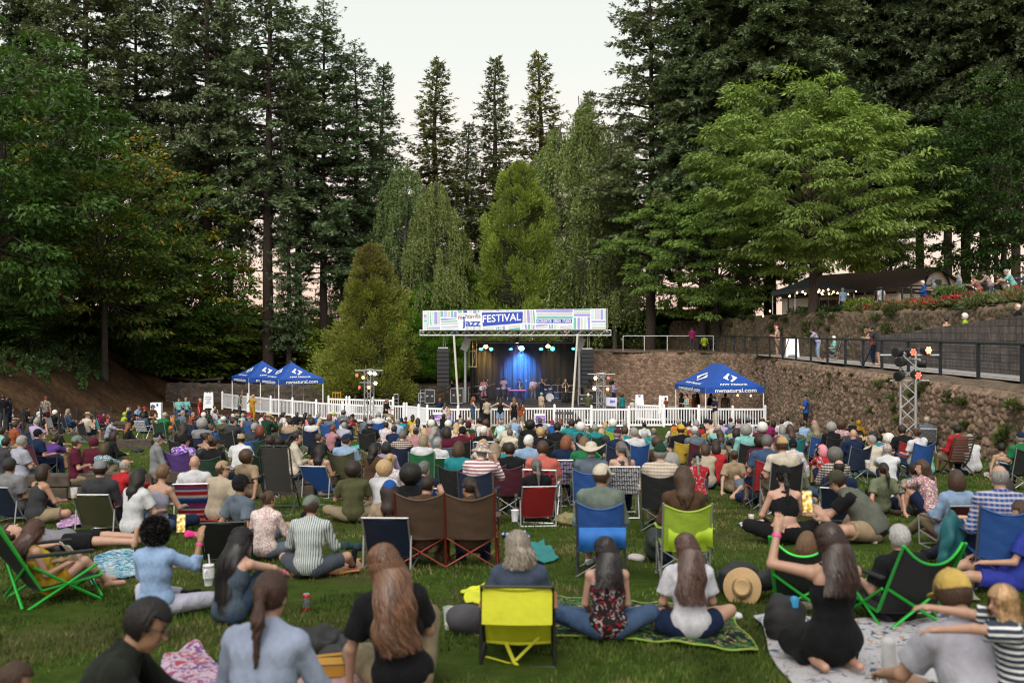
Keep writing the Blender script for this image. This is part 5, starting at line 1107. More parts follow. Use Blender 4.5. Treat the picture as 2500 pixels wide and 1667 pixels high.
def sdf_mesh(name, prims, h, k=.018, wrinkle=0.0, wf=14.0, seed=0):
  """prims: dicts t='c' (a,b,r1,r2) | 'e' (c,R,r) with optional clip=(point,normal) and neg"""
  lo = np.full(3, 9.); hi = -lo
  bb = []
  for p in prims:
    if p['t'] == 'c':
      a, b = np.array(p['a']), np.array(p['b']); r = max(p['r1'], p['r2']); l, u = np.minimum(a, b)-r, np.maximum(a, b)+r
    else:
      e = np.sqrt(((p['R']*np.array(p['r'])[None])**2).sum(1)); l, u = np.array(p['c'])-e, np.array(p['c'])+e
    bb.append((l, u))
    if not p.get('neg'): lo = np.minimum(lo, l); hi = np.maximum(hi, u)
  lo -= 3*h+wrinkle; hi += 3*h+wrinkle; n = np.ceil((hi-lo)/h).astype(int)+1
  D = np.full(n, .12, np.float32); axs = [lo[i]+h*np.arange(n[i]) for i in range(3)]
  for p, (l, u) in zip(prims, bb):
    m = k+2.5*h; i0 = np.clip(((l-m-lo)/h).astype(int), 0, n); i1 = np.clip(((u+m-lo)/h).astype(int)+2, 0, n)
    if (i1 <= i0).any(): continue
    X, Y, Z = np.meshgrid(*[axs[q][i0[q]:i1[q]] for q in range(3)], indexing='ij'); Pp = np.stack([X, Y, Z], -1)
    if p['t'] == 'c':
      a, b = np.array(p['a'], float), np.array(p['b'], float); ba = b-a; t = np.clip(((Pp-a)@ba)/(ba@ba+1e-12), 0, 1)
      d = np.linalg.norm(Pp-a-t[..., None]*ba, axis=-1)-(p['r1']+(p['r2']-p['r1'])*t)
    else:
      q = (Pp-np.array(p['c']))@p['R']; r = np.array(p['r']); k0 = np.linalg.norm(q/r, axis=-1); k1 = np.linalg.norm(q/(r*r), axis=-1); d = k0*(k0-1)/(k1+1e-9)
    for (cp, cn) in p.get('clip', ()): d = np.maximum(d, (Pp-np.array(cp))@np.array(cn))
    s = (slice(i0[0], i1[0]), slice(i0[1], i1[1]), slice(i0[2], i1[2])); o = D[s]
    if p.get('neg'): D[s] = np.maximum(o, -d)
    else:
      kk = p.get('k', k); hh = np.clip(.5+.5*(o-d)/kk, 0, 1); D[s] = o*(1-hh)+d*hh-kk*hh*(1-hh)
  if wrinkle:
    X, Y, Z = np.meshgrid(*axs, indexing='ij'); r = np.random.default_rng(seed); w = 0
    for i in range(4):
      kx = r.normal(0, 1, 3)*wf*(.6+.7*i)*np.array([1, 1, .8]); w = w+np.sin(X*kx[0]+Y*kx[1]+Z*kx[2]+2.2*np.sin(X*6+Z*8+i*1.7)+1.5*np.sin(Y*9-X*7+i)+r.random()*6)/(1+.4*i)
    D += (wrinkle*.45*w).astype(np.float32)
  V, Fc = surface_nets(D, lo, h); return mesh_np(name, V, Fc)
def C(a, b, r1, r2=None, **k): return dict(t='c', a=np.array(a, float), b=np.array(b, float), r1=r1, r2=r1 if r2 is None else r2, **k)
def EL(c, Rm, r, **k): return dict(t='e', c=np.array(c, float), R=Rm, r=r, **k)
def nv(v): v = np.array(v, float); return v/(np.linalg.norm(v)+1e-9)
def frame(up, fwd):
  u = nv(up); f = np.array(fwd, float); f = nv(f-u*(f@u)); r = np.cross(f, u); return np.stack([r, f, u], 1)   # columns right, forward, up
class Skel:
  """joint positions of a figure facing +Y; all lengths in metres"""
  def __init__(s, pel=(0, 0, .1), torso=(0, .05, 1), head=(0, .05, 1), face=(0, 1, 0), LA=((-.3, .3, -1), (.2, 1, 0)), RA=((.3, .3, -1), (-.2, 1, 0)), LL=((-.5, 1, .2), (.6, .3, -.4)), RL=((.5, 1, .2), (-.6, .3, -.4)),
         g=1.0, fem=False, body=(0, 1, 0), curl=0.0, hands=None, sc=1.0):
    s.g, s.fem, s.sc = g, fem, sc; pel = np.array(pel, float); s.B = frame(torso, body); s.B2 = frame(nv(torso)+curl*np.array(body), body); r, f, u = s.B.T; u2 = s.B2[:, 2]
    s.pel = pel; s.mid = pel+u*.24*sc; s.ch = s.mid+u2*.13*sc; s.nb = s.mid+u2*.29*sc
    sw = (.155 if fem else .175)*sc; hd = nv(head); s.H = frame(head, face); s.hc = s.nb+hd*.175*sc+s.H[:, 1]*.025*sc
    s.sh = [s.nb-r*sw-u2*.045*sc, s.nb+r*sw-u2*.045*sc]; s.hip = [pel-r*.085*sc, pel+r*.085*sc]
    s.el, s.wr, s.hd, s.kn, s.an, s.toe = [], [], [], [], [], []
    for i, A in enumerate((LA, RA)):
      e = s.sh[i]+nv(A[0])*.285*sc; w = e+nv(A[1])*.25*sc; s.el.append(e); s.wr.append(w); s.hd.append(w+nv(A[2] if len(A) > 2 else A[1])*.09*sc)
    for i, L_ in enumerate((LL, RL)):
      k_ = s.hip[i]+nv(L_[0])*.43*sc; a = k_+nv(L_[1])*.41*sc; s.kn.append(k_); s.an.append(a); s.toe.append(a+nv(L_[2] if len(L_) > 2 else (0, 1, -.15))*.17*sc)
  def torso(s, e=0.0, straps=False):
    B, B2, g, c = s.B, s.B2, s.g, s.sc; f = .93 if s.fem else 1.0
    P_ = [EL(s.pel+B[:, 2]*.05*c, B, np.array([.172*(1.03 if s.fem else .97), .125, .135])*g*c+e), EL(s.pel+B[:, 2]*.17*c, B, np.array([.138*f, .108+.03*(g-1), .15])*g*c+e), EL(s.ch-B2[:, 2]*.03*c, B2, np.array([.16*f, .112, .19])*(.6+.4*g)*c+e)]
    if s.fem: P_.append(EL(s.ch+B2[:, 1]*.075*c-B2[:, 2]*.03*c, B2, np.array([.12, .06, .07])*c+e))
    if not straps:
      P_ += [C(s.sh[0], s.sh[1], .058*c*(.93 if s.fem else 1)+e), C(s.sh[0]*.55+s.nb*.45, s.nb+B2[:, 2]*.02*c, .05*c+e, .045*c+e), C(s.sh[1]*.55+s.nb*.45, s.nb+B2[:, 2]*.02*c, .05*c+e, .045*c+e), EL(s.ch+B2[:, 2]*.06*c-B2[:, 1]*.02*c, B2, np.array([.165*f, .09, .10])*c+e)]
    else:
      for i in (0, 1): P_.append(C(s.ch+(s.sh[i]-s.nb)*.5, s.sh[i]*.5+s.nb*.5+B2[:, 2]*.005, .06*c+e, .03*c+e));
    return P_
  def headp(s):
    H, c, k = s.H, s.hc, s.sc; r, f, u = H.T
    P_ = [EL(c+u*.02*k, H, np.array([.073, .092, .098])*k), EL(c+f*.028*k-u*.062*k, H, np.array([.056, .062, .062])*k), EL(c+f*.07*k-u*.03*k, H, np.array([.042, .022, .05])*k), C(c+f*.092*k-u*.005*k, c+f*.112*k-u*.034*k, .009*k, .014*k, k=.01),
       EL(c+f*.083*k-u*.072*k, H, np.array([.026, .012, .011])*k, k=.008), EL(c+f*.06*k-u*.108*k, H, np.array([.026, .02, .02])*k)]
    for sg in (-1, 1):
      P_ += [EL(c+r*sg*.073*k-f*.004*k-u*.012*k, H, np.array([.012, .022, .032])*k, k=.006), EL(c+r*sg*.032*k+f*.093*k+u*.006*k, H, np.array([.017, .012, .01])*k, neg=True)]
    return P_
  def neck(s): return [C(s.nb-s.B2[:, 2]*.03*s.sc, s.hc-s.H[:, 2]*.05*s.sc-s.H[:, 1]*.012*s.sc, .056*s.sc*(.88 if s.fem else 1), .05*s.sc*(.9 if s.fem else 1))]
  def arms(s, e=0.0, fr=1.0, fore=1.0, which=(0, 1)):
    P_ = []; c = s.sc*(.9 if s.fem else 1)
    for i in which:
      a, b, w = s.sh[i], s.el[i], s.wr[i]
      if fr < 1: q = a+(b-a)*fr; P_.append(C(a, a+(b-a)*min(1, fr+.1), .054*c*s.g**.5+e, .047*c+e*1.5, clip=[(q, nv(b-a))]))
      else:
        P_.append(C(a, b, .052*c*s.g**.5+e, .039*c+e)); q = b+(w-b)*fore
        P_.append(C(b, q, .041*c+e, (.041+(.027-.041)*fore)*c+e, **({'clip': [(q, nv(w-b))]} if e > 0 else {})))
    return P_
  def handp(s, fine=True):
    P_ = []; k = s.sc
    for i in (0, 1):
      w, h = s.wr[i], s.hd[i]; d = nv(h-w); side = s.B[:, 0]*(1 if i == 0 else -1); side = nv(side-d*(side@d)+1e-6); n = np.cross(d, side)
      pm = w+d*.05*k; P_.append(EL(pm, np.stack([side, n, d], 1), np.array([.04, .017, .052])*k, k=.012)); P_.append(C(w, pm, .026*k, .028*k))
      dn = n*(-1 if n[2] > 0 else 1)
      for q, (o, L_) in enumerate(((-.028, .068), (-.010, .08), (.010, .076), (.027, .06))):
        b0 = w+d*.085*k+side*o*k; m_ = b0+nv(d+dn*.3)*L_*.5*k; P_.append(C(b0, m_, .0095*k, .009*k, k=.004)); P_.append(C(m_, m_+nv(d+dn*1.0)*L_*.5*k, .009*k, .0075*k, k=.004))
      t0 = w+d*.03*k+side*.03*k; t1 = t0+nv(d+side*1.1)*.035*k; P_.append(C(t0, t1, .012*k, .011*k, k=.006)); P_.append(C(t1, t1+nv(d*1.1+side*.3)*.03*k, .011*k, .009*k, k=.004))
    return P_
  def legs(s, e=0.0, thigh=1.0, shin=1.0, which=(0, 1)):
    P_ = []; g = s.g**.7*s.sc
    for i in which:
      h, k_, a = s.hip[i], s.kn[i], s.an[i]; q = h+(k_-h)*thigh
      P_.append(C(h, q, .086*g+e, (.086-.029*thigh)*g+e*1.3, **({'clip': [(q, nv(k_-h))]} if thigh < 1 else {})))
      if thigh >= 1 and shin > 0:
        q = k_+(a-k_)*shin; P_.append(C(k_, q, .056*g+e, (.056-.02*shin)*g+e*1.4, **({'clip': [(q, nv(a-k_))]} if e > 0 else {})))
        if e == 0: P_.append(EL(k_+(a-k_)*.3-s.B[:, 1]*.0, np.eye(3), (.05*g, .055*g, .05*g)))
    return P_
  def feet(s, e=0.0):
    P_ = []
    for i in (0, 1): d = nv(s.toe[i]-s.an[i]); P_ += [C(s.an[i]-d*.03*s.sc-[0, 0, .015], s.toe[i], .036*s.sc+e, .03*s.sc+e), C(s.an[i], s.an[i]-d*.02, .034*s.sc+e)]
    return P_
  def body_mesh(s, h=.016, fine=False): return sdf_mesh('person', s.torso()+s.neck()+s.headp()+s.arms()+s.handp()+s.legs()+s.feet(), h, .016)
  def shirt_mesh(s, kind='tee', h=.016, wr=.006, seed=0):
    e = .022*s.sc; lowp = s.pel-s.B[:, 2]*.02*s.sc; cl = [(lowp-s.B[:, 2]*.07*s.sc, -s.B[:, 2])]
    if kind in ('tank', 'dress', 'crop'): T = s.torso(e*.8, True)
    else: T = s.torso(e)
    if kind == 'crop': T = [p for p in T[2:]]; cl = [(s.pel+s.B[:, 2]*.17*s.sc, -s.B[:, 2])]
    for p in T: p['clip'] = cl
    if kind == 'tee': T += s.arms(.024*s.sc, .70)
    if kind == 'long': T += s.arms(.020*s.sc, 1, .93)
    if kind == 'roll': T += s.arms(.022*s.sc, 1, .42)
    if kind == 'dress': T = s.torso(e*.8, True)+s.legs(.022*s.sc, .97)+[C((s.hip[0]+s.hip[1])/2, (s.kn[0]+s.kn[1])/2*.9+(s.hip[0]+s.hip[1])/2*.1, .11*s.sc, .08*s.sc)]
    if kind in ('tee', 'long', 'roll'):
      T.append(C(s.nb-s.B2[:, 2]*.02*s.sc, s.nb+nv(s.hc-s.nb)*.045*s.sc, .064*s.sc, .06*s.sc, clip=[(s.nb+nv(s.hc-s.nb)*.038*s.sc, nv(s.hc-s.nb))]))
    if kind == 'gown': T = s.torso(e*.8, True)+s.legs(.045*s.sc, 1, .8)+[EL(s.pel+(s.kn[0]+s.kn[1]-s.hip[0]-s.hip[1])*.12-[0, 0, .02*s.sc], s.B, np.array([.21, .22, .17])*s.sc), EL((s.kn[0]+s.kn[1])/2-[0, 0, .03], s.B, np.array([.17, .2, .12])*s.sc)]
    return sdf_mesh('shirt', T, h, .02, wr, 16, seed)
  def pants_mesh(s, kind='long', h=.016, wr=.005, seed=0):
    e = .005*s.sc; B = s.B
    T = [EL(s.pel+B[:, 2]*.045*s.sc, B, np.array([.172*(1.03 if s.fem else .97), .125, .13])*s.g*s.sc+e, clip=[(s.pel+B[:, 2]*.10*s.sc, B[:, 2])])]
    T += s.legs(.020*s.sc, 1, .93) if kind == 'long' else s.legs(.028*s.sc, .80 if kind == 'shorts' else .5)
    return sdf_mesh('trousers' if kind == 'long' else 'shorts', T, h, .02, wr, 13, seed)
  def shoe_meshes(s, h=.014): return [sdf_mesh('shoe', s.feet(.009)[2*i:2*i+2], h, .01) for i in (0, 1)]
  def head_matrix(s):
    M = Matrix([list(r) for r in s.H]).to_4x4(); M.translation = Vector(s.hc); return M@Matrix.Scale(s.sc, 4)
# ---------------------------------------------------------------- hair and hats in head space (+Y face, +Z up)
def ell(X, Y, Z, c, r):
  x, y, z = (X-c[0])/r[0], (Y-c[1])/r[1], (Z-c[2])/r[2]; k0 = np.sqrt(x*x+y*y+z*z); k1 = np.sqrt((x/r[0])**2+(y/r[1])**2+(z/r[2])**2); return k0*(k0-1)/(k1+1e-9)
def cap_(X, Y, Z, a, b, r1, r2):
  a, b = np.array(a), np.array(b); ba = b-a; t = np.clip(((X-a[0])*ba[0]+(Y-a[1])*ba[1]+(Z-a[2])*ba[2])/(ba@ba), 0, 1)
  return np.sqrt((X-a[0]-t*ba[0])**2+(Y-a[1]-t*ba[1])**2+(Z-a[2]-t*ba[2])**2)-(r1+(r2-r1)*t)
def smin(a, b, k): h = np.clip(.5+.5*(b-a)/k, 0, 1); return b*(1-h)+a*h-k*h*(1-h)
def hair_mesh(style, h=.010, L=.42, seed=0, amp=None):
  zl = {'long': -L-.08, 'pony': -.36, 'bob': -.24, 'braid': -.42}.get(style, -.22)
  lo = np.array([-.24, -.29, zl-.03]); hi = np.array([.22, .17, .26]); n = ((hi-lo)/h).astype(int)+1
  X, Y, Z = np.meshgrid(*[lo[i]+h*np.arange(n[i]) for i in range(3)], indexing='ij')
  sk = lambda e: ell(X, Y, Z, (0, 0, .02), (.073+e, .092+e, .098+e))
  face = np.maximum(np.maximum(.030-Y-.0*Z, Z-.055-.25*(.09-Y)), -1)       # region to keep clear: in front and below the hairline
  th = np.arctan2(X, -Y-.0); rid = np.sin(th*34+6*np.sin(Z*23+seed))+.6*np.sin(th*61+Z*31)
  if style in ('short', 'buzz'):
    D = sk(.021 if style == 'short' else .008); D = np.maximum(D, -face); D = np.maximum(D, -(Z+.075+.25*np.clip(Y, -.1, .1))); D = np.maximum(D, -np.maximum(-(Y-.004), Z+.012))
  elif style == 'thin':
    D = np.maximum(sk(.011), -face); D = np.maximum(D, Z-.062+.2*Y); D = np.maximum(D, -(Z+.08)); D = np.maximum(D, -np.maximum(-(Y-.004), Z+.012))
  elif style == 'curly':
    D = ell(X, Y, Z, (0, -.025, .025), (.14, .14, .145)); D = np.maximum(D, -np.maximum(.055-Y, Z-.06)); rid = 3.6*np.sin(X*95+2*np.sin(Z*60))*np.sin(Y*90+2*np.sin(X*50))*np.sin(Z*95+2*np.sin(Y*60))
  elif style == 'bob':
    D = smin(sk(.02), ell(X, Y, Z, (0, -.02, -.045), (.108, .105, .135)), .03); D = np.maximum(D, -np.maximum(.028-Y, Z-.05)); D = np.maximum(D, -(Z+.155))
  elif style == 'long':
    D = smin(sk(.02), ell(X, Y, Z, (0, -.025, -.05), (.10, .10, .14)), .04); Xw = X+.016*np.sin(Z*13+seed)+.01*np.sin(Z*29); b = smin(cap_(Xw/1.35, Y, Z, (0, -.05, -.02), (0, -.115, -.19), .078, .06), cap_(Xw/1.5, Y, Z, (0, -.115, -.19), (0, -.155, -L), .06, .028), .03); D = smin(D, b, .04); D = np.maximum(D, -np.maximum(.022-Y, Z-.05))
    D = np.maximum(D, -(Z+L-.05+.04*np.sin(X*60+seed)+.03*np.sin(X*131)))
  elif style in ('pony', 'bun', 'braid'):
    D = np.maximum(sk(.013), -face); D = np.maximum(D, -(Z+.07-.3*(Y+.09)))
    if style == 'bun': D = smin(D, ell(X, Y, Z, (0, -.115, .055), (.05, .045, .05)), .015)
    else:
      a = (0, -.115, .03); D = smin(D, cap_(X, Y, Z, (0, -.09, .035), a, .03, .026), .02); D = smin(D, cap_(X, Y, Z, a, (0.01, -.165, -.10), .024, .032), .02); D = smin(D, cap_(X, Y, Z, (.01, -.165, -.10), (.015, -.185, -.31), .032, .010), .02)
  D = D-(.0028 if amp is None else amp)*rid*(h < .013)-.0016*rid*(h >= .013)
  return mesh_np('hair', *surface_nets(D.astype(np.float32), lo, h))
def hat_mesh(style, h=.009):
  lo = np.array([-.24, -.25, -.06]); hi = np.array([.24, .27, .25]); n = ((hi-lo)/h).astype(int)+1
  X, Y, Z = np.meshgrid(*[lo[i]+h*np.arange(n[i]) for i in range(3)], indexing='ij'); r = np.sqrt(X*X+(Y/1.06)**2)
  if style == 'cap':
    D = np.maximum(ell(X, Y, Z, (0, -.005, .03), (.092, .113, .112)), -(Z-.022)); br = np.maximum(np.maximum(abs(Z-.028+.9*X*X+.12*(Y-.1)*(Y > .1))-.006, np.sqrt((X/1.0)**2+((Y-.08)/1.25)**2)-.088), .03-Y); D = smin(D, br, .006)
    D = smin(D, ell(X, Y, Z, (0, -.005, .143), (.01, .01, .006)), .004)
  elif style in ('straw', 'wide'):
    R_ = .185 if style == 'straw' else .23; zb = .03+.035*(X/.16)**2*np.sign(abs(X))-.02*((Y)/.16)**2
    D = np.maximum(abs(Z-zb)-.0065, r-R_); cr = np.maximum(np.maximum(ell(X, Y, Z, (0, -.005, .03), (.09, .11, .135)), Z-.135+.9*X*X+.02*np.cos(Y*20)), .02-Z); cr = np.maximum(cr, -ell(X, Y, Z, (0, 0, .155), (.018, .08, .03))); D = smin(D, cr, .012)
  elif style == 'bucket':
    D = np.maximum(np.maximum(r-.1-.0*Z, Z-.13), .03-Z); D = smin(D, np.maximum(abs(Z-.035+.55*(r-.1))-.008, np.maximum(r-.165, .09-r)), .01)
  elif style == 'beanie':
    D = np.maximum(ell(X, Y, Z, (0, -.01, .03), (.092, .11, .125)), -(Z-.005+.25*(Y-.05))); D -= .002*np.sin(np.arctan2(X, Y)*40)
  elif style == 'hood':
    D = np.maximum(ell(X, Y, Z, (0, -.02, .02), (.105, .125, .125)), -np.maximum(.06-Y, ell(X, Y, Z, (0, .1, 0), (.08, .1, .1))))
  return mesh_np('hat', *surface_nets(D.astype(np.float32), lo, h))
_HB = {}
def hairm(st, fine=False, L=.42):
  k = (st, fine, round(L, 2))
  if k not in _HB: _HB[k] = hair_mesh(st, .0065 if fine else .013, L)
  return _HB[k]
def hatm(st, fine=False):
  k = ('hat', st, fine)
  if k not in _HB: _HB[k] = hat_mesh(st, .006 if fine else .0105)
  return _HB[k]
def curls(n=2600, seed=0):
  r = np.random.default_rng(seed); u = r.normal(0, 1, (n, 3)); u /= np.linalg.norm(u, axis=1, keepdims=True); u = u[(u[:, 1] < .35) | (u[:, 2] > .5)]; n = len(u); k = 10
  q = u*np.array([.137, .137, .142])*r.uniform(.93, 1.06, (n, 1))+[0, -.025, .025]; s = np.linspace(0, 1, k)[None, :, None]; a = r.normal(0, 1, (n, 3)); a /= np.linalg.norm(a, axis=1, keepdims=True); b = np.cross(a, u); ph = r.uniform(0, 6, (n, 1, 1)); R_ = r.uniform(.008, .016, (n, 1, 1))
  P_ = q[:, None]+a[:, None]*R_*np.cos(s*9+ph)+b[:, None]*R_*np.sin(s*9+ph)+u[:, None]*s*.012; S = u[:, None]*.0022+a[:, None]*.001
  V = np.stack([P_-S, P_+S], 2).reshape(n, -1, 3); q_ = (np.arange(n)[:, None]*2*k+np.arange(k-1)[None]*2).ravel(); tone = np.repeat(r.uniform(.5, 2.5, (n, 1, 1)), 2*k, 1)*np.ones(3)
  return mesh_np('strands', V.reshape(-1, 3), np.stack([q_, q_+1, q_+3, q_+2], -1), col=tone.reshape(-1, 3))
def strands(style, L=.42, n=900, seed=0, wave=.012, wid=.0035):
  if style == 'curly': return curls(n, seed)
  """loose locks lying over the hair volume, as thin tapered ribbons"""
  r = np.random.default_rng(seed); V, C_, k = [], [], 14
  th = r.uniform(-2.6, 2.6, n); ph = r.uniform(.25, 1.45, n); s = np.linspace(0, 1, k)
  out = .094; ctr = np.array([0, -.0, .02])
  P_ = np.zeros((n, k, 3)); top = np.stack([np.sin(th)*np.cos(ph), -np.cos(th)*np.cos(ph), np.sin(ph)], -1)*np.array([.096, .115, .119])+ctr
  rim = np.stack([np.sin(th)*.103, -np.cos(th)*.12, np.full(n, -.01)], -1)
  Ln = (L if style == 'long' else .15 if style == 'bob' else .3)*r.uniform(.72, 1.06, n)
  for j, t in enumerate(s):
    a = min(1, t/.3); q = top*(1-a)+rim*a
    nrm = q-ctr; q = ctr+nrm/np.linalg.norm(nrm/np.array([.099, .118, .121]), axis=1, keepdims=True)
    if t > .3:
      b = (t-.3)/.7; q = rim.copy(); pull = (.0 if style == 'bob' else .55*b); q[:, 0] *= 1.02+.16*b-pull*.35*b; q[:, 1] = rim[:, 1]*(1-pull)+(-.125)*pull; q[:, 1] -= (.02 if style == 'bob' else .02+.085*min(1, b*Ln.mean()/.2))*1.0; q[:, 2] -= b*Ln
    P_[:, j] = q
  w = wave*np.sin(s[None, :]*r.uniform(10, 20, (n, 1))+r.uniform(0, 6, (n, 1)))*s[None, :]; P_[..., 0] += w+r.normal(0, .012, (n, 1))*s**2-.016*np.sin(P_[..., 2]*13)-.01*np.sin(P_[..., 2]*29); P_[..., 1] -= abs(r.normal(0, .006, (n, 1)))*s; P_[..., 1] += .7*np.roll(w, 1, 1)
  T = np.gradient(P_, axis=1); nrm = P_-np.array([0, 0, 0]); nrm[..., 2] = 0; S = np.cross(T, nrm); S /= np.linalg.norm(S, axis=-1, keepdims=True)+1e-9
  ww = (wid*r.uniform(.6, 1.4, (n, 1))*np.sin(np.clip(s*1.1+.25, 0, 3.14))[None]**.6*(1-.75*s[None]**3))[..., None]
  A, B = P_-S*ww, P_+S*ww; V = np.stack([A, B], 2).reshape(n, -1, 3); base = np.arange(n)[:, None]*2*k; j = np.arange(k-1)[None]*2; q = (base+j).ravel(); Fc = np.stack([q, q+1, q+3, q+2], -1)
  tone = np.repeat(r.uniform(.4, 2.2, (n, 1, 1)), 2*k, 1)*np.ones(3); return mesh_np('strands', V.reshape(-1, 3), Fc, col=tone.reshape(-1, 3))
# ---------------------------------------------------------------- materials of people
SKIN = oc_mat('skin', .5, .10, 9, .12, .006, sub=.06)
CLOTH = oc_mat('cloth', .9, .30, 7, .9, .035, sheen=.02, stretch=(1, 1, .6))
CLOTH.node_tree.nodes['Principled BSDF'].inputs['Specular IOR Level'].default_value = .12
m, nt, N, L, b = newmat('hair'); f = noise(nt, 26, 4, .65, stretch=(6, 6, .35)); L.new(mixc(nt, 'MULTIPLY', 1, objcol(nt), ramp(nt, f, [(.28, (.35, .35, .35)), (.5, (1, 1, 1)), (.75, (2.0, 1.9, 1.7))])), b.inputs['Base Color']); b.inputs['Roughness'].default_value = .5; b.inputs['Specular IOR Level'].default_value = .3; bump(nt, b, f, .6, .006); HAIR = m
m, nt, N, L, b = newmat('hair_lock'); L.new(mixc(nt, 'MULTIPLY', 1, objcol(nt), attr(nt)), b.inputs['Base Color']); b.inputs['Roughness'].default_value = .4; LOCK = m
STRAWM = oc_mat('straw', .7, .25, 90, .7, .004)
def patterned(name, build):
  m, nt, N, L, b = newmat(name); L.new(build(nt), b.inputs['Base Color']); b.inputs['Roughness'].default_value = .9; b.inputs['Specular IOR Level'].default_value = .12; f = noise(nt, 7, 5, .65, stretch=(1, 1, .6)); bump(nt, b, f, .8, .03); return m
def _xyz(nt):
  t = nt.nodes.new('ShaderNodeTexCoord'); s = nt.nodes.new('ShaderNodeSeparateXYZ'); nt.links.new(t.outputs['Object'], s.inputs[0]); return s.outputs, t.outputs['Object']
def _m(nt, op, a, b=None, c=None):
  n = nt.nodes.new('ShaderNodeMath'); n.operation = op
  for i, v in enumerate((a, b, c)):
    if v is None: continue
    if hasattr(v, 'node'): nt.links.new(v, n.inputs[i])
    else: n.inputs[i].default_value = v
  return n.outputs[0]
def stripes(ax, fr, duty, c2, wob=.0):
  def f(nt):
    o, v = _xyz(nt); x = o[ax]
    if wob: x = _m(nt, 'ADD', x, _m(nt, 'MULTIPLY', noise(nt, 6, 2), wob))
    fr_ = _m(nt, 'FRACT', _m(nt, 'MULTIPLY', x, fr)); return mixc(nt, 'MIX', _m(nt, 'LESS_THAN', fr_, duty), objcol(nt), c2)
  return f
def plaid(fr, c2, c3):
  def f(nt):
    o, v = _xyz(nt); a = _m(nt, 'LESS_THAN', _m(nt, 'FRACT', _m(nt, 'MULTIPLY', o['X'], fr)), .4); b_ = _m(nt, 'LESS_THAN', _m(nt, 'FRACT', _m(nt, 'MULTIPLY', o['Z'], fr)), .4)
    return mixc(nt, 'MIX', _m(nt, 'MULTIPLY', b_, .55), mixc(nt, 'MIX', _m(nt, 'MULTIPLY', a, .55), objcol(nt), c2), c3)
  return f
def blots(sc, cols, thr=.52):
  def f(nt):
    c = objcol(nt)
    for i, q in enumerate(cols):
      n = noise(nt, sc*(1+.25*i), 2, .5, stretch=(1, 1, 1+.15*i), dist=1.2+i*.3); c = mixc(nt, 'MIX', ramp(nt, n, [(thr+.03*i, (0, 0, 0)), (thr+.03*i+.03, (1, 1, 1))]), c, q)
    return c
  return f
PAT = dict(stripe=patterned('cloth_stripe', stripes('X', 38, .42, (.10, .13, .13))), hstripe=patterned('cloth_hstripe', stripes('Z', 20, .35, (.75, .75, .75))), plaid=patterned('cloth_plaid', plaid(22, (.3, .2, .16), (.65, .6, .55))),
     floral=patterned('cloth_floral', blots(26, [(.62, .62, .6), (.40, .06, .05), (.07, .20, .28)])), tiedye=patterned('cloth_tiedye', blots(13, [(.22, .08, .40), (.5, .42, .62)], .5)), hawaii=patterned('cloth_hawaii', blots(24, [(.55, .22, .05), (.02, .05, .12), (.35, .62, .60), (.02, .03, .05)], .53)),
     check=patterned('cloth_check', plaid(14, (.02, .02, .03), (.02, .02, .03))), vine=patterned('cloth_vine', blots(16, [(.32, .31, .33), (.33, .012, .02), (.016, .013, .014)], .56)), dots=patterned('cloth_dots', blots(50, [(.36, .14, .13), (.75, .7, .66)], .5)), geo=patterned('cloth_geo', blots(34, [(.03, .20, .26), (.60, .62, .55), (.02, .05, .13)], .5)))
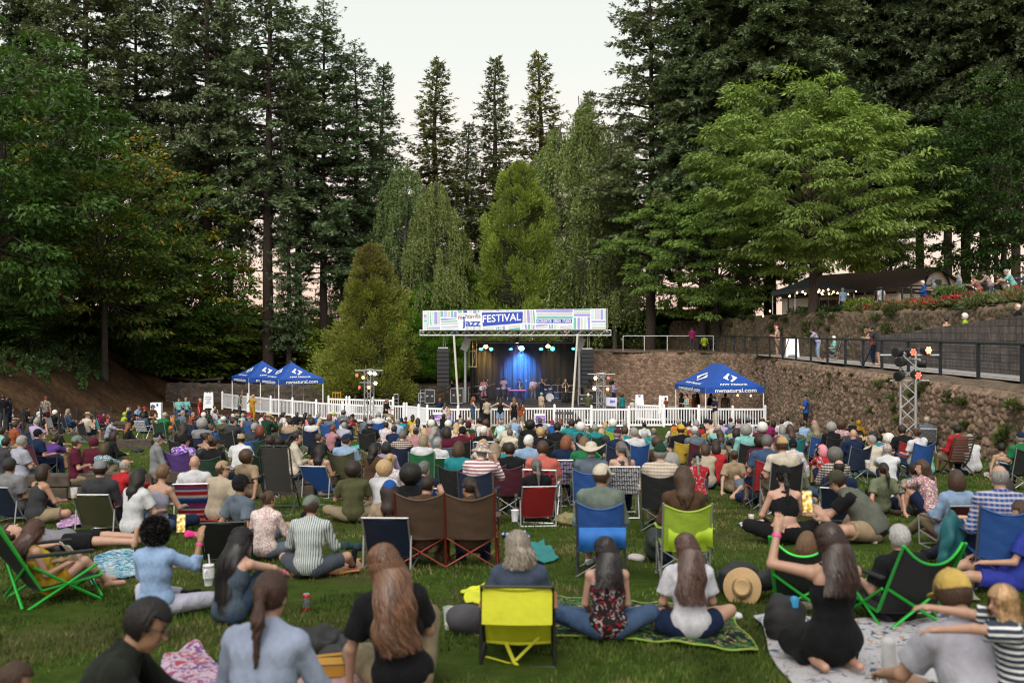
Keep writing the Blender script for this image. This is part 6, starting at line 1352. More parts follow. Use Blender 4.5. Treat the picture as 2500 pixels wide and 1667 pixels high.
# ---------------------------------------------------------------- poses
def near(p): return p
POSES = dict(
  chair=dict(pel=(0, -.02, .40), torso=(0, -.16, 1), head=(0, .02, 1), LA=((-.28, .1, -1), (.1, 1, .05)), RA=((.28, .1, -1), (-.1, 1, .05)), LL=((-.16, 1, .10), (0, .25, -1)), RL=((.16, 1, .10), (0, .2, -1))),
  chairfold=dict(pel=(0, -.02, .40), torso=(0, -.05, 1), head=(0, .1, 1), LA=((-.3, .35, -1), (.85, .55, .0)), RA=((.3, .35, -1), (-.85, .55, .1)), LL=((-.10, 1, .12), (0, .35, -1)), RL=((.22, 1, .10), (-.1, .15, -1))),
  chairchin=dict(pel=(0, -.02, .40), torso=(.05, -.02, 1), head=(.1, .12, 1), face=(.35, 1, 0), LA=((-.3, .3, -1), (.5, .9, 0)), RA=((.35, .75, -.6), (-.35, .1, 1)), LL=((-.16, 1, .10), (0, .25, -1)), RL=((.16, 1, .10), (0, .2, -1))),
  low=dict(pel=(0, -.05, .22), torso=(0, -.28, 1), head=(0, .02, 1), LA=((-.3, .25, -1), (.2, 1, .1)), RA=((.3, .25, -1), (-.2, 1, .1)), LL=((-.18, 1, .22), (0, .9, -.55)), RL=((.18, 1, .30), (0, .8, -.68))),
  cross=dict(pel=(0, 0, .13), torso=(0, .10, 1), head=(0, .1, 1), curl=.1, LA=((-.35, .35, -.9), (.5, 1, -.1)), RA=((.35, .35, -.9), (-.5, 1, -.1)), LL=((-.80, .75, .12), (.95, .30, -.12), (.4, .9, -.1)), RL=((.80, .75, .12), (-.95, .12, -.10), (-.4, .9, -.1))),
  knees=dict(pel=(0, 0, .12), torso=(0, .16, 1), head=(0, .1, 1), curl=.18, LA=((-.15, 1, -.45), (.55, .8, -.1)), RA=((.15, 1, -.45), (-.55, .8, -.15)), LL=((-.16, .72, .72), (0, .35, -1)), RL=((.16, .72, .72), (0, .3, -1))),
  back=dict(pel=(0, .05, .12), torso=(0, -.38, 1), head=(0, .0, 1), LA=((-.35, -.35, -1), (-.1, -.4, -1), (0, -.7, -.3)), RA=((.35, -.35, -1), (.1, -.4, -1), (0, -.7, -.3)), LL=((-.14, 1, .12), (0, 1, -.14), (0, .3, 1)), RL=((.14, 1, .25), (-.05, 1, -.30), (0, .3, 1))),
  side=dict(pel=(0, 0, .12), torso=(.12, .05, 1), head=(-.05, .08, 1), face=(.5, 1, 0), LA=((-.3, .5, -.8), (.4, .9, .1)), RA=((.5, -.1, -1), (.15, .0, -1), (.2, .6, -.2)), LL=((-.55, .9, .15), (.85, .5, -.15)), RL=((.2, .75, .65), (0, .4, -1))),
  phone=dict(pel=(0, 0, .13), torso=(0, .06, 1), head=(0, .05, 1), LA=((-.30, .5, -.8), (.5, .9, .1)), RA=((.45, .75, -.05), (-.05, .25, 1), (-.1, .2, 1)), LL=((-.75, .8, .12), (.9, .35, -.12), (.4, .9, -.1)), RL=((.75, .8, .12), (-.9, .1, -.10), (-.4, .9, -.1))),
  stand=dict(pel=(0, 0, .92), torso=(0, .02, 1), head=(0, .04, 1), LA=((-.18, .02, -1), (-.02, .2, -1)), RA=((.18, .02, -1), (.02, .25, -1)), LL=((-.08, .03, -1), (-.02, -.05, -1)), RL=((.08, .05, -1), (.02, -.06, -1))),
  armsx=dict(pel=(0, 0, .92), torso=(0, -.02, 1), head=(0, .04, 1), LA=((-.25, .35, -1), (1, .55, .25)), RA=((.25, .35, -1), (-1, .5, .1)), LL=((-.12, .03, -1), (-.02, -.05, -1)), RL=((.12, .05, -1), (.02, -.06, -1))),
  hold=dict(pel=(0, 0, .92), torso=(0, .03, 1), head=(0, .14, 1), LA=((-.2, .25, -1), (.35, 1, .15)), RA=((.2, .25, -1), (-.35, 1, .2)), LL=((-.09, .05, -1), (-.02, -.07, -1)), RL=((.1, .02, -1), (.02, -.04, -1))),
  lean=dict(pel=(0, -.45, .88), torso=(0, .55, 1), head=(0, .35, 1), LA=((-.1, .75, -.8), (.5, .8, .12)), RA=((.1, .75, -.8), (-.5, .8, .12)), LL=((-.1, .12, -1), (0, -.12, -1)), RL=((.1, .2, -1), (0, -.2, -1))),
  dance=dict(pel=(0, 0, .92), torso=(.04, .02, 1), head=(.05, .04, 1), LA=((-1, .1, -.5), (-.9, .3, -.35)), RA=((1, .1, -.5), (.9, .3, -.30)), LL=((-.14, .03, -1), (-.02, -.05, -1)), RL=((.12, .12, -1), (.02, -.22, -1))),
  armup=dict(pel=(0, 0, .92), torso=(0, .02, 1), head=(0, .0, 1), LA=((-.5, .2, .6), (.1, .1, 1)), RA=((.18, .1, -1), (.02, .5, -.9)), LL=((-.10, .03, -1), (-.02, -.05, -1)), RL=((.12, .05, -1), (.02, -.06, -1))),
  lie=dict(pel=(0, 0, .13), torso=(0, -1, .12), body=(0, .12, 1), head=(0, -.9, .45), face=(0, .5, 1), LA=((-.6, .4, -.1), (.6, .5, .45)), RA=((.6, .4, -.1), (-.6, .5, .45)), LL=((-.12, 1, .75), (0, .55, -1)), RL=((.12, 1, .8), (0, .5, -1))),
  guitar=dict(pel=(0, 0, .92), torso=(0, -.04, 1), head=(0, .1, 1), LA=((-.45, .35, -.75), (.3, .9, .25)), RA=((.35, .1, -1), (-.85, .6, .12)), LL=((-.12, .03, -1), (-.02, -.05, -1)), RL=((.13, .1, -1), (.02, -.12, -1))),
  horn=dict(pel=(0, 0, .92), torso=(0, -.05, 1), head=(0, .02, 1), LA=((-.5, .6, -.25), (.75, .5, .65)), RA=((.5, .6, -.25), (-.75, .5, .65)), LL=((-.12, .03, -1), (-.02, -.05, -1)), RL=((.12, .05, -1), (.02, -.06, -1))),
  stool=dict(pel=(0, 0, .80), torso=(0, .08, 1), head=(0, .08, 1), LA=((-.35, .4, -.9), (.4, .9, .05)), RA=((.35, .4, -.9), (-.4, .9, .05)), LL=((-.3, .9, -.3), (0, .1, -1)), RL=((.3, .9, -.3), (0, .1, -1))),
)
FINE = .0085; MIDV = .014; FAR = .020
_PB = {}
def pose_set(pose, fem, g, vox):
  k = (pose, fem, round(g, 2), vox)
  if k not in _PB:
    kw = dict(POSES[pose.split('@')[0]])
    if '@' in pose: f_ = kw.get('face', (0, 1, 0)); a = R({'l': 42, 'r': -42, 'L': 75, 'R': -75}[pose[-1]]); kw['face'] = (f_[0]*math.cos(a)-f_[1]*math.sin(a), f_[0]*math.sin(a)+f_[1]*math.cos(a), 0)
    _PB[k] = (Skel(fem=fem, g=g, **kw), {})
  return _PB[k]
def pmesh(pose, fem, g, vox, what):
  s, c = pose_set(pose, fem, g, vox)
  if what not in c:
    if what == 'body': c[what] = s.body_mesh(vox)
    elif what in ('tee', 'long', 'tank', 'dress', 'roll', 'crop'): c[what] = s.shirt_mesh(what, vox, .007 if vox > .01 else .009)
    elif what in ('trousers', 'shorts', 'brief'): c[what] = s.pants_mesh({'trousers': 'long'}.get(what, what), vox)
    elif what == 'shoes': c[what] = s.shoe_meshes(vox)
  return c[what]
SK = dict(l=(.42, .235, .165), p=(.47, .265, .195), t=(.33, .18, .11), m=(.21, .11, .065), d=(.10, .055, .035))
HC = dict(bk=(.010, .008, .007), db=(.022, .013, .009), br=(.05, .027, .016), lb=(.12, .07, .036), bl=(.36, .24, .12), gr=(.22, .21, .20), wh=(.55, .53, .50), rd=(.13, .035, .018), au=(.16, .055, .022), pk=(.55, .2, .25), gb=(.20, .15, .10), gp=(.10, .095, .09))
CC = dict(black=(.012, .012, .014), white=(.62, .62, .64), cream=(.60, .53, .43), grey=(.22, .22, .23), charcoal=(.045, .045, .05), navy=(.012, .022, .06), blue=(.02, .09, .34), denim=(.05, .09, .17), lightblue=(.27, .38, .55), teal=(.02, .22, .24), aqua=(.22, .50, .47), green=(.02, .16, .06), darkgreen=(.012, .045, .025), olive=(.085, .085, .04), sage=(.17, .19, .12),
     lime=(.36, .52, .04), yellow=(.60, .40, .04), mustard=(.45, .24, .02), orange=(.55, .17, .03), coral=(.55, .14, .11), red=(.40, .02, .025), maroon=(.09, .012, .028), magenta=(.24, .015, .10), pink=(.60, .25, .30), dustypink=(.42, .20, .22), lilac=(.40, .32, .50), purple=(.09, .04, .20), brown=(.09, .05, .03), tan=(.36, .26, .17), beige=(.45, .37, .28), khaki=(.28, .22, .14), rust=(.27, .07, .03), slate=(.12, .15, .19), greylilac=(.36, .36, .44), straw=(.50, .34, .16), greygreen=(.16, .20, .17), jeans=(.045, .075, .13))
for k_ in CC: CC[k_] = tuple(q*.8 for q in CC[k_])
def col(n): return CC[n] if isinstance(n, str) else n
def add_person(loc, yaw, pose, label, hair=('short', 'br'), top=('tee', 'white'), bottom=('trousers', 'jeans'), shoes='black', skin='l', fem=False, g=1.0, hat=None, sc=1.0, vox=MIDV, group=None, pat=None, headyaw=0, hatpat=None, L=.42, hatyaw=0, nstr=0, skel=None, cache=True, name='person', wave=.012):
  if skel is None: s = pose_set(pose, fem, g, vox)[0]; mk = lambda w: pmesh(pose, fem, g, vox, w)
  else:
    s = skel
    def mk(w):
      if w == 'body': return s.body_mesh(vox)
      if w in ('tee', 'long', 'tank', 'dress', 'roll', 'crop', 'gown'): return s.shirt_mesh(w, vox, .0075)
      if w == 'shoes': return s.shoe_meshes(vox)
      return s.pants_mesh({'trousers': 'long'}.get(w, w), vox)
  o = ob(name, mk('body'), SKIN, color=SK[skin] if isinstance(skin, str) else skin); o.location = loc; o.rotation_euler = (0, 0, yaw); o.scale = (sc,)*3
  tag(o, label, 'person', group)
  fine = vox < .011
  if top: ob({'tank': 'tank_top', 'dress': 'dress', 'gown': 'dress', 'crop': 'crop_top'}.get(top[0], 'shirt'), mk(top[0]), PAT[pat] if pat else CLOTH, o, color=col(top[1]))
  if bottom and not (top and top[0] in ('dress', 'gown')): ob({'trousers': 'trousers'}.get(bottom[0], 'shorts'), mk(bottom[0]), CLOTH, o, color=col(bottom[1]))
  if shoes and vox < .018:
    for m_ in mk('shoes'): ob('shoe', m_, CLOTH, o, color=col(shoes))
  HM = s.head_matrix()@Matrix.Rotation(headyaw, 4, 'Z')
  if hair:
    hm = hairm(hair[0], fine, L); h_ = ob('hair', hm, HAIR, o, color=HC[hair[1]] if isinstance(hair[1], str) else hair[1]); h_.matrix_local = HM
    if nstr: q = ob('loose_hair', strands(hair[0], L, nstr, len(label), wave), LOCK, h_, color=HC[hair[1]] if isinstance(hair[1], str) else hair[1])
  if hat:
    nm = {'cap': 'cap', 'beanie': 'beanie', 'hood': 'hood'}.get(hat[0], 'hat'); t = ob(nm, hatm(hat[0], fine), PAT[hatpat] if hatpat else (STRAWM if hat[0] in ('straw', 'wide') else CLOTH), o, color=col(hat[1])); t.matrix_local = HM@Matrix.Rotation(hatyaw, 4, 'Z')
  return o
# ================================================================== CHAIRS (facing +Y, origin on the ground under the seat)
FAB = oc_mat('chair_fabric', .7, .12, 10, .35, .02)
TUBE = oc_mat('chair_tube', .35, .1, 10, 0, .01, metal=.5)
def _m3(b, nm, sm=False): return b.mesh(nm, sm)
def tex_weave():
  m, nt, N, L, b = newmat('web_strap'); o, v = _xyz(nt)
  x = _m(nt, 'FRACT', _m(nt, 'MULTIPLY', o['X'], 36)); z = _m(nt, 'FRACT', _m(nt, 'MULTIPLY', o['Z'], 36))
  c = mixc(nt, 'MIX', _m(nt, 'GREATER_THAN', x, .5), objcol(nt), (.02, .022, .035)); L.new(c, b.inputs['Base Color']); b.inputs['Roughness'].default_value = .6; return m
WEB = tex_weave()
STRIPED = patterned('chair_stripe', lambda nt: (lambda o: ramp(nt, _m(nt, 'FRACT', _m(nt, 'MULTIPLY', o['Z'], 3.0)), [(0, (.012, .03, .14)), (.18, (.012, .09, .30)), (.32, (.62, .58, .55)), (.40, (.36, .02, .03)), (.55, (.36, .02, .03)), (.62, (.62, .58, .55)), (.68, (.012, .09, .30)), (.84, (.30, .02, .05)), (1, (.012, .03, .14))]))(_xyz(nt)[0]))
GSTRIPE = patterned('chair_green_stripe', lambda nt: (lambda o: ramp(nt, _m(nt, 'FRACT', _m(nt, 'MULTIPLY', o['Z'], 5)), [(0, (.01, .16, .05)), (.3, (.02, .28, .12)), (.5, (.25, .42, .04)), (.7, (.01, .2, .22)), (1, (.01, .14, .05))]))(_xyz(nt)[0]))
_CH = {}
def chair_parts(kind):
  if kind in _CH: return _CH[kind]
  P_ = []
  if kind in ('camp', 'double'):
    W_ = .26 if kind == 'camp' else .56; segs = 1 if kind == 'camp' else 2
    def back(u, v):
      k = u*segs % 1 if u < 1 else 1; dip = math.sin(math.pi*k)
      return (-W_+2*W_*u, -.20-.17*v-.085*dip*(1-.3*v)-.008*math.sin(v*19+u*9)*dip, .36+.54*v-.07*dip*v)
    b = MB(); b.sheet(back, 12*segs, 8, .008); P_.append(('backrest', _m3(b, 'backrest', True), 'fab'))
    b = MB(); b.sheet(lambda u, v: (-W_+2*W_*u, -.21+.46*v, .385-.035*math.sin(math.pi*(u*segs % 1 if u < 1 else 1))+.02*v), 10*segs, 5, .008); P_.append(('seat', _m3(b, 'seat', True), 'fab'))
    b = MB(); b.tube([back(i/24, 1) for i in range(25)], .012, 5); P_.append(('hem', _m3(b, 'hem', True), 'fab')); b = MB(); xs = [-W_, W_] if segs == 1 else [-W_, 0, W_]
    for x in xs:
      b.tube([(x*1.04, -.18, .02), (x*1.02, -.23, .40), (x*1.02, -.385, .92)], .011, 6); b.tube([(x*1.06, .25, 0), (x*1.06, .25, .60)], .011, 6)
      b.tube([(x*1.05, .25, .03), (x*1.05, -.20, .38)], .009, 6); b.tube([(x*1.05, -.19, .03), (x*1.05, .25, .38)], .009, 6); b.lathe([(.022, 0), (.022, .03)], (x*1.04, -.18, 0), 8); b.lathe([(.022, 0), (.022, .03)], (x*1.06, .25, 0), 8)
    for i in range(segs):
      a, c = xs[i]*1.03, xs[i+1]*1.03
      for y in (-.20, .25): b.tube([(a, y, .03), (c, y, .37)], .009, 6); b.tube([(c, y-.012, .03), (a, y-.012, .37)], .009, 6)
    P_.append(('frame', _m3(b, 'frame', True), 'tube'))
    for s in (-1, 1):
      b = MB(); b.sheet(lambda u, v: (s*(W_*1.05+.035-.07*u), -.30+.57*v, .63-.05*v-.02*math.sin(math.pi*v)), 2, 6, .008); P_.append(('armrest', _m3(b, 'armrest', True), 'fab'))
    b = MB()
  elif kind in ('low', 'stripe', 'gtrim'):
    def back(u, v):
      dip = math.sin(math.pi*u); e_ = (.07 if kind == 'gtrim' else .01)
      return (-.25+.5*u, -.18-.33*v-.03*dip, .15+.50*v+(.04*(abs(2*u-1)**3) if kind == 'gtrim' else 0)*v*2-e_*dip*v)
    b = MB(); b.sheet(back, 12, 7, .01); P_.append(('backrest', _m3(b, 'backrest', True), 'fab'))
    b = MB(); b.sheet(lambda u, v: (-.25+.5*u, -.19+.47*v, .14+.06*v-.02*math.sin(math.pi*u)), 8, 5, .01); P_.append(('seat', _m3(b, 'seat', True), 'fab'))
    b = MB()
    for s in (-1, 1):
      x = s*.265
      b.tube([(x, .30, .20), (x, -.18, .145), (x, -.53, .66+(.07 if kind == 'gtrim' else 0))], .012, 7)
      if kind == 'gtrim': b.tube([(x, .28, 0), (x*.98, -.24, .34)], .012, 7); b.tube([(x, -.30, 0), (x, .26, .30)], .012, 7)
      else: b.tube([(x*1.05, .28, .40), (x*1.05, .26, .02), (x*1.05, -.40, .02), (x*1.05, -.34, .42)], .012, 7)
    b.tube([(-.265, -.53, .655), (.265, -.53, .655)], .012, 7) if kind != 'gtrim' else [b.tube([(-.265, -.31, .02), (.265, -.30, .36)], .013, 7), b.tube([(.265, -.325, .02), (-.265, -.315, .36)], .013, 7), b.tube([(-.265, .28, .02), (.265, .28, .24)], .012, 7), b.tube([(.265, .295, .02), (-.265, .295, .24)], .012, 7)]
    if kind != 'gtrim': b.tube([(-.28, -.40, .02), (.28, -.40, .02)], .012, 7); b.tube([(-.28, .26, .02), (.28, .26, .02)], .012, 7)
    P_.append(('frame', _m3(b, 'frame', True), 'tube'))
    if kind == 'gtrim':
      b = MB(); n = 14; b.tube([back(i/n, 1) for i in range(n+1)], .011, 6); b.tube([back(0, i/6) for i in range(7)], .010, 6); b.tube([back(1, i/6) for i in range(7)], .010, 6); P_.append(('piping', _m3(b, 'piping', True), 'tube'))
    for s in (-1, 1):
      b = MB(); b.box((s*.28, -.03, .425), (.05, .52, .025), Matrix.Rotation(R(-2), 3, 'X'), .008); P_.append(('armrest', _m3(b, 'armrest'), 'arm'))
  elif kind == 'web':
    b = MB()
    for i in range(6): x = -.20+.08*i; b.sheet(lambda u, v: (x-.027+.054*u, -.20-.18*v+.006*(-1)**(i+int(v*7)), .40+.46*v), 1, 14, .006)
    for j in range(6): z = .44+.076*j; b.sheet(lambda u, v: (-.25+.5*u, -.20-.18*((z-.40)/.46)+.006*(-1)**(j+int(u*6)+1), z-.027+.054*v), 12, 1, .006)
    P_.append(('backrest', _m3(b, 'backrest'), 'fab'))
    b = MB(); b.sheet(lambda u, v: (-.25+.5*u, -.20+.44*v, .40), 6, 6, .01); P_.append(('seat', _m3(b, 'seat'), 'fab'))
    b = MB()
    for s in (-1, 1):
      x = s*.265; b.tube([(x, .26, 0), (x, .26, .62), (x, -.3, .62)], .013, 7); b.tube([(x, .24, .40), (x, -.2, .40), (x, -.38, .87)], .013, 7); b.tube([(x, -.30, 0), (x, .1, .62)], .013, 7)
    b.tube([(-.265, -.38, .87), (.265, -.38, .87)], .013, 7); b.tube([(-.265, .26, .02), (.265, .26, .02)], .012, 7); b.tube([(-.265, -.30, .02), (.265, -.30, .02)], .012, 7); P_.append(('frame', _m3(b, 'frame', True), 'tube'))
    for s in (-1, 1): b = MB(); b.box((s*.265, 0, .635), (.045, .4, .025), None, .008); P_.append(('armrest', _m3(b, 'armrest'), 'arm'))
  elif kind == 'slat':
    b = MB()
    for i in range(9): v = i/8; b.sheet(lambda u, q: (-.26+.52*u, -.2-.22*v-.05*math.sin(math.pi*u)-.02*math.sin(6*v), .40+.60*v+.05*(q-.5)), 8, 1, .018)
    P_.append(('backrest', _m3(b, 'backrest'), 'arm'))
    b = MB()
    for i in range(6): b.box((0, -.15+.08*i, .38), (.52, .06, .02), None, .006)
    P_.append(('seat', _m3(b, 'seat'), 'arm'))
    b = MB()
    for s in (-1, 1): x = s*.27; b.tube([(x, .3, .42), (x, -.45, .03)], .022, 6); b.tube([(x, .28, 0), (x, -.15, .40), (x, -.42, 1.0)], .022, 6)
    P_.append(('frame', _m3(b, 'frame', True), 'arm'))
  elif kind == 'recliner':
    b = MB(); b.sheet(lambda u, v: (-.24+.48*u, -.10-.36*v-.03*math.sin(math.pi*u), .36+.88*v), 8, 10, .012); P_.append(('backrest', _m3(b, 'backrest', True), 'fab'))
    b = MB(); b.sheet(lambda u, v: (-.24+.48*u, -.10+.55*v, .36+.08*v-.03*math.sin(math.pi*u)), 8, 6, .012); P_.append(('seat', _m3(b, 'seat', True), 'fab'))
    b = MB(); tops = [(-.29, -.10, .36), (-.29, -.46, 1.22), (-.25, -.49, 1.28), (.25, -.49, 1.28), (.29, -.46, 1.22), (.29, -.10, .36)]; b.tube(tops, .017, 8)
    for s in (-1, 1): x = s*.30; b.tube([(x, -.10, .36), (x, .46, .45)], .016, 8); b.tube([(x*1.08, .28, 0), (x*1.08, -.30, .66)], .014, 8); b.tube([(x*1.08, -.38, 0), (x*1.08, .2, .64)], .014, 8)
    b.tube([(-.32, -.38, .02), (.32, -.38, .02)], .014, 8); b.tube([(-.32, .28, .02), (.32, .28, .02)], .014, 8)
    for i in range(22):
      z = .40+.038*i
      for s in (-1, 1): b.tube([(s*.245, -.115-.41*(z-.36), z), (s*.285, -.10-.41*(z-.36)+.0, z+.015)], .005, 4)
    P_.append(('frame', _m3(b, 'frame', True), 'tube'))
    for s in (-1, 1): b = MB(); b.box((s*.335, -.05, .665), (.06, .52, .03), None, .01); P_.append(('armrest', _m3(b, 'armrest'), 'arm'))
    b = MB(); b.box((0, -.425, 1.10), (.10, .004, .14), Matrix.Rotation(R(22), 3, 'X')); P_.append(('tag', _m3(b, 'tag'), 'white'))
  _CH[kind] = P_; return P_
KINDW = dict(camp='folding camp chair', double='two-seat folding camp chair', low='low beach chair', stripe='striped low beach chair', gtrim='low folding chair with green frame', web='webbed lawn chair', slat='wooden slatted chair', recliner='mesh recliner')
def add_chair(kind, loc, yaw, label, fabric=(.02, .09, .34), tube=(.3, .3, .31), arm=(.05, .05, .05), sc=1.0, fmat=None, group='chairs of the audience'):
  rt = empty('chair', loc, yaw); rt.scale = (sc,)*3; tag(rt, label, 'chair', group)
  for nm, me, k in chair_parts(kind):
    mat = {'fab': fmat or {'web': WEB, 'stripe': STRIPED}.get(kind, FAB), 'tube': TUBE, 'arm': FAB, 'white': SIGNW}[k]
    ob(nm, me, mat, rt, color=col({'fab': fabric, 'tube': tube, 'arm': arm, 'white': 'white'}[k]))
  return rt
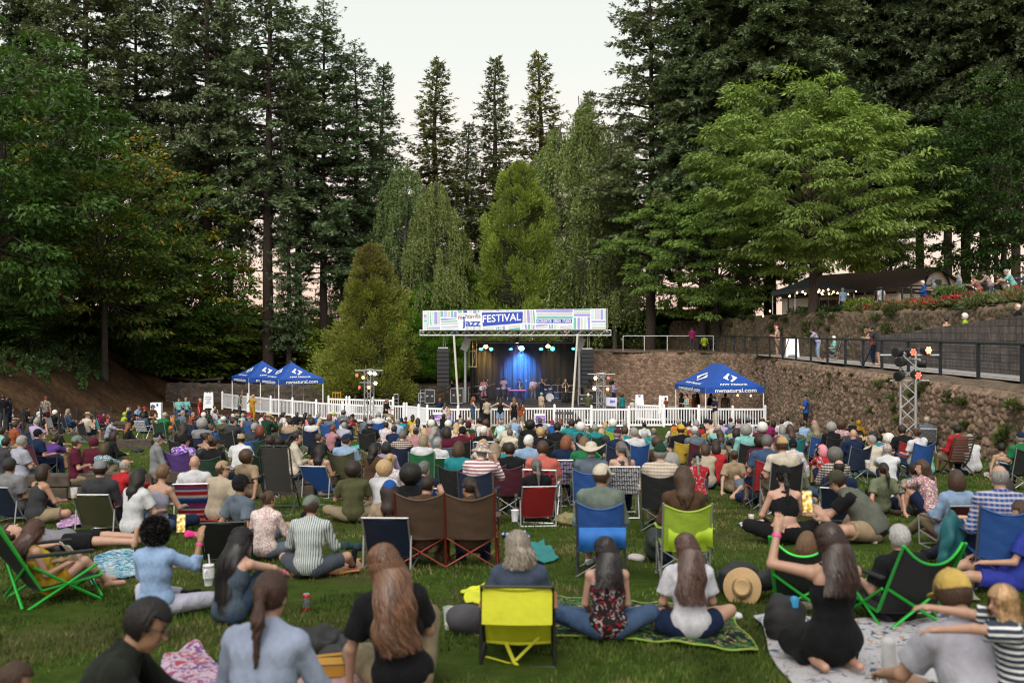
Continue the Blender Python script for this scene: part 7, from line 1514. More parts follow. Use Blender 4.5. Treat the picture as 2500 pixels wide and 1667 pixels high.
# ================================================================== THE AUDIENCE
CROWD = """
1 258 540 sbk t:black C:black
1 312 525 sgr t:white g
1 364 540 bdb t:white C:navy
1 462 515 sgr t:grey g
1 484 570 cwh l:black C:grey
1 620 570 lgb l:denim C:navy
1 770 548 sgr,c:grey t:greygreen g
1 780 605 sgr,s:straw l:beige/plaid C:black y-60
1 690 632 sbk,c:black l:charcoal/plaid g y-70
1 824 640 nbr k:black g y-55
1 866 570 sbr,u:magenta t:magenta g
1 920 578 sdb,c:navy t:maroon C:teal y-40
1 982 572 brd t:coral g y-50
1 955 648 sdb,c:navy t:greylilac g y-60
1 1085 575 bdb,h:lime l:lime g
1 1165 585 lrd,w:black l:black g
1 1228 592 bdb t:magenta g y-50
1 1287 597 bdb r:denim W:white
1 1455 615 sgr,c:beige t:green C:darkgreen g1.15 y-20
1 1525 562 sgr,c:navy t:orange g
1 1577 575 sbr,c:grey l:denim g
1 1569 525 sbk t:red g s.75
1 1640 590 sgr l:slate C:darkgreen y-40
1 1690 515 sgr l:rust g y-30
1 1796 548 cwh t:white g
1 1836 556 lbk l:black g
1 1930 562 sdb t:lightblue/floral C:darkgreen y-40 g1.15
1 1958 600 slb t:aqua g y-50
1 2003 650 sgr,c:white t:olive C:black g1.2 y-30
1 2052 538 sgr,c:white l:lightblue g y-70
1 2050 592 lbk l:denim g
1 2098 580 sbr,u:tan t:black g
1 2140 590 sgr,c:beige t:aqua g
1 2194 592 pbk t:lightblue g
1 2232 622 sgr,c:red l:denim C:blue y-50
1 1765 640 sdb t:navy C:navy y-50
1 1886 690 sbr t:blue C:navy y-50 s.85
1 2062 672 sdb l:charcoal C:black g1.15 y-30
1 2128 652 tdb t:black g y-40
1 2132 712 sbk t:white g s.8 y-50
1 1800 720 cgr t:grey C:navy
1 1652 740 ldb l:black C:black
1 1655 832 sbk,c:black t:purple/tiedye C:purple y-50
1 1800 805 ndb k:cream g y-55
1 1910 862 nbr t:black C:darkgreen
1 1836 935 sbk l:brown g y-40
1 2130 832 sdb,c:tan t:white g y-20 g1.1
1 2230 955 cbr t:tan g y-50
1 1750 1035 0 t:white Z:blue
1 1930 1082 sbr,c:tan t:beige g y-10 g1.1
1 2215 1190 sbk,c:black t:slate g y-50 kt
1 1395 1132 slb k:greylilac g y-40
1 1176 1165 lbk t:white g y-50
1 935 1090 sdb,c:grey l:charcoal L:olive y-30
1 1030 1035 tgr l:red g y-60
1 320 1085 bdb k:charcoal g y-50 g1.25
1 152 1030 sdb,c:charcoal t:grey L:navy y-50 g1.15
1 195 718 sgr t:greylilac T g1.15 y-30
1 362 752 zbk,c:black t:navy C:maroon y-50
1 690 762 sbr,c:greygreen t:maroon T y-60 kl
1 1415 758 sgr,c:black l:grey T y-55 g1.15
1 526 742 sbk,c:black t:black g y-70 s.85 kt
1 40 735 sdb t:aqua C:black y-50
1 105 690 sdb t:rust g
1 268 722 bdb t:black g y-60 kt s.85
1 318 665 sgr t:lilac C:navy
1 975 782 bdb l:black g y-70
1 882 885 bbr l:navy/geo g
1 805 845 sbr,h:maroon l:maroon g
1 20 605 bdb t:white g y-60
1 245 640 bbk t:charcoal g
1 180 668 sbk t:purple g
1 600 560 sgr t:olive g
1 1360 600 sdb l:olive g y-50
1 1120 690 lau l:black g
1 440 790 sdb t:purple g y-40
1 8 830 sbk t:charcoal g y-40
1 1320 560 sbk l:black g y-30
1 80 590 sbr t:greylilac g
2 20 592 sdb t:black g
2 135 548 sdb t:red g y-60
2 126 602 sdb t:white g y-40
2 190 625 sgr,s:straw l:darkgreen C:darkgreen y-30
2 108 655 lbr t:tan g
2 288 672 cgr l:brown g
2 356 632 zrd t:white g s.7
2 356 572 cdb t:white g y-40
2 396 672 sdb l:tan C:navy
2 446 592 bbr t:black g
2 514 580 lbk t:black g
2 560 612 lbr l:pink g
2 630 580 bgb t:blue g
2 588 660 bdb l:white C:navy
2 648 650 lbl t:rust g
2 656 712 slb,c:green t:green g s.7
2 750 712 srd l:dustypink g y-40
2 798 568 sgr,c:lime t:white/floral g y-30
2 875 598 sbk,c:slate t:slate C:blue y-50
2 852 655 bbr,w:straw t:white g y-50
2 905 620 sbr t:red g y-50
2 757 622 brd t:slate C:blue
2 1046 640 sbr t:slate g y-40
2 1128 632 brd t:charcoal g
2 1182 612 sgr t:white C:blue
2 1108 682 sbr,c:greylilac t:black C:black g1.15
2 1236 692 sbk t:white/floral g
2 1288 622 sgr,c:white l:cream g y-60
2 1342 662 sgr t:lightblue g g1.1
2 1382 642 sdb,c:navy t:teal g
2 1414 622 sbr t:maroon g s.85
2 1482 612 lbk t:yellow g
2 1536 628 ldb l:white g
2 1652 672 cwh t:dustypink g
2 1650 612 bbr t:olive g
2 1750 605 bbk l:black g
2 1790 665 cwh l:denim g g1.15
2 1910 615 zbk t:brown g
2 1868 690 lbl t:cream g
2 1842 665 sdb,e:blue l:navy g
2 1976 640 sgr,c:cream t:white g
2 1986 692 sdb,e:maroon l:darkgreen C:red
2 2082 645 cbk k:white g
2 2132 668 cbr k:pink g
2 2270 668 ngr l:aqua/hstripe g
2 2325 700 sgr t:cream g
2 1910 742 sbk,c:black l:maroon C:black
2 2112 742 swh l:black W:blue
2 1790 772 bdb t:maroon C:slate
2 1668 752 lgr t:slate g
2 1500 700 lbl t:cream g
2 1508 758 nbr t:dustypink g
2 1312 732 sdb t:navy g
2 1378 765 sgp l:brown/plaid C:navy
2 1560 812 bgb t:white C:green p
2 1712 855 sgr t:white L:green y-50
2 1896 900 bbr l:teal C:black
2 2122 862 nbl t:cream g
2 2075 950 sgr,u:beige%floral l:dustypink/hstripe C:navy
2 2226 892 lgb l:maroon C:maroon
2 2320 885 sdb t:teal g
2 1110 872 lbk t:brown g
2 1252 865 bbk,c:charcoal l:lilac g
2 892 825 sbr,c:navy t:lightblue C:olive y-30 g1.15
2 688 920 lbk k:purple/tiedye L:blue
2 630 800 sbr t:black g y-40
2 456 802 pbk l:cream T y-60
2 270 842 cbk t:black g
2 218 835 sdb t:black C:darkgreen
2 392 838 sdb l:brown g
2 955 1095 cdb t:olive g kl g1.05
2 1205 1075 cbl t:white g y-20
2 1275 1012 nbl t:white/floral g
2 1300 1255 ldb,c:blue t:tan L:navy y-10
2 1592 1042 sgp t:navy L:blue y-40 g1.1
2 1510 1170 cbk t:black L:black
2 1580 1252 zdb t:brown D:brown
2 2006 1250 pdb t:brown E
2 865 690 sgr t:greylilac g
2 60 730 sgr t:charcoal C:blue
2 140 730 brd l:black C:darkgreen
2 1420 750 sbr t:slate g
2 1905 650 sgr t:cream g
2 1590 750 lbl t:lilac g
2 930 590 sdb,c:black t:charcoal g
3 20 692 sgr t:white g
3 62 648 sgr t:lightblue g
3 18 752 sgp t:cream g
3 182 708 cbk l:black C:black
3 284 655 sbr,w:brown l:black g
3 345 645 sdb t:white g s.7
3 392 668 sgp,c:red t:blue g y-10
3 450 664 brd t:aqua g y-40
3 268 720 bdb t:black g
3 336 705 bgr t:brown g
3 288 775 sbl t:black C:black
3 356 742 sbr t:lightblue g
3 632 652 bbk t:white g
3 636 695 cwh l:teal C:teal
3 552 692 sdb l:teal C:teal
3 706 718 tgr l:brown/plaid g g1.1
3 770 692 sgr l:teal C:darkgreen
3 536 758 sgr,w:cream t:black g
3 640 792 bbk l:navy g
3 495 862 bau l:navy W:lilac
3 655 868 blb t:green C:green
3 868 842 sdb,c:charcoal t:black G:green kt
3 860 682 bbl t:pink/floral g
3 892 735 llb t:pink g
3 932 672 cwh l:teal C:lime
3 1046 668 sgr l:white g y-30 g1.15
3 956 788 sgr,c:maroon t:navy C:navy
3 1012 912 pgp k:charcoal/vine W:white
3 1066 805 bgb t:cream g
3 1038 748 sbr t:teal C:teal
3 1150 785 blb t:lilac g
3 1168 835 bdb l:black g y-60
3 1206 678 ndb t:white g
3 1290 728 tgp t:teal C:aqua
3 1440 808 pdb t:olive g y-30 g1.2
3 1520 672 tgr l:orange C:yellow g1.15
3 1556 668 sdb,c:navy t:white g
3 1530 745 sbr,c:yellow t:black C:yellow
3 1602 672 sdb l:cream g g1.1
3 1672 692 sgr t:red C:yellow
3 1660 748 sgr,c:white l:slate C:maroon g1.1
3 1705 772 sbr l:teal g
3 1742 700 lbk t:white g
3 1788 656 nbk k:white g
3 1824 660 nbk k:cream g
3 1882 728 tgr t:aqua g
3 1900 765 lbr l:slate g
3 1908 665 sdb l:lilac g y-40
3 1990 650 sdb,c:maroon t:denim g y-40
3 1998 692 cgr t:denim g
3 2066 660 sbr t:lilac g
3 2150 655 sdb,c:slate t:white g g1.1
3 2010 748 tbr t:aqua G:lime
3 2026 720 sgr,c:navy t:yellow g
3 2105 748 cgr l:aqua C:black g1.15
3 2262 722 cwh l:maroon C:magenta g1.15
3 2306 680 tdb t:magenta g
3 2288 652 sbr t:white g
3 2250 822 cdb t:maroon C:maroon
3 2280 892 sgp t:denim C:red g1.1
3 1900 832 sdb t:tan g y60
3 1780 895 bbr t:beige g
3 2008 932 nbr t:tan g
3 1862 872 bdb t:red g
3 1360 978 sgr,c:darkgreen l:beige/plaid C:black g1.2
3 1690 988 pgr,c:black t:red/vine g
3 1452 1042 cgr t:blue L:black
3 742 935 sgr,w:cream l:slate C:blue g1.15
3 828 1145 sbr,c:cream l:greygreen C:blue y-50 g1.15
3 1562 1155 lbr l:brown C:lime y10
3 240 1045 pgp l:black L:red
3 176 845 swh t:lightblue C:darkgreen g1.1 y-20
3 22 895 sdb l:black C:maroon
3 310 930 sbr t:coral W:red
3 2150 1190 zbr t:navy X
3 2055 760 bdb t:charcoal g
3 1345 845 cbr t:brown g
3 1480 700 sbr t:white g
3 840 745 lbl t:white g
3 585 705 sbr t:charcoal g
3 1115 770 sgr t:white C:blue
3 440 740 sbk l:black C:black
4 215 625 zbk t:white g
4 262 600 sbk l:black g y-60
4 22 645 tbr t:lilac g
4 52 672 tdb t:magenta g y-40
4 90 655 bdb l:black g
4 180 662 sbk t:white g y-60
4 172 725 bgr l:greylilac C:aqua
4 250 728 lbr t:slate C:teal
4 362 655 slb t:greygreen g
4 372 688 sdb t:lightblue g
4 320 722 sbr t:olive g
4 460 705 lgb t:sage C:blue
4 500 655 sgr,c:pink t:olive g y50
4 510 605 sbk t:beige g y-150
4 645 620 slb t:white g y-60
4 602 728 cgr l:black C:black
4 692 712 cbr t:dustypink/floral C:black
4 850 655 sbr,h:mustard l:mustard g y-60
4 790 742 sbk,u:black l:charcoal C:black
4 890 765 bbk,e:black l:black g
4 800 782 0 l:navy C:navy g1.15
4 912 820 sbr,w:straw t:beige g
4 972 762 cbk l:black g
4 1090 742 sdb t:charcoal g
4 1056 795 sbk t:teal g y-40
4 1100 792 bbl t:white g
4 1150 795 cwh t:lilac g
4 1245 755 sdb t:black C:red g1.25 y-20 kl
4 1360 775 nbr t:white C:blue
4 1345 682 sgp l:navy g
4 1462 655 sgr,c:beige t:slate W:grey y-60 kt
4 1480 845 sgr,c:white t:aqua g
4 1722 735 sbk l:red K:brown g1.1 kt y-20
4 1832 815 sbr,c:beige l:white g g1.15
4 2130 862 sbk k:white B y-20 kt
4 2285 815 sgr,c:navy t:green C:black y-50
4 572 892 bpk l:red/vine g
4 660 955 cgp l:charcoal/plaid g
4 265 862 sbk,e:black l:white/floral g
4 170 912 sbr,e:straw t:cream C:black
4 92 888 blb t:cream g
4 26 882 sgp t:denim g
4 165 835 brd t:maroon g
4 265 1042 tgr t:sage g g1.2 kt y-40
4 690 1062 tdb t:navy L:navy y-40
4 1060 1025 pdb t:sage g y-30
4 1130 915 sgr,c:beige%floral t:white g y-50
4 1330 1035 sdb t:teal/hawaii g g1.2 y-20
4 1512 1042 lbr t:dustypink/floral g y70
4 1672 1185 bbr l:lightblue L:maroon g1.1
4 2095 1225 tgr l:blue/plaid C:blue y-30
4 745 760 sbr t:beige g
4 1010 830 sgr t:cream g
4 1900 800 sgr t:white g
"""
HSTY = dict(s='short', z='buzz', t='thin', c='curly', b='bob', l='long', p='pony', n='bun')
HSW = dict(s='short', z='cropped', t='thinning', c='curly', b='bobbed', l='long', p='ponytailed', n='pinned-up')
HCW = dict(bk='black', db='dark brown', br='brown', lb='light brown', bl='blond', gr='grey', wh='white', rd='dark red', au='auburn', pk='pink', gb='grey-blond', gp='dark grey')
HATW = dict(c=('cap', 'cap'), s=('straw', 'straw hat'), w=('wide', 'wide-brimmed hat'), u=('bucket', 'bucket hat'), e=('beanie', 'beanie'), h=('hood', 'hood'))
TOPW = dict(t=('tee', 'tee'), l=('long', 'long-sleeved top'), k=('tank', 'sleeveless top'), d=('dress', 'dress'), r=('roll', 'rolled-sleeve shirt'))
PATW = dict(plaid='plaid', floral='floral', tiedye='tie-dye', vine='patterned', geo='patterned', hstripe='striped', hawaii='leafy', stripe='striped', check='checked', dots='dotted')
CNW = dict(lightblue='light blue', darkgreen='dark green', greylilac='pale grey', greygreen='grey-green', dustypink='dusty pink', slate='slate grey', denim='denim blue')
cw = lambda c: CNW.get(c, c)
OX = {1: 0, 2: 600, 3: 1240, 4: 1860}; rc = random.Random(12)
STAGEP = Vector((.5, 66, 0))
def face_stage(x, y): return -math.atan2(STAGEP.x-x, STAGEP.y-y)
TOPLIST = []     # (label base, obj, px, py, short)
PS = .90
SEATH = dict(g=.75, T=1.10, C=.96, W=.96, L=.79, Z=.79, D=.80, E=.80, G=.79, K=.98, B=.72, X=.32)
def depth(py, h, lo=4.0, hi=51.5):
  q = (py-CY)/F-.063; return max(lo, min(hi, (1.80-h)/q)) if q > .004 else hi
PEOPLE_DATA = []
for ln in CROWD.strip().splitlines():
  tk = ln.split(); c = int(tk[0]); px = OX[c]+float(tk[1])*.27421; py = 850+float(tk[2])*.27425
  hair = tk[3]; hat = None; hp = None
  if ',' in hair: hair, hat = hair.split(',')
  if hat and '%' in hat: hat, hp = hat.split('%')
  tt = tk[4]; pat = None
  if '/' in tt: tt, pat = tt.split('/')
  ts, tcol = tt.split(':'); seat = tk[5]; sk_, scol = (seat.split(':')+[None])[:2]
  ex = dict(y=0.0, g=1.0, s=1.0, k=None, p=False)
  for q in tk[6:]:
    if q == 'p': ex['p'] = True
    else: ex[q[0]] = q[1:] if q[0] == 'k' else float(q[1:])
  PEOPLE_DATA.append((px, py, hair, hat, hp, ts, tcol, pat, sk_, scol, ex))
PLACED = []
GROUP = 'audience seated on the slope'
for (px, py, hair, hat, hp, ts, tcol, pat, sk_, scol, ex) in PEOPLE_DATA:
  fem = hair[0] in 'blpn' or ts == 'k'; sc = ex['s']*PS*rc.uniform(.96, 1.05)
  h = SEATH[sk_]*(sc/PS if sk_ not in 'TCWLZDEGK' else 1); d = depth(py, h)
  if d > 50: d = 47+4*rc.random()
  if sk_ == 'T': d = 17.3
  x = at(px, d)
  z = EYE-(py-CY)/F*d-h*1.0                       # put the head where the photo shows it
  zg = Gz(x, d);
  if abs(z-zg) > .25: z = zg+max(-.25, min(.25, z-zg))
  z = zg if sk_ not in 'TDE' else zg+(.02 if sk_ == 'T' else -.13)
  sh_ = (.25 if sk_ not in 'gTB' else .5 if sk_ == 'g' else 1); yaw = face_stage(x, d)+R(ex['y'])*sh_+R(rc.uniform(-14, 14)); vox = .0125 if d < 13 else .0155 if d < 24 else .021
  if sk_ == 'g': pose = 'phone' if ex['p'] else rc.choice(['cross', 'knees', 'cross', 'side', 'knees', 'back', 'cross'])
  elif sk_ == 'T': pose = 'chairfold'
  elif sk_ in 'LZG': pose = 'low'
  elif sk_ == 'B': pose = 'back'
  elif sk_ == 'X': pose = 'lie'
  else: pose = 'chairchin' if ex['p'] else rc.choice(['chair', 'chair', 'chairfold', 'chairchin'])
  rem = ex['y']*(1-sh_)+rc.uniform(-28, 28); pose += '@L' if rem > 62 else '@l' if rem > 24 else '@R' if rem < -62 else '@r' if rem < -24 else ''
  skin = ex['k'] or rc.choice('llppplt')
  H_ = None if hair == '0' else (HSTY[hair[0]], hair[1:]); HT = None; hatw = ''
  if hat: hk, hc_ = hat.split(':'); HT = (HATW[hk][0], hc_); hatw = f"{cw(hc_)} {HATW[hk][1]}"
  hw_ = 'bald head' if hair == '0' else f"{HSW[hair[0]]} {HCW[hair[1:]]} hair"
  topw = f"{cw(tcol)} {PATW[pat]+' ' if pat else ''}{TOPW[ts][1]}"
  seatw = dict(g='on the grass', T='sitting on the timber wall', C=f'in a {cw(scol)} camp chair', W=f'in a {cw(scol)} lawn chair', L=f'in a low {cw(scol)} chair', Z='in a striped beach chair', D='in the left half of the double chair', E='in the right half of the double chair', G=f'in a low {cw(scol)} chair', K='in a slatted wooden chair', B='leaning back on the grass', X='lying with knees up').get(sk_)
  base = f"{'child' if ex['s'] < .86 else 'person'} with {hatw or hw_}, {topw}, {seatw}"
  short = f"the {hatw if hatw else ('bald one' if hair == '0' else HCW[hair[1:]]+' hair')} in {cw(tcol)}"
  if hat and HT[0] in ('hood',): H_ = None
  bot = rc.choice([('trousers', 'jeans'), ('trousers', 'charcoal'), ('shorts', 'khaki'), ('trousers', 'navy'), ('shorts', 'slate'), ('trousers', 'khaki'), ('shorts', 'navy')])
  o = add_person((x, d, z if sk_ != 'T' else z-.0), yaw, pose, base, H_, (TOPW[ts][0], tcol), bot, rc.choice(['black', 'white', 'brown', 'grey']), skin, fem, 1.12 if ex['g'] >= 1.1 else 1.0, HT, sc, vox, GROUP, pat, 0, hp, L=.34 if hair[0] == 'l' else .42, hatyaw=0)
  if hair[0] == 'l' and d < 24: pass
  PLACED.append([o, base, short, px, py, d, sk_, scol, x, z, yaw])
from collections import Counter
def disamb(items, maxw=16):
  cnt = Counter(i[1] for i in items); sh = Counter(i[2] for i in items); used = set()
  for it in items:
    lab = it[1]
    if cnt[it[1]] > 1:
      cand = sorted((j for j in items if j is not it and sh[j[2]] == 1), key=lambda j: abs(j[3]-it[3])+1.5*abs(j[4]-it[4]))
      for j in cand[:40]:
        dx = j[3]-it[3]; rel = ('right of' if dx < 0 else 'left of') if abs(dx) > abs(j[4]-it[4]) else ('in front of' if j[4] > it[4] else 'behind')
        b2 = it[1].replace(', on the grass', '').replace(' in a ', ' ').replace(' camp chair', ' chair')
        l2 = f"{b2}, {rel} {j[2]}"
        if l2 not in used and len(l2.replace(',', '').split()) <= maxw: lab = l2; break
    used.add(lab); it[1] = lab; it[0]['label'] = lab
disamb(PLACED)
NCH = []
for o, lab, short, px, py, d, sk_, scol, x, z, yaw in PLACED:
  if sk_ in 'gTBXE': continue
  kind = dict(C='camp', W='web', L='low', Z='stripe', D='double', G='gtrim', K='slat')[sk_]
  fab = scol or 'brown'; tube = {'C': (.12, .12, .125), 'D': (.22, .03, .02), 'W': (.55, .55, .55), 'L': (.4, .4, .41), 'Z': (.6, .6, .6), 'G': (.03, .4, .05)}.get(sk_, (.3, .3, .3))
  if sk_ == 'C' and rc.random() < .4: tube = (.35, .35, .36)
  lb = f"{cw(fab)} {KINDW[kind]} under {short}"
  loc = (x, d, Gz(x, d))
  if kind == 'double':
    e_ = [q for q in PLACED if q[6] == 'E'][0]; mx, my = (x+e_[8])/2, (d+e_[5])/2; loc = (mx, my, Gz(mx, my)); yaw = face_stage(mx, my)
    w_ = math.hypot(e_[8]-x, e_[5]-d); o.rotation_euler.z = yaw; e_[0].rotation_euler.z = yaw
    ch = add_chair('double', loc, yaw, 'brown two-seat camp chair with red frame and green lower backs', 'brown', tube, 'brown', .9)
    continue
  ch = add_chair(kind, loc, yaw, lb, 'black' if kind == 'gtrim' else fab, tube, {'W': (.6, .6, .6), 'K': (.07, .045, .03)}.get(sk_, fab if sk_ == 'C' else (.1, .06, .04)), fmat=GSTRIPE if (sk_ == 'G') else None, sc=.88)
  NCH.append([ch, lb, cw(fab)+' '+kind, px, py])
cnt = Counter(i[1] for i in NCH); seen_ = {}
for it in NCH:
  if cnt[it[1]] > 1:
    per = min(PLACED, key=lambda q: abs(q[3]-it[3])+abs(q[4]-it[4]) if q[6] not in 'gTBXE' else 1e9)
    near_ = sorted((q for q in PLACED if q is not per and cw(q[2]) not in it[1]), key=lambda q: abs(q[3]-it[3])+1.5*abs(q[4]-it[4]))
    for q in near_[:60]:
      l2 = f"{it[1].split(' under')[0]}, {'right' if q[3] < it[3] else 'left'} of {q[2]}"
      if l2 not in seen_ and len(l2.replace(',', '').split()) <= 16: break
    it[1] = l2
  seen_[it[1]] = 1; it[0]['label'] = it[1]
TIMB = plain('timber', (.052, .038, .028), .9, 0, .6, 6, .45)
rt = empty('timber_wall', (-6.5, 17.3, Gz(-6.5, 17.3))); tag(rt, 'low weathered dark timber retaining wall across the left lawn', 'wall')
for i in range(5):
  xa, xb = -10.5+1.42*i, -10.5+1.42*(i+1)-.015
  for j in range(2):
    mb = MB(); mb.box(((xa+xb)/2+.05*j, 17.3, Gz((xa+xb)/2, 17.3)+.11+.225*j), (xb-xa, .28, .215), None, .02); part(mb, 'timber', TIMB, rt)
for i, (px, py, w_, lb) in enumerate(((225, 1058, 1.6, 'short timber step behind the green-capped man'), (380, 1012, 1.4, 'dark timber seat of the back row near the white board'), (985, 1112, 1.0, 'timber block behind the green chair'), (330, 1078, 1.2, 'timber step beside the bottles'))):
  d = depth(py, .2); x = at(px, d); rt = empty('timber_seat', (x, d, Gz(x, d))); tag(rt, lb, 'log seat', 'timber steps in the slope')
  mb = MB(); mb.box((x, d, Gz(x, d)+.14), (w_, .3, .32), None, .02); part(mb, 'timber', TIMB, rt)
ST = [
 (8, 944, 45, 'sdb', None, 't:black', 'trousers:charcoal', 'hold', 100, 'standing man in black tee holding a board at the left edge', 'l', 1.04),
 (21, 960, 45.8, 'sbk', None, 't:navy', 'trousers:navy', 'armsx', 140, 'person standing half hidden behind the man in black at left', 'l', 1.0),
 (111, 949, 49, 'zrd', None, 't:black/hawaii', 'trousers:maroon', 'stand', 60, 'person in black patterned shirt and maroon trousers below the ivy', 'l', 1.0),
 (319, 968, 50, 'lbl', 'c:navy', 'l:navy', 'trousers:navy', 'chair', -30, 'woman with navy cap and blond hair on the back log', 'l', 1.0),
 (341, 968, 49.5, 'sdb', None, 't:lightblue', 'trousers:charcoal', 'chair', -50, 'man in light blue shirt on the back log', 't', 1.05),
 (355, 971, 49, 'sdb', 'c:red', 't:black', 'trousers:charcoal', 'chair', -60, 'man in red and white cap with black shirt on the back log', 't', 1.0),
 (373, 979, 48, 'sbr', 'c:slate', 't:brown', 'shorts:khaki', 'chairfold', -70, 'man in slate cap leaning forward beside the white board', 'l', 1.05),
 (437, 962, 60, 'sbr', None, 't:aqua', 'trousers:denim', 'chair', -80, 'person in aqua tee in a folding chair by the back wall, left of two', 'l', 1.0),
 (454, 963, 60.4, 'sbl', None, 't:aqua', 'trousers:denim', 'chair', -80, 'person in aqua tee with sunglasses by the back wall, right of two', 'l', 1.0),
 (487, 968, 56, 'sbl', None, 't:red', 'shorts:red', 'stand', -30, 'boy in red shirt standing beside the sandwich board', 'l', .86),
 (526, 985, 55, 'sbk', None, 't:white/plaid', 'trousers:navy', 'chair', -60, 'dark-haired person in checked top next to the sandwich board', 'l', 1.0),
 (585, 975, 58, 'sdb', None, 't:greygreen', 'trousers:charcoal', 'armup', -20, 'man in grey-green with one arm raised at the left fence', 'l', .95),
 (616, 984, 57, 'sbl', None, 't:mustard', 'trousers:mustard', 'dance', 20, 'dancer in yellow in front of the left fence', 'l', .95),
 (941, 986, 52, 'sbr', 'e:orange', 't:black', 'trousers:khaki', 'stool', -80, 'bearded man in orange cap and black tee sitting high by the fence', 't', 1.0),
 (866, 985, 61.5, 'sbk', None, 't:charcoal', 'trousers:navy', 'stand', 0, 'dark head showing above the inner fence left of the light tower', 'l', .75),
 (1086, 994, 51, 'lbr', None, 'd:white', 'shorts:white', 'stand', -10, 'girl in white dress standing at the fence', 'l', .80),
 (1096, 1004, 50.8, 'lbl', None, 'd:lilac', 'shorts:lilac', 'stand', 30, 'small child in lilac dress beside the girl in white', 'l', .62),
 (1154, 973, 51.5, 'lau', None, 'd:denim', 'shorts:navy', 'dance', -70, 'dancing woman in denim dress and grey vest', 'p', 1.0),
 (1178, 971, 52.2, 'sdb', 'w:black', 'l:black', 'trousers:charcoal', 'hold', -40, 'dancing man in black hat and black shirt', 'l', 1.04),
 (1189, 979, 51.6, 'ndb', None, 'r:beige', 'trousers:black', 'hold', 30, 'dancing woman in cream crop top and black trousers', 'l', .97),
 (1221, 971, 51.5, 'ldb', None, 'k:black', 'shorts:lightblue', 'dance', 0, 'dancing woman in black tank top and denim shorts, arms spread', 'p', 1.0),
 (1255, 979, 51.5, 'llb', None, 'd:black', 'shorts:black', 'stand', 0, 'woman in short black dress with long brown hair at the fence', 'l', .98),
 (1271, 1004, 48.5, 'ldb', None, 't:rust', 'shorts:khaki', 'hold', -20, 'girl in rust tee with long dark hair near the fence', 'p', .88),
 (1321, 975, 59, 'sgr', 'c:aqua', 't:beige', 'trousers:tan', 'stand', -60, 'person in aqua cap and pale shirt with backpack before the stage', 'l', .95),
 (1436, 978, 58.5, 'swh', None, 'l:olive', 'trousers:charcoal', 'hold', -40, 'white-haired man in olive jacket before the right stage end', 'l', .95),
 (1519, 981, 57.5, 'cbr', None, 'l:teal', 'trousers:charcoal', 'stand', 10, 'curly-haired person in dark teal behind the fence by the jazz board', 'l', .95),
 (1544, 996, 57, 'sbr', 'w:straw', 't:white', 'trousers:khaki', 'stand', 0, 'wide straw hat just showing above the fence', 'l', .78),
 (1626, 995, 58.5, 'sbk', None, 't:rust', 'trousers:navy', 'stand', 0, 'dark head above the short inner fence', 't', .78),
 (1664, 973, 57, 'cbk', None, 't:black', 'trousers:black', 'stand', 60, 'person with big black hair under the long canopy, leftmost', 'd', 1.0),
 (1678, 982, 55.5, 'sdb', None, 'k:aqua', 'trousers:charcoal', 'hold', 70, 'man in teal tank top at the canopy table', 'p', 1.02),
 (1693, 970, 57.4, 'bdb', None, 'd:rust', 'shorts:rust', 'stand', 160, 'woman in red patterned dress under the long canopy', 'l', .97),
 (1703, 972, 57.6, 'lbk', None, 'l:black', 'trousers:black', 'stand', 60, 'woman in black with long black hair under the long canopy', 'd', 1.0),
 (1735, 972, 57.2, 'bbk', None, 'l:black', 'trousers:black', 'stand', 150, 'pale-faced person in black behind the man in navy', 'l', .98),
 (1746, 982, 52.0, 'sdb', 'c:navy', 't:navy', 'trousers:cream', 'hold', 70, 'man in navy tee and cap standing at the fence under the canopy', 'l', 1.0),
 (1771, 975, 57, 'sbk', None, 't:charcoal/floral', 'trousers:charcoal', 'stand', 120, 'person in dark patterned shirt under the right of the canopy', 'd', 1.0),
 (1967, 966, 44, 'sgr', 'c:black', 't:blue', 'trousers:black', 'armsx', 45, 'man in bright blue shirt and black cap standing by the lava wall', 't', 1.04),
]
TIED = dict(s='short')
def quick(px, py, d, hair, hat, top, bottom, pose, yaw, label, skin='l', sc=1.0, z=None, group='people standing around the arena', vox=.018, base_yaw=None, pat=None):
  tt, pat_ = (top.split('/')+[None])[:2]; ts, tc_ = tt.split(':'); bs, bc = bottom.split(':')
  x = at(px, d); HT = None
  if hat: hk, hc_ = hat.split(':'); HT = (HATW[hk][0], hc_)
  zz = Gz(x, d) if z is None else z
  by = face_stage(x, d) if base_yaw is None else base_yaw
  return add_person((x, d, zz), by+R(yaw), pose, label, None if hair == '0' else (HSTY[hair[0]], hair[1:]), (TOPW[ts][0], tc_), (bs, bc), 'black', skin, hair[0] in 'blpn', 1.0, HT, sc*.95, vox, group, pat or pat_)
for s_ in ST: quick(*s_[:12])
for px, d, nm in ((319, 50, 'bench'), (360, 49, 'bench')):
  x = at(px, d); rt = empty('log_bench', (x, d, Gz(x, d))); tag(rt, 'dark log under the back row at the bank, '+('left piece' if px < 340 else 'right piece'), 'log'); mb = MB(); mb.tube([(x-.9, d, Gz(x, d)+.25), (x+.9, d, Gz(x, d)+.25)], .17, 9); part(mb, 'log', TIMB, rt, True)
for px, d, lb in ((437, 60, 'dark folding chair under the left aqua shirt'), (454, 60.4, 'dark folding chair under the right aqua shirt'), (526, 55, 'dark camp chair next to the sandwich board')):
  x = at(px, d); add_chair('camp', (x, d, Gz(x, d)), face_stage(x, d)+R(-80 if d > 58 else -60), lb, 'charcoal')
x = at(941, 52); rt = empty('stool', (x, 52, Gz(x, 52))); tag(rt, 'tall stool under the man in the orange cap', 'stool'); mb = MB(); mb.lathe([(.17, .66), (.17, .71)], (x, 52, Gz(x, 52)), 12); part(mb, 'seat', BLACK, rt)
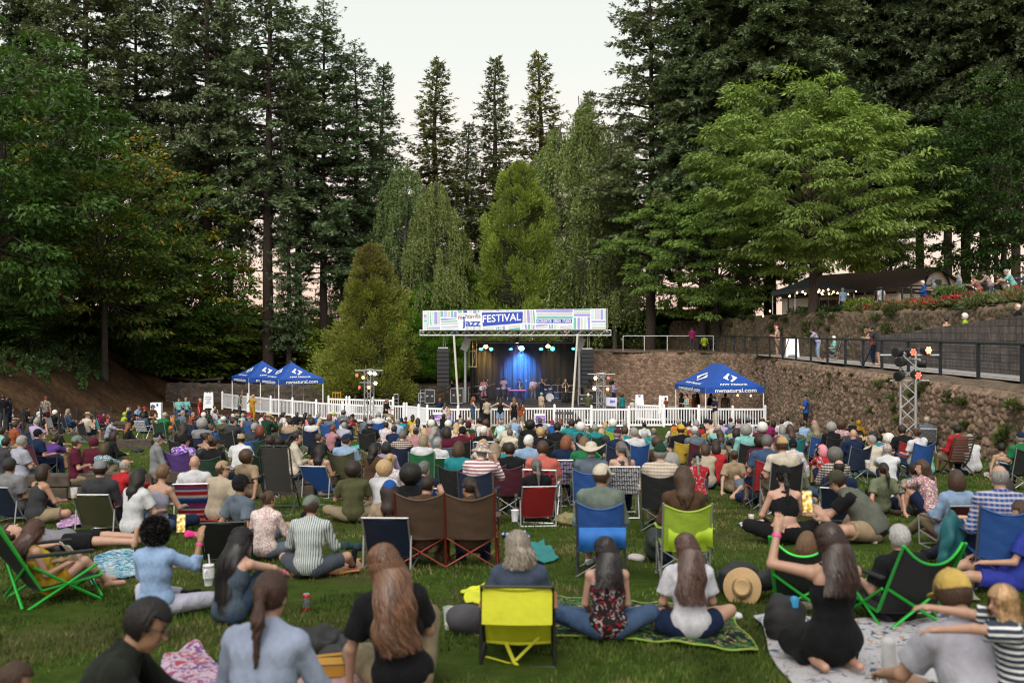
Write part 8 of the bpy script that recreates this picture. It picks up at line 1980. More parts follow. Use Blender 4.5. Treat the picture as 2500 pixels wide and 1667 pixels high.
mb = MB(); [mb.tube([(x+a*.1, 52+b_*.1, Gz(x, 52)+.66), (x+a*.2, 52+b_*.2, Gz(x, 52))], .014, 5) for a in (-1, 1) for b_ in (-1, 1)]; part(mb, 'legs', BLACK, rt)
ZP = E-1.41; US = 'people along the upper paths'
for a in [(1690, 800, 70, 'sdb', None, 't:magenta', 'trousers:charcoal', 'hold', 0, 'person in bright pink tee behind the far railing', 'l', 1.0, E-1.42),
     (1719, 817, 71, 'sdb', None, 't:lime', 'trousers:black', 'chair', 10, 'person in hi-vis vest sitting behind the far railing', 'l', 1.0, E-1.42),
     (1737, 824, 71, 'sbk', None, 't:black', 'trousers:black', 'chair', -20, 'dark figure crouching right of the hi-vis vest', 't', .9, E-1.42),
     (1898, 798, 53.2, 'swh', 'c:red', 't:orange/floral', 'shorts:khaki', 'hold', 70, 'man in red cap, orange patterned shirt and khaki shorts at the railing', 'l', 1.04, E-1.4),
     (1977, 807, 49.5, 'nbk', None, 't:lilac', 'trousers:lightblue', 'lean', 75, 'woman in pale tee and jeans with backpack leaning on the railing', 't', 1.0, E-1.4),
     (2032, 824, 47.8, 'swh', None, 't:aqua', 'trousers:brown', 'chair', 75, 'white-haired person in pale shirt sitting by the railing', 'l', 1.0, E-1.4),
     (2119, 795, 41.0, 'sdb', None, 't:charcoal', 'shorts:charcoal', 'lean', 70, 'man in charcoal tee leaning on the railing', 'l', 1.05, E-1.4),
     (2108, 803, 41.6, 'blb', None, 'k:coral', 'trousers:navy', 'lean', 72, 'woman half hidden behind the leaning man, blue cup', 'l', .98, E-1.4)]:
  quick(*a[:12], z=a[12], group=US, base_yaw=0)
for a in [(2256, 687, 49.5, 'swh', None, 'l:blue', 'trousers:navy', 'hold', 80, 'white-haired person in blue at the sloping handrail', 'l', 1.0),
     (2281, 681, 48.8, 'sgr', 'c:blue', 't:grey', 'trousers:navy', 'hold', 75, 'man in blue cap and grey tee at the sloping handrail', 't', 1.04),
     (2342, 672, 49.2, 'lgr', 'e:grey', 'l:slate', 'trousers:denim', 'stand', 40, 'long-haired person with grey hat behind the upper railing', 'l', 1.0),
     (2371, 681, 47.6, 'nbr', None, 't:red/plaid', 'shorts:red', 'lean', 60, 'woman in red and white checked top leaning on the upper railing', 'l', .97),
     (2396, 671, 47.0, 'sdb', 'c:charcoal', 'r:maroon/plaid', 'trousers:denim', 'lean', 60, 'man in dark cap and plaid shirt leaning on the upper railing', 'l', 1.02),
     (2432, 676, 46.0, 'bdb', None, 't:beige', 'trousers:denim', 'lean', 70, 'woman leaning at the upper railing left of the teal shirt', 'l', .97),
     (2450, 667, 45.5, 'sgr', None, 't:aqua', 'trousers:grey', 'lean', 70, 'man in teal tee leaning far over the upper railing', 'l', 1.06),
     (2495, 662, 44.5, 'sdb', None, 'l:denim', 'trousers:denim', 'lean', 60, 'man in denim shirt at the right end of the upper railing', 't', 1.02),
     (2058, 722, 58, 'sgr', None, 't:lightblue', 'trousers:navy', 'stand', 20, 'man in pale blue tee below the bulb string', 'l', 1.0),
     (2142, 716, 56.5, 'sbk', None, 't:charcoal', 'trousers:charcoal', 'stand', 20, 'dark-clad man by the porch slats', 't', 1.0),
     (2152, 717, 55.8, 'sgr', 'c:navy', 't:white', 'trousers:denim', 'stand', 20, 'man in white tee and dark cap by the porch slats', 'l', 1.0)]:
  d = a[2]; zh = E-(a[1]-CY)/F*d; z0 = zh-{'lean': 1.38, 'hold': 1.62, 'stand': 1.63}[a[7]]*a[11]; quick(*a[:12], z=max(z0, E+.85), group=US, base_yaw=0)
for a in [(2312, 776, 40, 'sdb', None, 'k:tan', 'trousers:navy', 'stand', 30, 'bare-backed person on the ramp seen above the block wall', 'l', 1.0),
     (2357, 768, 38.5, 'cwh', None, 'l:lime', 'trousers:navy', 'stand', 60, 'grey-haired person with yellow bag on the ramp', 'l', 1.0),
     (2479, 742, 33.5, 'twh', None, 't:black', 'trousers:black', 'chair', 60, 'bald man in black sitting above the block wall, right edge', 'l', 1.0)]:
  d = a[2]; quick(*a[:12], z=E-(a[1]-CY)/F*d-(1.63 if a[7] == 'stand' else 1.14), group=US, base_yaw=0)
add_chair('camp', (at(2032, 47.8), 47.8, E-1.4), R(75), 'blue-armed folding chair by the path railing', 'charcoal', arm='blue')
add_chair('camp', (at(2479, 33.5), 33.5, E-(742-CY)/F*33.5-1.14), R(60), 'chair of the bald man above the block wall', 'charcoal')
# ================================================================== THE NEAR ROWS, one figure at a time
def gp(px, py, up=0.0):
  d = 8.0
  for _ in range(25):
    x = at(px, d); d += .5*((EYE-Gz(x, d)-up)/((py-CY)/F)-d)
  return Vector((at(px, d), d, Gz(at(px, d), d)))
HEROES = {}
def hero(key, pxh, pyh, pyb, yaw, label, skelkw, hair, top, bottom, skin='l', hat=None, shoes='black', pat=None, dz=0.0, headyaw=0, L=.42, nstr=0, g=1.0, fem=False, sc=None, vox=.0105, hatpat=None, d=None, hatyaw=0, wave=.012):
  """pxh,pyh: head centre in the photo; pyb: photo row where the figure meets the ground"""
  b = gp(pxh, pyb) if d is None else Vector((at(pxh, d), d, Gz(at(pxh, d), d)))
  s1 = Skel(fem=fem, g=g, sc=1.0, **skelkw); hh = s1.hc[2]; want = EYE-(pyh-CY)/F*b.y-b.z-dz
  k = sc or max(.72, min(1.06, want/hh)); c_, s_ = math.cos(yaw), math.sin(yaw); hx, hy = s1.hc[0]*k, s1.hc[1]*k
  b.x -= c_*hx-s_*hy; b.y -= (s_*hx+c_*hy)*.5; b.z = Gz(b.x, b.y)+dz
  o = add_person(b, yaw, None, label, hair, top, bottom, shoes, skin, fem, g, hat, k, vox, 'people in the near rows', pat, headyaw, hatpat, L, hatyaw, nstr, skel=s1, wave=wave)
  HEROES[key] = (o, s1, b, k, yaw); return o
def hand_world(key, i, ext=.02):
  o, s, b, k, yaw = HEROES[key]; h = s.hd[i]+nv(s.hd[i]-s.wr[i])*ext; M = Matrix.Rotation(yaw, 3, 'Z'); return b+M@(Vector(h)*k)
PL = POSES
cross = dict(PL['cross']); knees = dict(PL['knees']); side = dict(PL['side'])
hero('jacket', 351, 1447, 1667, R(-78), 'man in dark jacket and glasses looking down, near bottom left corner', dict(pel=(0, 0, .13), torso=(0, .34, 1), curl=.25, head=(0, .42, 1), face=(.05, 1, -.45), LA=((-.2, .7, -.85), (.3, 1, -.25)), RA=((.2, .7, -.85), (-.3, 1, -.25)), LL=PL['cross']['LL'], RL=PL['cross']['RL']),
   ('short', (.012, .010, .010)), ('long', (.018, .02, .016)), ('trousers', 'charcoal'), 't', d=4.6, sc=.95, vox=.0085)
hero('ponytail', 653, 1478, 1700, face_stage(-1.1, 4.8)+R(-8), 'woman with low brown ponytail in pale blue linen shirt at the bottom edge', dict(cross, torso=(0, .08, 1)), ('pony', (.045, .022, .016)), ('long', (.27, .31, .42)), ('trousers', 'jeans'), 'l', fem=True, d=4.75, sc=.95, vox=.0085)
hero('longbrown', 940, 1417, 1640, R(8), 'woman with long wavy brown hair and black tee near the bottom centre', dict(side, torso=(-.16, .06, 1), head=(-.14, .02, 1), face=(-.15, 1, .05), LA=((-.35, .05, -1), (-.05, .25, -1), (0, .8, -.3)), RA=((.3, .4, -.9), (-.4, .9, -.1))), ('long', (.115, .055, .03)), ('tee', 'black'), ('trousers', 'khaki'), 'l', fem=True, d=5.75, sc=.93, L=.48, nstr=1500, vox=.009, wave=.024)
hero('yellowchair', 1266, 1352, 1560, R(-2), 'woman with straight grey-blond bob sitting in the yellow low chair', dict(PL['low'], torso=(0, -.18, 1)), ('bob', (.19, .16, .13)), ('tee', (.05, .065, .11)), ('trousers', 'jeans'), 'l', fem=True, d=6.75, sc=.83, nstr=900, dz=-.02)
hero('vine', 1482, 1349, 1563, R(2), 'woman with black hair in sleeveless black top with red flowers, cross-legged', dict(cross, LL=((-.85, .55, .18), (.95, .45, -.16), (.4, .9, -.1)), RL=((.85, .55, .18), (-.95, .25, -.14), (-.4, .9, -.1)), LA=((-.16, .2, -1), (.25, .7, -.5)), RA=((.16, .2, -1), (-.25, .7, -.5))), ('long', (.012, .008, .009)), ('tank', (.016, .013, .014)), ('trousers', (.05, .085, .16)), 'p', fem=True, L=.30, nstr=900, pat='vine', wave=.02)
hero('whitetee', 1681, 1341, 1562, R(3), 'woman with long brown hair in white tee, cross-legged on the leafy blanket', dict(cross, LL=((-.85, .6, .2), (.95, .45, -.16), (.4, .9, -.1)), RL=((.85, .6, .2), (-.95, .25, -.14), (-.4, .9, -.1)), LA=((-.28, .15, -1), (.35, .8, -.4)), RA=((.28, .15, -1), (-.35, .8, -.4))), ('long', (.065, .033, .025)), ('tee', (.52, .51, .56)), ('brief', 'navy'), 'l', fem=True, L=.46, nstr=1300, wave=.024)
hero('kneel', 2030, 1322, 1644, R(4), 'kneeling woman in long black sleeveless dress holding up a phone', dict(pel=(0, 0, .25), torso=(0, .02, 1), head=(0, .06, 1), face=(-.1, 1, .1), LA=((-.85, .45, .12), (.35, .45, 1), (.3, .35, 1)), RA=((.15, .9, .35), (-.55, .1, .9), (-.6, .3, .8)), LL=((-.15, 1, -.30), (.05, -1, -.04), (0, -1, 0)), RL=((.15, 1, -.30), (-.05, -1, -.04), (0, -1, 0))),
   ('long', (.028, .014, .011)), ('gown', (.009, .009, .010)), None, 'l', fem=True, L=.34, nstr=900, shoes=None, vox=.009)
hero('greychair', 2192, 1297, 1480, R(12), 'grey-haired man with cropped hair in the right low green-framed chair', dict(PL['low'], torso=(0, -.12, 1)), ('short', (.33, .32, .32)), ('tee', 'black'), ('trousers', 'charcoal'), 'l', d=8.0, sc=.86, dz=-.11, nstr=0)
hero('whiteman', 2356, 1462, 1700, R(6), 'broad man in pale grey-white tee and yellow cap at the bottom right', dict(knees, torso=(0, .20, 1), head=(0, .45, 1), curl=.3, LA=((-.35, .5, -.8), (.1, .9, -.3)), RA=((.45, .25, -.9), (.1, .9, -.3)), LL=((-.02, .95, .2), (.05, 1, -.12), (0, .1, 1)), RL=((.3, .75, .5), (0, .4, -1))), ('short', 'br'), ('tee', (.38, .37, .43)), ('shorts', 'darkgreen'), 'l', hat=('cap', (.48, .33, .09)), d=5.05, sc=.98, g=1.2, vox=.009, shoes='white')
hero('toddler', 2448, 1452, 1640, R(75), 'laughing blond toddler in striped top hugging the man in the yellow cap', dict(pel=(0, 0, .62), torso=(0, .15, 1), head=(-.1, .1, 1), face=(-.35, .8, -.05), LA=((-.1, 1, .1), (.15, 1, -.15)), RA=((.1, 1, .15), (-.1, 1, .1)), LL=((-.1, .1, -1), (0, -.1, -1)), RL=((.1, .1, -1), (0, -.1, -1)), ), ('bob', (.36, .22, .11)), ('tee', (.04, .05, .075)), ('shorts', 'navy'), 'l', d=4.85, sc=.62, pat='hstripe', nstr=500, vox=.009)
hero('curly', 381, 1303, 1508, R(-14), 'person with curly black hair in light blue shirt filming with a phone', dict(PL['phone'], torso=(-.05, .02, 1), head=(.02, .05, 1), LL=((-.7, .8, .12), (.9, .35, -.12), (.4, .9, -.1)), RL=((.75, .85, -.02), (.5, 1, -.10), (.1, .4, 1)), RA=((.62, .65, -.45), (.10, .25, 1), (-.1, .3, 1))), ('curly', (.007, .006, .006)), ('roll', (.25, .36, .56)), ('trousers', (.42, .41, .50)), 't', fem=True, vox=.009, nstr=3200)
hero('longblack', 585, 1322, 1520, R(-25), 'woman with very long straight black hair hugging her knees', dict(knees, torso=(.03, .15, 1), face=(.35, 1, 0), RA=((.35, .9, -.3), (-.2, .9, -.4))), ('long', (.008, .006, .007)), ('tank', (.06, .08, .11)), ('trousers', (.03, .05, .085)), 'p', fem=True, L=.66, nstr=1400, wave=.005, vox=.009)
hero('stripes', 758, 1240, 1410, R(-6), 'person in green-grey cap and striped shirt sitting on the grass', dict(cross, RL=((.8, .8, .2), (-.1, 1, -.5), (.1, .4, 1))), ('short', 'br'), ('long', (.50, .52, .52)), ('shorts', (.06, .07, .09)), 'l', hat=('cap', 'greygreen'), pat='stripe', hatyaw=R(-12), headyaw=R(-25))
hero('blouse', 653, 1222, 1365, R(-12), 'woman with brown bun in patterned pale pink blouse', dict(cross, face=(.45, 1, 0)), ('bun', (.06, .032, .02)), ('long', (.48, .40, .40)), ('trousers', 'slate'), 'l', fem=True, pat='dots', nstr=0)
hero('reader', 92, 1302, 1440, R(-48), 'girl with long auburn-brown hair reading a book in the left green-framed chair', dict(PL['low'], torso=(0, -.45, 1), head=(0, .15, 1), LL=((-.1, .8, .62), (.0, .75, -.85)), RL=((.1, .85, .62), (.0, .8, -.85)), LA=((-.2, .3, -.9), (.3, .9, .25)), RA=((.2, .3, -.9), (-.3, .9, .25))), ('long', (.06, .026, .018)), ('tank', 'yellow'), ('brief', 'mustard'), 'l', fem=True, d=8.7, sc=.76, dz=-.05, shoes=None, nstr=700, L=.36)
b_ = gp(190, 1345)
o = add_person((b_.x-.10, b_.y, b_.z), R(-86), None, 'man lying on the grass in grey tee and black shorts behind the reader', ('short', 'br'), ('tee', (.17, .16, .19)), ('shorts', 'black'), None, 'l', sc=.92, vox=.012, group='people in the near rows', skel=Skel(pel=(0, 0, .13), torso=(0, -1, .06), body=(0, .06, 1), head=(0, -.9, .3), face=(0, .3, 1), LA=((-.5, .3, -.1), (.4, .8, .1)), RA=((.5, .3, -.1), (-.4, .8, .1)), LL=((-.12, 1, .06), (0, 1, -.05), (0, .2, 1)), RL=((.12, 1, .04), (0, 1, -.03), (0, .2, 1))))
hero('corner', 36, 1672, 1760, R(-62), 'person with brown hair and clasped hands cut off by the bottom left corner', dict(pel=(0, 0, .13), torso=(0, -.15, 1), head=(0, .2, 1), LA=((-.1, .8, -.5), (.35, 1, .1)), RA=((.1, .8, -.5), (-.35, 1, .1)), LL=((-.3, 1, .3), (.1, .9, -.45)), RL=((.2, 1, .35), (0, .9, -.5))), ('short', 'br'), ('tee', 'slate'), ('shorts', 'khaki'), 'l', d=4.35, sc=.66, vox=.0085, shoes='greygreen')
hero('bluetee', 2489, 1292, 1425, R(78), 'person in bright blue tee and skirt reclining with sandals at the right edge', dict(PL['back'], torso=(0, -.2, 1), RA=((.2, .4, -.8), (-.2, 1, -.1)), LA=((-.2, .4, -.8), (.2, 1, -.1))), ('bob', 'br'), ('tee', (.03, .045, .30)), ('shorts', (.03, .04, .28)), 'l', fem=True, d=8.9, sc=.86, shoes='black')
hero('navytee', 2449, 1216, 1388, R(58), 'woman with dark bob and navy tee holding a teal cloth', dict(PL['low'], torso=(0, -.08, 1), LA=((-.1, .7, -.6), (.1, 1, .0)), RA=((.1, .7, -.6), (-.1, 1, .0))), ('bob', (.025, .017, .015)), ('tee', (.012, .016, .05)), ('trousers', (.012, .014, .03)), 'p', fem=True, sc=.88, d=10.2)
hero('vest', 2050, 1176, 1312, R(66), 'big man in camouflage cap and olive vest with patches leaning forward', dict(cross, torso=(0, .50, 1), curl=.5, head=(0, .5, 1), face=(0, 1, -.25), LA=((-.1, .7, -.7), (.2, 1, -.1)), RA=((.2, .6, -.8), (-.3, 1, -.1))), ('short', 'db'), ('tee', 'black'), ('shorts', 'tan'), 'l', hat=('cap', (.05, .05, .03)), g=1.35, d=11.9, sc=1.0)
hero('crossback', 1916, 1178, 1318, R(-4), 'woman with black cap, dark ponytail and black cross-back top', dict(cross, LA=((-.45, .1, -1), (.3, .8, -.3))), ('pony', 'bk'), ('crop', 'black'), ('trousers', 'black'), 'p', fem=True, hat=('beanie', 'black'), d=11.9, sc=.95, g=1.1)
hero('slouch', 1962, 1336, 1480, R(-22), 'person with light brown hair slouched in the green-framed chair behind the black dress', dict(PL['low'], torso=(0, -.5, 1), head=(.1, .1, 1), LL=((-.1, .75, .7), (0, .7, -.9)), RL=((.3, .8, .6), (0, .7, -.9))), ('bob', 'lb'), ('tee', 'cream'), ('trousers', (.13, .10, .065)), 'l', fem=True, d=8.4, sc=.80, dz=-.10)
def local(key, me_builder, name, mat, smooth=True, color=None):
  o, s, b, k, yaw = HEROES[key]; mb = MB(); me_builder(mb, s); return ob(name, mb.mesh(name, smooth), mat, o, color=color)
o, s, b, k, yaw = HEROES['vest']
T = s.torso(.030)
for p in T: p['clip'] = [(s.pel-s.B[:, 2]*.03, -s.B[:, 2])]
ob('vest', sdf_mesh('vest', T, .012, .02, .008, 14), CLOTH, o, color=(.10, .105, .085))
for u, rr, cc in ((.40, .045, (.5, .08, .06)), (.28, .03, (.45, .4, .35)), (.14, .045, (.35, .5, .05))):
  c_ = s.pel+(s.ch-s.pel)*u*1.7-s.B2[:, 1]*.175+s.B[:, 0]*(.075-.1*u); q = frame(-s.B2[:, 1]+s.B[:, 0]*.2, s.B2[:, 2]); mb = MB(); mb.lathe([(rr, 0), (rr, .012), (rr*.6, .014), (rr*.55, .008), (.001, .008)], c_, 18, Matrix([list(r_) for r_ in q])); mb.build('badge', CLOTH, o, color=cc)
o, s, b, k, yaw = HEROES['jacket']; H = s.H; c = s.hc
mb = MB()
for sg in (-1, 1):
  e_ = c+H[:, 0]*sg*.034+H[:, 1]*.112+H[:, 2]*.004; mb.tube([e_+H[:, 0]*.026*math.cos(a)+H[:, 2]*.019*math.sin(a) for a in np.linspace(0, 6.283, 17)], .0022, 5, False); mb.tube([e_+H[:, 0]*sg*.027, c+H[:, 0]*sg*.080+H[:, 1]*.06+H[:, 2]*.012, c+H[:, 0]*sg*.084-H[:, 1]*.005+H[:, 2]*.008], .002, 5)
mb.build('glasses', plain('glasses', (.012, .01, .01), .3), o, True)
T = [C(s.nb-s.B2[:, 2]*.05, s.nb+nv(s.hc-s.nb)*.055-s.B2[:, 1]*.015, .085, .078, clip=[(s.nb+nv(s.hc-s.nb)*.055, nv(s.hc-s.nb))])]
ob('collar', sdf_mesh('collar', T, .008, .01, .003), CLOTH, o, color=(.018, .02, .016))
for key in ('jacket', 'toddler'):
  o, s, b, k, yaw = HEROES[key]; H = s.H; c = s.hc
  for sg in (-1, 1):
    e_ = c+H[:, 0]*sg*.031+H[:, 1]*.089+H[:, 2]*.004; mb = MB(); mb.lathe([(.001, -.009), (.009, -.004), (.010, 0), (.009, .004), (.001, .009)], e_, 10); mb.build('eye', plain('eye', (.03, .02, .015), .2), o, True)
    mb = MB(); mb.tube([e_+H[:, 0]*sg*(-.012+.032*t)+H[:, 1]*(.010-.012*t)+H[:, 2]*(.020+.006*math.sin(3*t)) for t in (0, .3, .6, 1)], .0035, 5); mb.build('eyebrow', HAIR, o, color=HC['db'] if key == 'jacket' else HC['lb'])
  if key == 'toddler': mb = MB(); mb.sheet(lambda u, v: c+H[:, 0]*(-.026+.052*u)+H[:, 1]*(.094-.02*(2*u-1)**2)+H[:, 2]*(-.066-.022*v*math.sin(math.pi*max(.08, min(.92, u)))), 8, 2, .004); mb.build('mouth', plain('mouth', (.16, .03, .03), .4), o)
PINKB = plain('wristband', (.75, .06, .30), .5)
for key, i in (('curly', 1), ('kneel', 0), ('longblack', 1), ('vest', 1)):
  o, s, b, k, yaw = HEROES[key]; a, w = s.el[i], s.wr[i]; q = a+(w-a)*.86; d_ = nv(w-a); mb = MB(); mb.tube([q-d_*.011, q+d_*.011], .034, 14); mb.build('wristband', PINKB, o, True)
# ---- phones and things in hands
def box_at(name, label, cat, pos, size, mat, rot=(0, 0, 0), group=None, bev=.004):
  rt = empty(name, pos); rt.rotation_euler = rot; tag(rt, label, cat, group); mb = MB(); mb.box((0, 0, 0), size, None, bev); mb.build('body', mat, rt); return rt
m, nt, N, L, b = newmat('phone_screen'); oo, v = _xyz(nt); n_ = noise(nt, 40, 3); c_ = ramp(nt, n_, [(.35, (.10, .05, .01)), (.5, (.75, .48, .06)), (.62, (.85, .78, .6))]); L.new(c_, b.inputs['Emission Color']); b.inputs['Emission Strength'].default_value = .9; b.inputs['Base Color'].default_value = (0, 0, 0, 1); PHS = m
for key, i, px, py, lb in (('kneel', 0, 1970, 1224, 'phone with yellow picture held up by the kneeling woman'), ('curly', 1, 442, 1277, 'phone held up by the person with curly black hair')):
  h_ = hand_world(key, i, .03); p = P(px, py, h_.y); p = p if (p-h_).length < .25 else h_+Vector((0, 0, .05))
  rt = box_at('phone', lb, 'phone', p, (.075, .009, .155), BLACK, (R(-8), 0, R(4)), 'phones held up'); mb = MB(); mb.box((0, -.0058, 0), (.066, .002, .142)); mb.build('screen', PHS, rt)
b0 = gp(90, 1440); hb = (hand_world('reader', 0)+hand_world('reader', 1))/2
rt = empty('book', hb+Vector((0, 0, .05))); rt.rotation_euler = (R(35), 0, R(-48)); tag(rt, 'open illustrated book with cream pages held by the reader', 'book')
PAGE = patterned('page', lambda nt: mixc(nt, 'MIX', ramp(nt, noise(nt, 55, 2, .5, stretch=(1, 1, 1.6)), [(.50, (0, 0, 0)), (.56, (.6, .6, .6))]), (.58, .54, .46), (.12, .12, .13)))
for sg in (-1, 1): mb = MB(); mb.sheet(lambda u, v: (sg*(.145*u), .02*math.sin(u*2.2), -.1+.2*v), 6, 4, .006); mb.build('page', PAGE, rt)
# ---- near chairs
def near_chair(kind, key, label, fabric, tube, arm='black', fm=None, sc=.92, dy=0.0):
  o, s, b, k, yaw = HEROES[key]; c = Vector((b.x, b.y, Gz(b.x, b.y))); return add_chair(kind, c, yaw, label, fabric, tube, arm, sc, fm)
GRN = (.03, .42, .05)
yc = near_chair('low', 'yellowchair', 'bright yellow low backpack chair with black frame and dangling straps', (.56, .58, .015), (.02, .02, .02), (.25, .10, .04), sc=.86)
mb = MB()
for (a, b_) in (((-.10, -.24, .16), (-.02, -.37, .03)), ((.16, -.26, .20), (-.02, -.36, .05)), ((-.02, -.37, .04), (.02, -.42, .01)), ((.10, -.38, .012), (.16, -.55, .012)), ((-.24, -.3, .06), (-.06, -.37, .035))):
  a, b_ = np.array(a), np.array(b_); mb.sheet(lambda u, v: a+(b_-a)*v+np.array([.03*(u-.5), 0, 0]), 1, 3, .006)
mb.build('strap', FAB, yc, color=(.52, .50, .02))
mb = MB(); mb.sheet(lambda u, v: (-.26+.52*u, -.50-.045*v-.02*math.sin(3.1*u), .63-.25*v), 10, 4, .008); mb.build('back_pocket', FAB, yc, color=(.60, .60, .02))
near_chair('gtrim', 'greychair', 'black low folding chair with bright green frame, right of the black dress', 'black', GRN, 'black', sc=1.0)
near_chair('gtrim', 'slouch', 'black low folding chair with green frame half hidden by the black dress', 'black', GRN, 'black', sc=.95)
near_chair('gtrim', 'reader', 'black low folding chair with green frame at the left edge, seen from behind', 'black', GRN, 'black', sc=1.05)
near_chair('camp', 'navytee', 'teal-covered camp chair of the woman in navy', 'teal', (.1, .1, .1), 'teal', sc=.7)
c = gp(684, 1243); add_chair('recliner', c, face_stage(c.x, c.y)+R(4), 'tall grey mesh recliner with white tag standing on the grass', (.045, .042, .040), (.06, .06, .065), (.03, .03, .03), .80)
c = gp(535, 1400); ch = add_chair('low', c+Vector((0, .3, 0)), R(10), 'low black chair with mint cord behind the long black hair', 'black', (.03, .03, .03), 'black', .8)
def drape(name, label, cat, px0, px1, py0, py1, d, colr, sag=.05, fold=.02):
  rt_p = P((px0+px1)/2, py0, d)
  mb = MB(); mb.sheet(lambda u, v: tuple(P(px0+(px1-px0)*u, py0+(py1-py0)*(v+.12*math.sin(u*5+1)*v), d-.06*math.sin(math.pi*v)+fold*math.sin(u*17)*v)), 16, 8, .012)
  return tag(mb.build(name, FAB, None, True, color=col(colr)), label, cat)
drape('chair_cover', 'blue carry bag draped over the lower back of the blue camp chair', 'bag', 1414, 1528, 1288, 1340, 9.7, (.012, .12, .42)); drape('chair_cover', 'lime jacket draped over the lower back of the lime camp chair', 'jacket', 1632, 1740, 1276, 1338, 9.7, (.36, .52, .02))
# ---- blankets
def blanket(label, cs, mat, color=(1, 1, 1), border=None, seed=0, amp=.012, n=26, cat='blanket', name='picnic_blanket'):
  q = [gp(*c) for c in cs]; r = random.Random(seed); ph = [r.uniform(0, 6) for _ in range(6)]
  def f(u, v):
    p = q[0]*(1-u)*(1-v)+q[1]*u*(1-v)+q[2]*u*v+q[3]*(1-u)*v; x, y = p.x+.02*math.sin(v*9+ph[0]), p.y+.02*math.sin(u*8+ph[1])
    h = amp*(1+math.sin(x*9+2*math.sin(y*5+ph[2])+ph[3])+.7*math.sin(y*13+x*5+ph[4])+.5*math.sin(x*23-y*11+ph[5])); return (x, y, Gz(x, y)+.022+max(0, h))
  mb = MB(); mb.sheet(f, n, n, .008); o = tag(mb.build(name, mat, None, True, color=color), label, cat, 'blankets on the grass')
  if border:
    mb = MB(); pts = [f(i/30, 1) for i in range(31)]+[f(1, 1-i/12) for i in range(1, 13)]+[f(1-i/30, 0) for i in range(1, 31)]+[f(0, i/12) for i in range(1, 13)]; mb.tube(pts, .009, 5); mb.build('border', FAB, o, color=border)
  return o
def bm(name, sc, cols, thr=.5): return patterned(name, blots(sc, cols, thr))
B_LEAF = bm('blanket_leaf', 7, [(.02, .09, .03), (.07, .15, .035), (.012, .014, .018), (.28, .22, .11)], .5); B_WHITE = bm('blanket_white', 9, [(.06, .10, .15), (.45, .20, .045), (.28, .10, .11), (.18, .16, .25)], .60)
B_PINK = bm('blanket_pink', 13, [(.30, .05, .07), (.10, .07, .20), (.42, .20, .22)], .53); B_BLUE = bm('blanket_blue', 11, [(.03, .16, .24), (.14, .35, .42), (.05, .06, .2)], .5); B_PURP = bm('blanket_purple', 12, [(.15, .06, .3), (.5, .3, .45), (.30, .05, .1)], .5)
B_MAT = patterned('mat_stripe', stripes('Y', 9, .5, (.14, .24, .20))); B_USW = bm('blanket_multi', 12, [(.45, .06, .06), (.05, .10, .35), (.3, .2, .4)], .55)
blanket('dark leaf-print blanket with lime edging under the two cross-legged women', [(1352, 1462), (1776, 1498), (1853, 1600), (1338, 1556)], B_LEAF, (.014, .022, .018), (.20, .30, .03), 1)
blanket('white blanket with small multicolour pattern at the bottom right', [(1842, 1510), (2330, 1512), (2560, 1720), (1930, 1690)], B_WHITE, (.42, .40, .42), None, 2)
blanket('pink and purple print blanket behind the man in the dark jacket', [(398, 1612), (470, 1580), (650, 1690), (400, 1720)], B_PINK, (.42, .32, .40), None, 3, .02)
blanket('pale pink cloth under the mustard bag', [(735, 1652), (865, 1640), (920, 1720), (700, 1740)], CLOTH, (.42, .28, .30), None, 4)
blanket('blue and white print blanket by the reader', [(236, 1362), (330, 1346), (345, 1405), (225, 1432)], B_BLUE, (.40, .46, .48), None, 5)
blanket('purple and white tie-dye blanket near the tank-top woman', [(150, 1272), (228, 1254), (230, 1284), (140, 1292)], B_PURP, (.42, .34, .48), None, 6)
blanket('red picnic cloth by the pink-beige tee', [(452, 1248), (535, 1238), (560, 1276), (470, 1282)], bm('blanket_red', 9, [(.5, .45, .35), (.06, .16, .10)], .6), (.42, .02, .025), None, 7)
blanket('red and blue patterned cloth right of the lime chair', [(1800, 1282), (1862, 1272), (1885, 1306), (1846, 1312)], B_USW, (.55, .52, .58), None, 8)
blanket('green and orange striped mat beside the green-framed chair', [(2230, 1425), (2330, 1400), (2395, 1470), (2268, 1476)], B_MAT, (.30, .24, .15), None, 9, .006)
blanket('teal jacket spread on the grass left of the blue chair', [(1296, 1335), (1330, 1330), (1365, 1372), (1300, 1384)], FAB, (.01, .17, .17), None, 10, .025, cat='jacket', name='jacket')
blanket('blue and white striped towel near the double chair', [(1226, 1306), (1285, 1300), (1292, 1322), (1240, 1332)], patterned('towel_stripe', stripes('X', 14, .5, (.55, .55, .58))), (.02, .09, .36), None, 11, .015, cat='towel', name='towel')
blanket('orange-edged bright blanket under the striped shirt', [(690, 1372), (880, 1368), (880, 1402), (720, 1412)], B_USW, (.45, .30, .10), (.5, .16, .02), 12)
blanket('crimson blanket behind the olive tee', [(812, 1186), (920, 1168), (990, 1176), (860, 1196)], CLOTH, (.34, .015, .03), None, 13)
blanket('pink and white cloth under the woman leaning on her hands', [(2398, 1158), (2470, 1152), (2490, 1164), (2410, 1170)], CLOTH, (.5, .38, .38), None, 14)
blanket('teal picnic cloth behind the lilac shirt', [(855, 1090), (890, 1088), (892, 1096), (850, 1099)], CLOTH, (.1, .42, .40), None, 15)
blanket('yellow blanket edge beside the blue low chair', [(760, 1158), (812, 1160), (815, 1170), (770, 1168)], CLOTH, (.45, .40, .12), None, 16)
blanket('yellow cloth spread left of the yellow chair', [(1128, 1445), (1185, 1440), (1190, 1480), (1140, 1478)], FAB, (.58, .58, .02), None, 17, .02, cat='cloth', name='cloth')
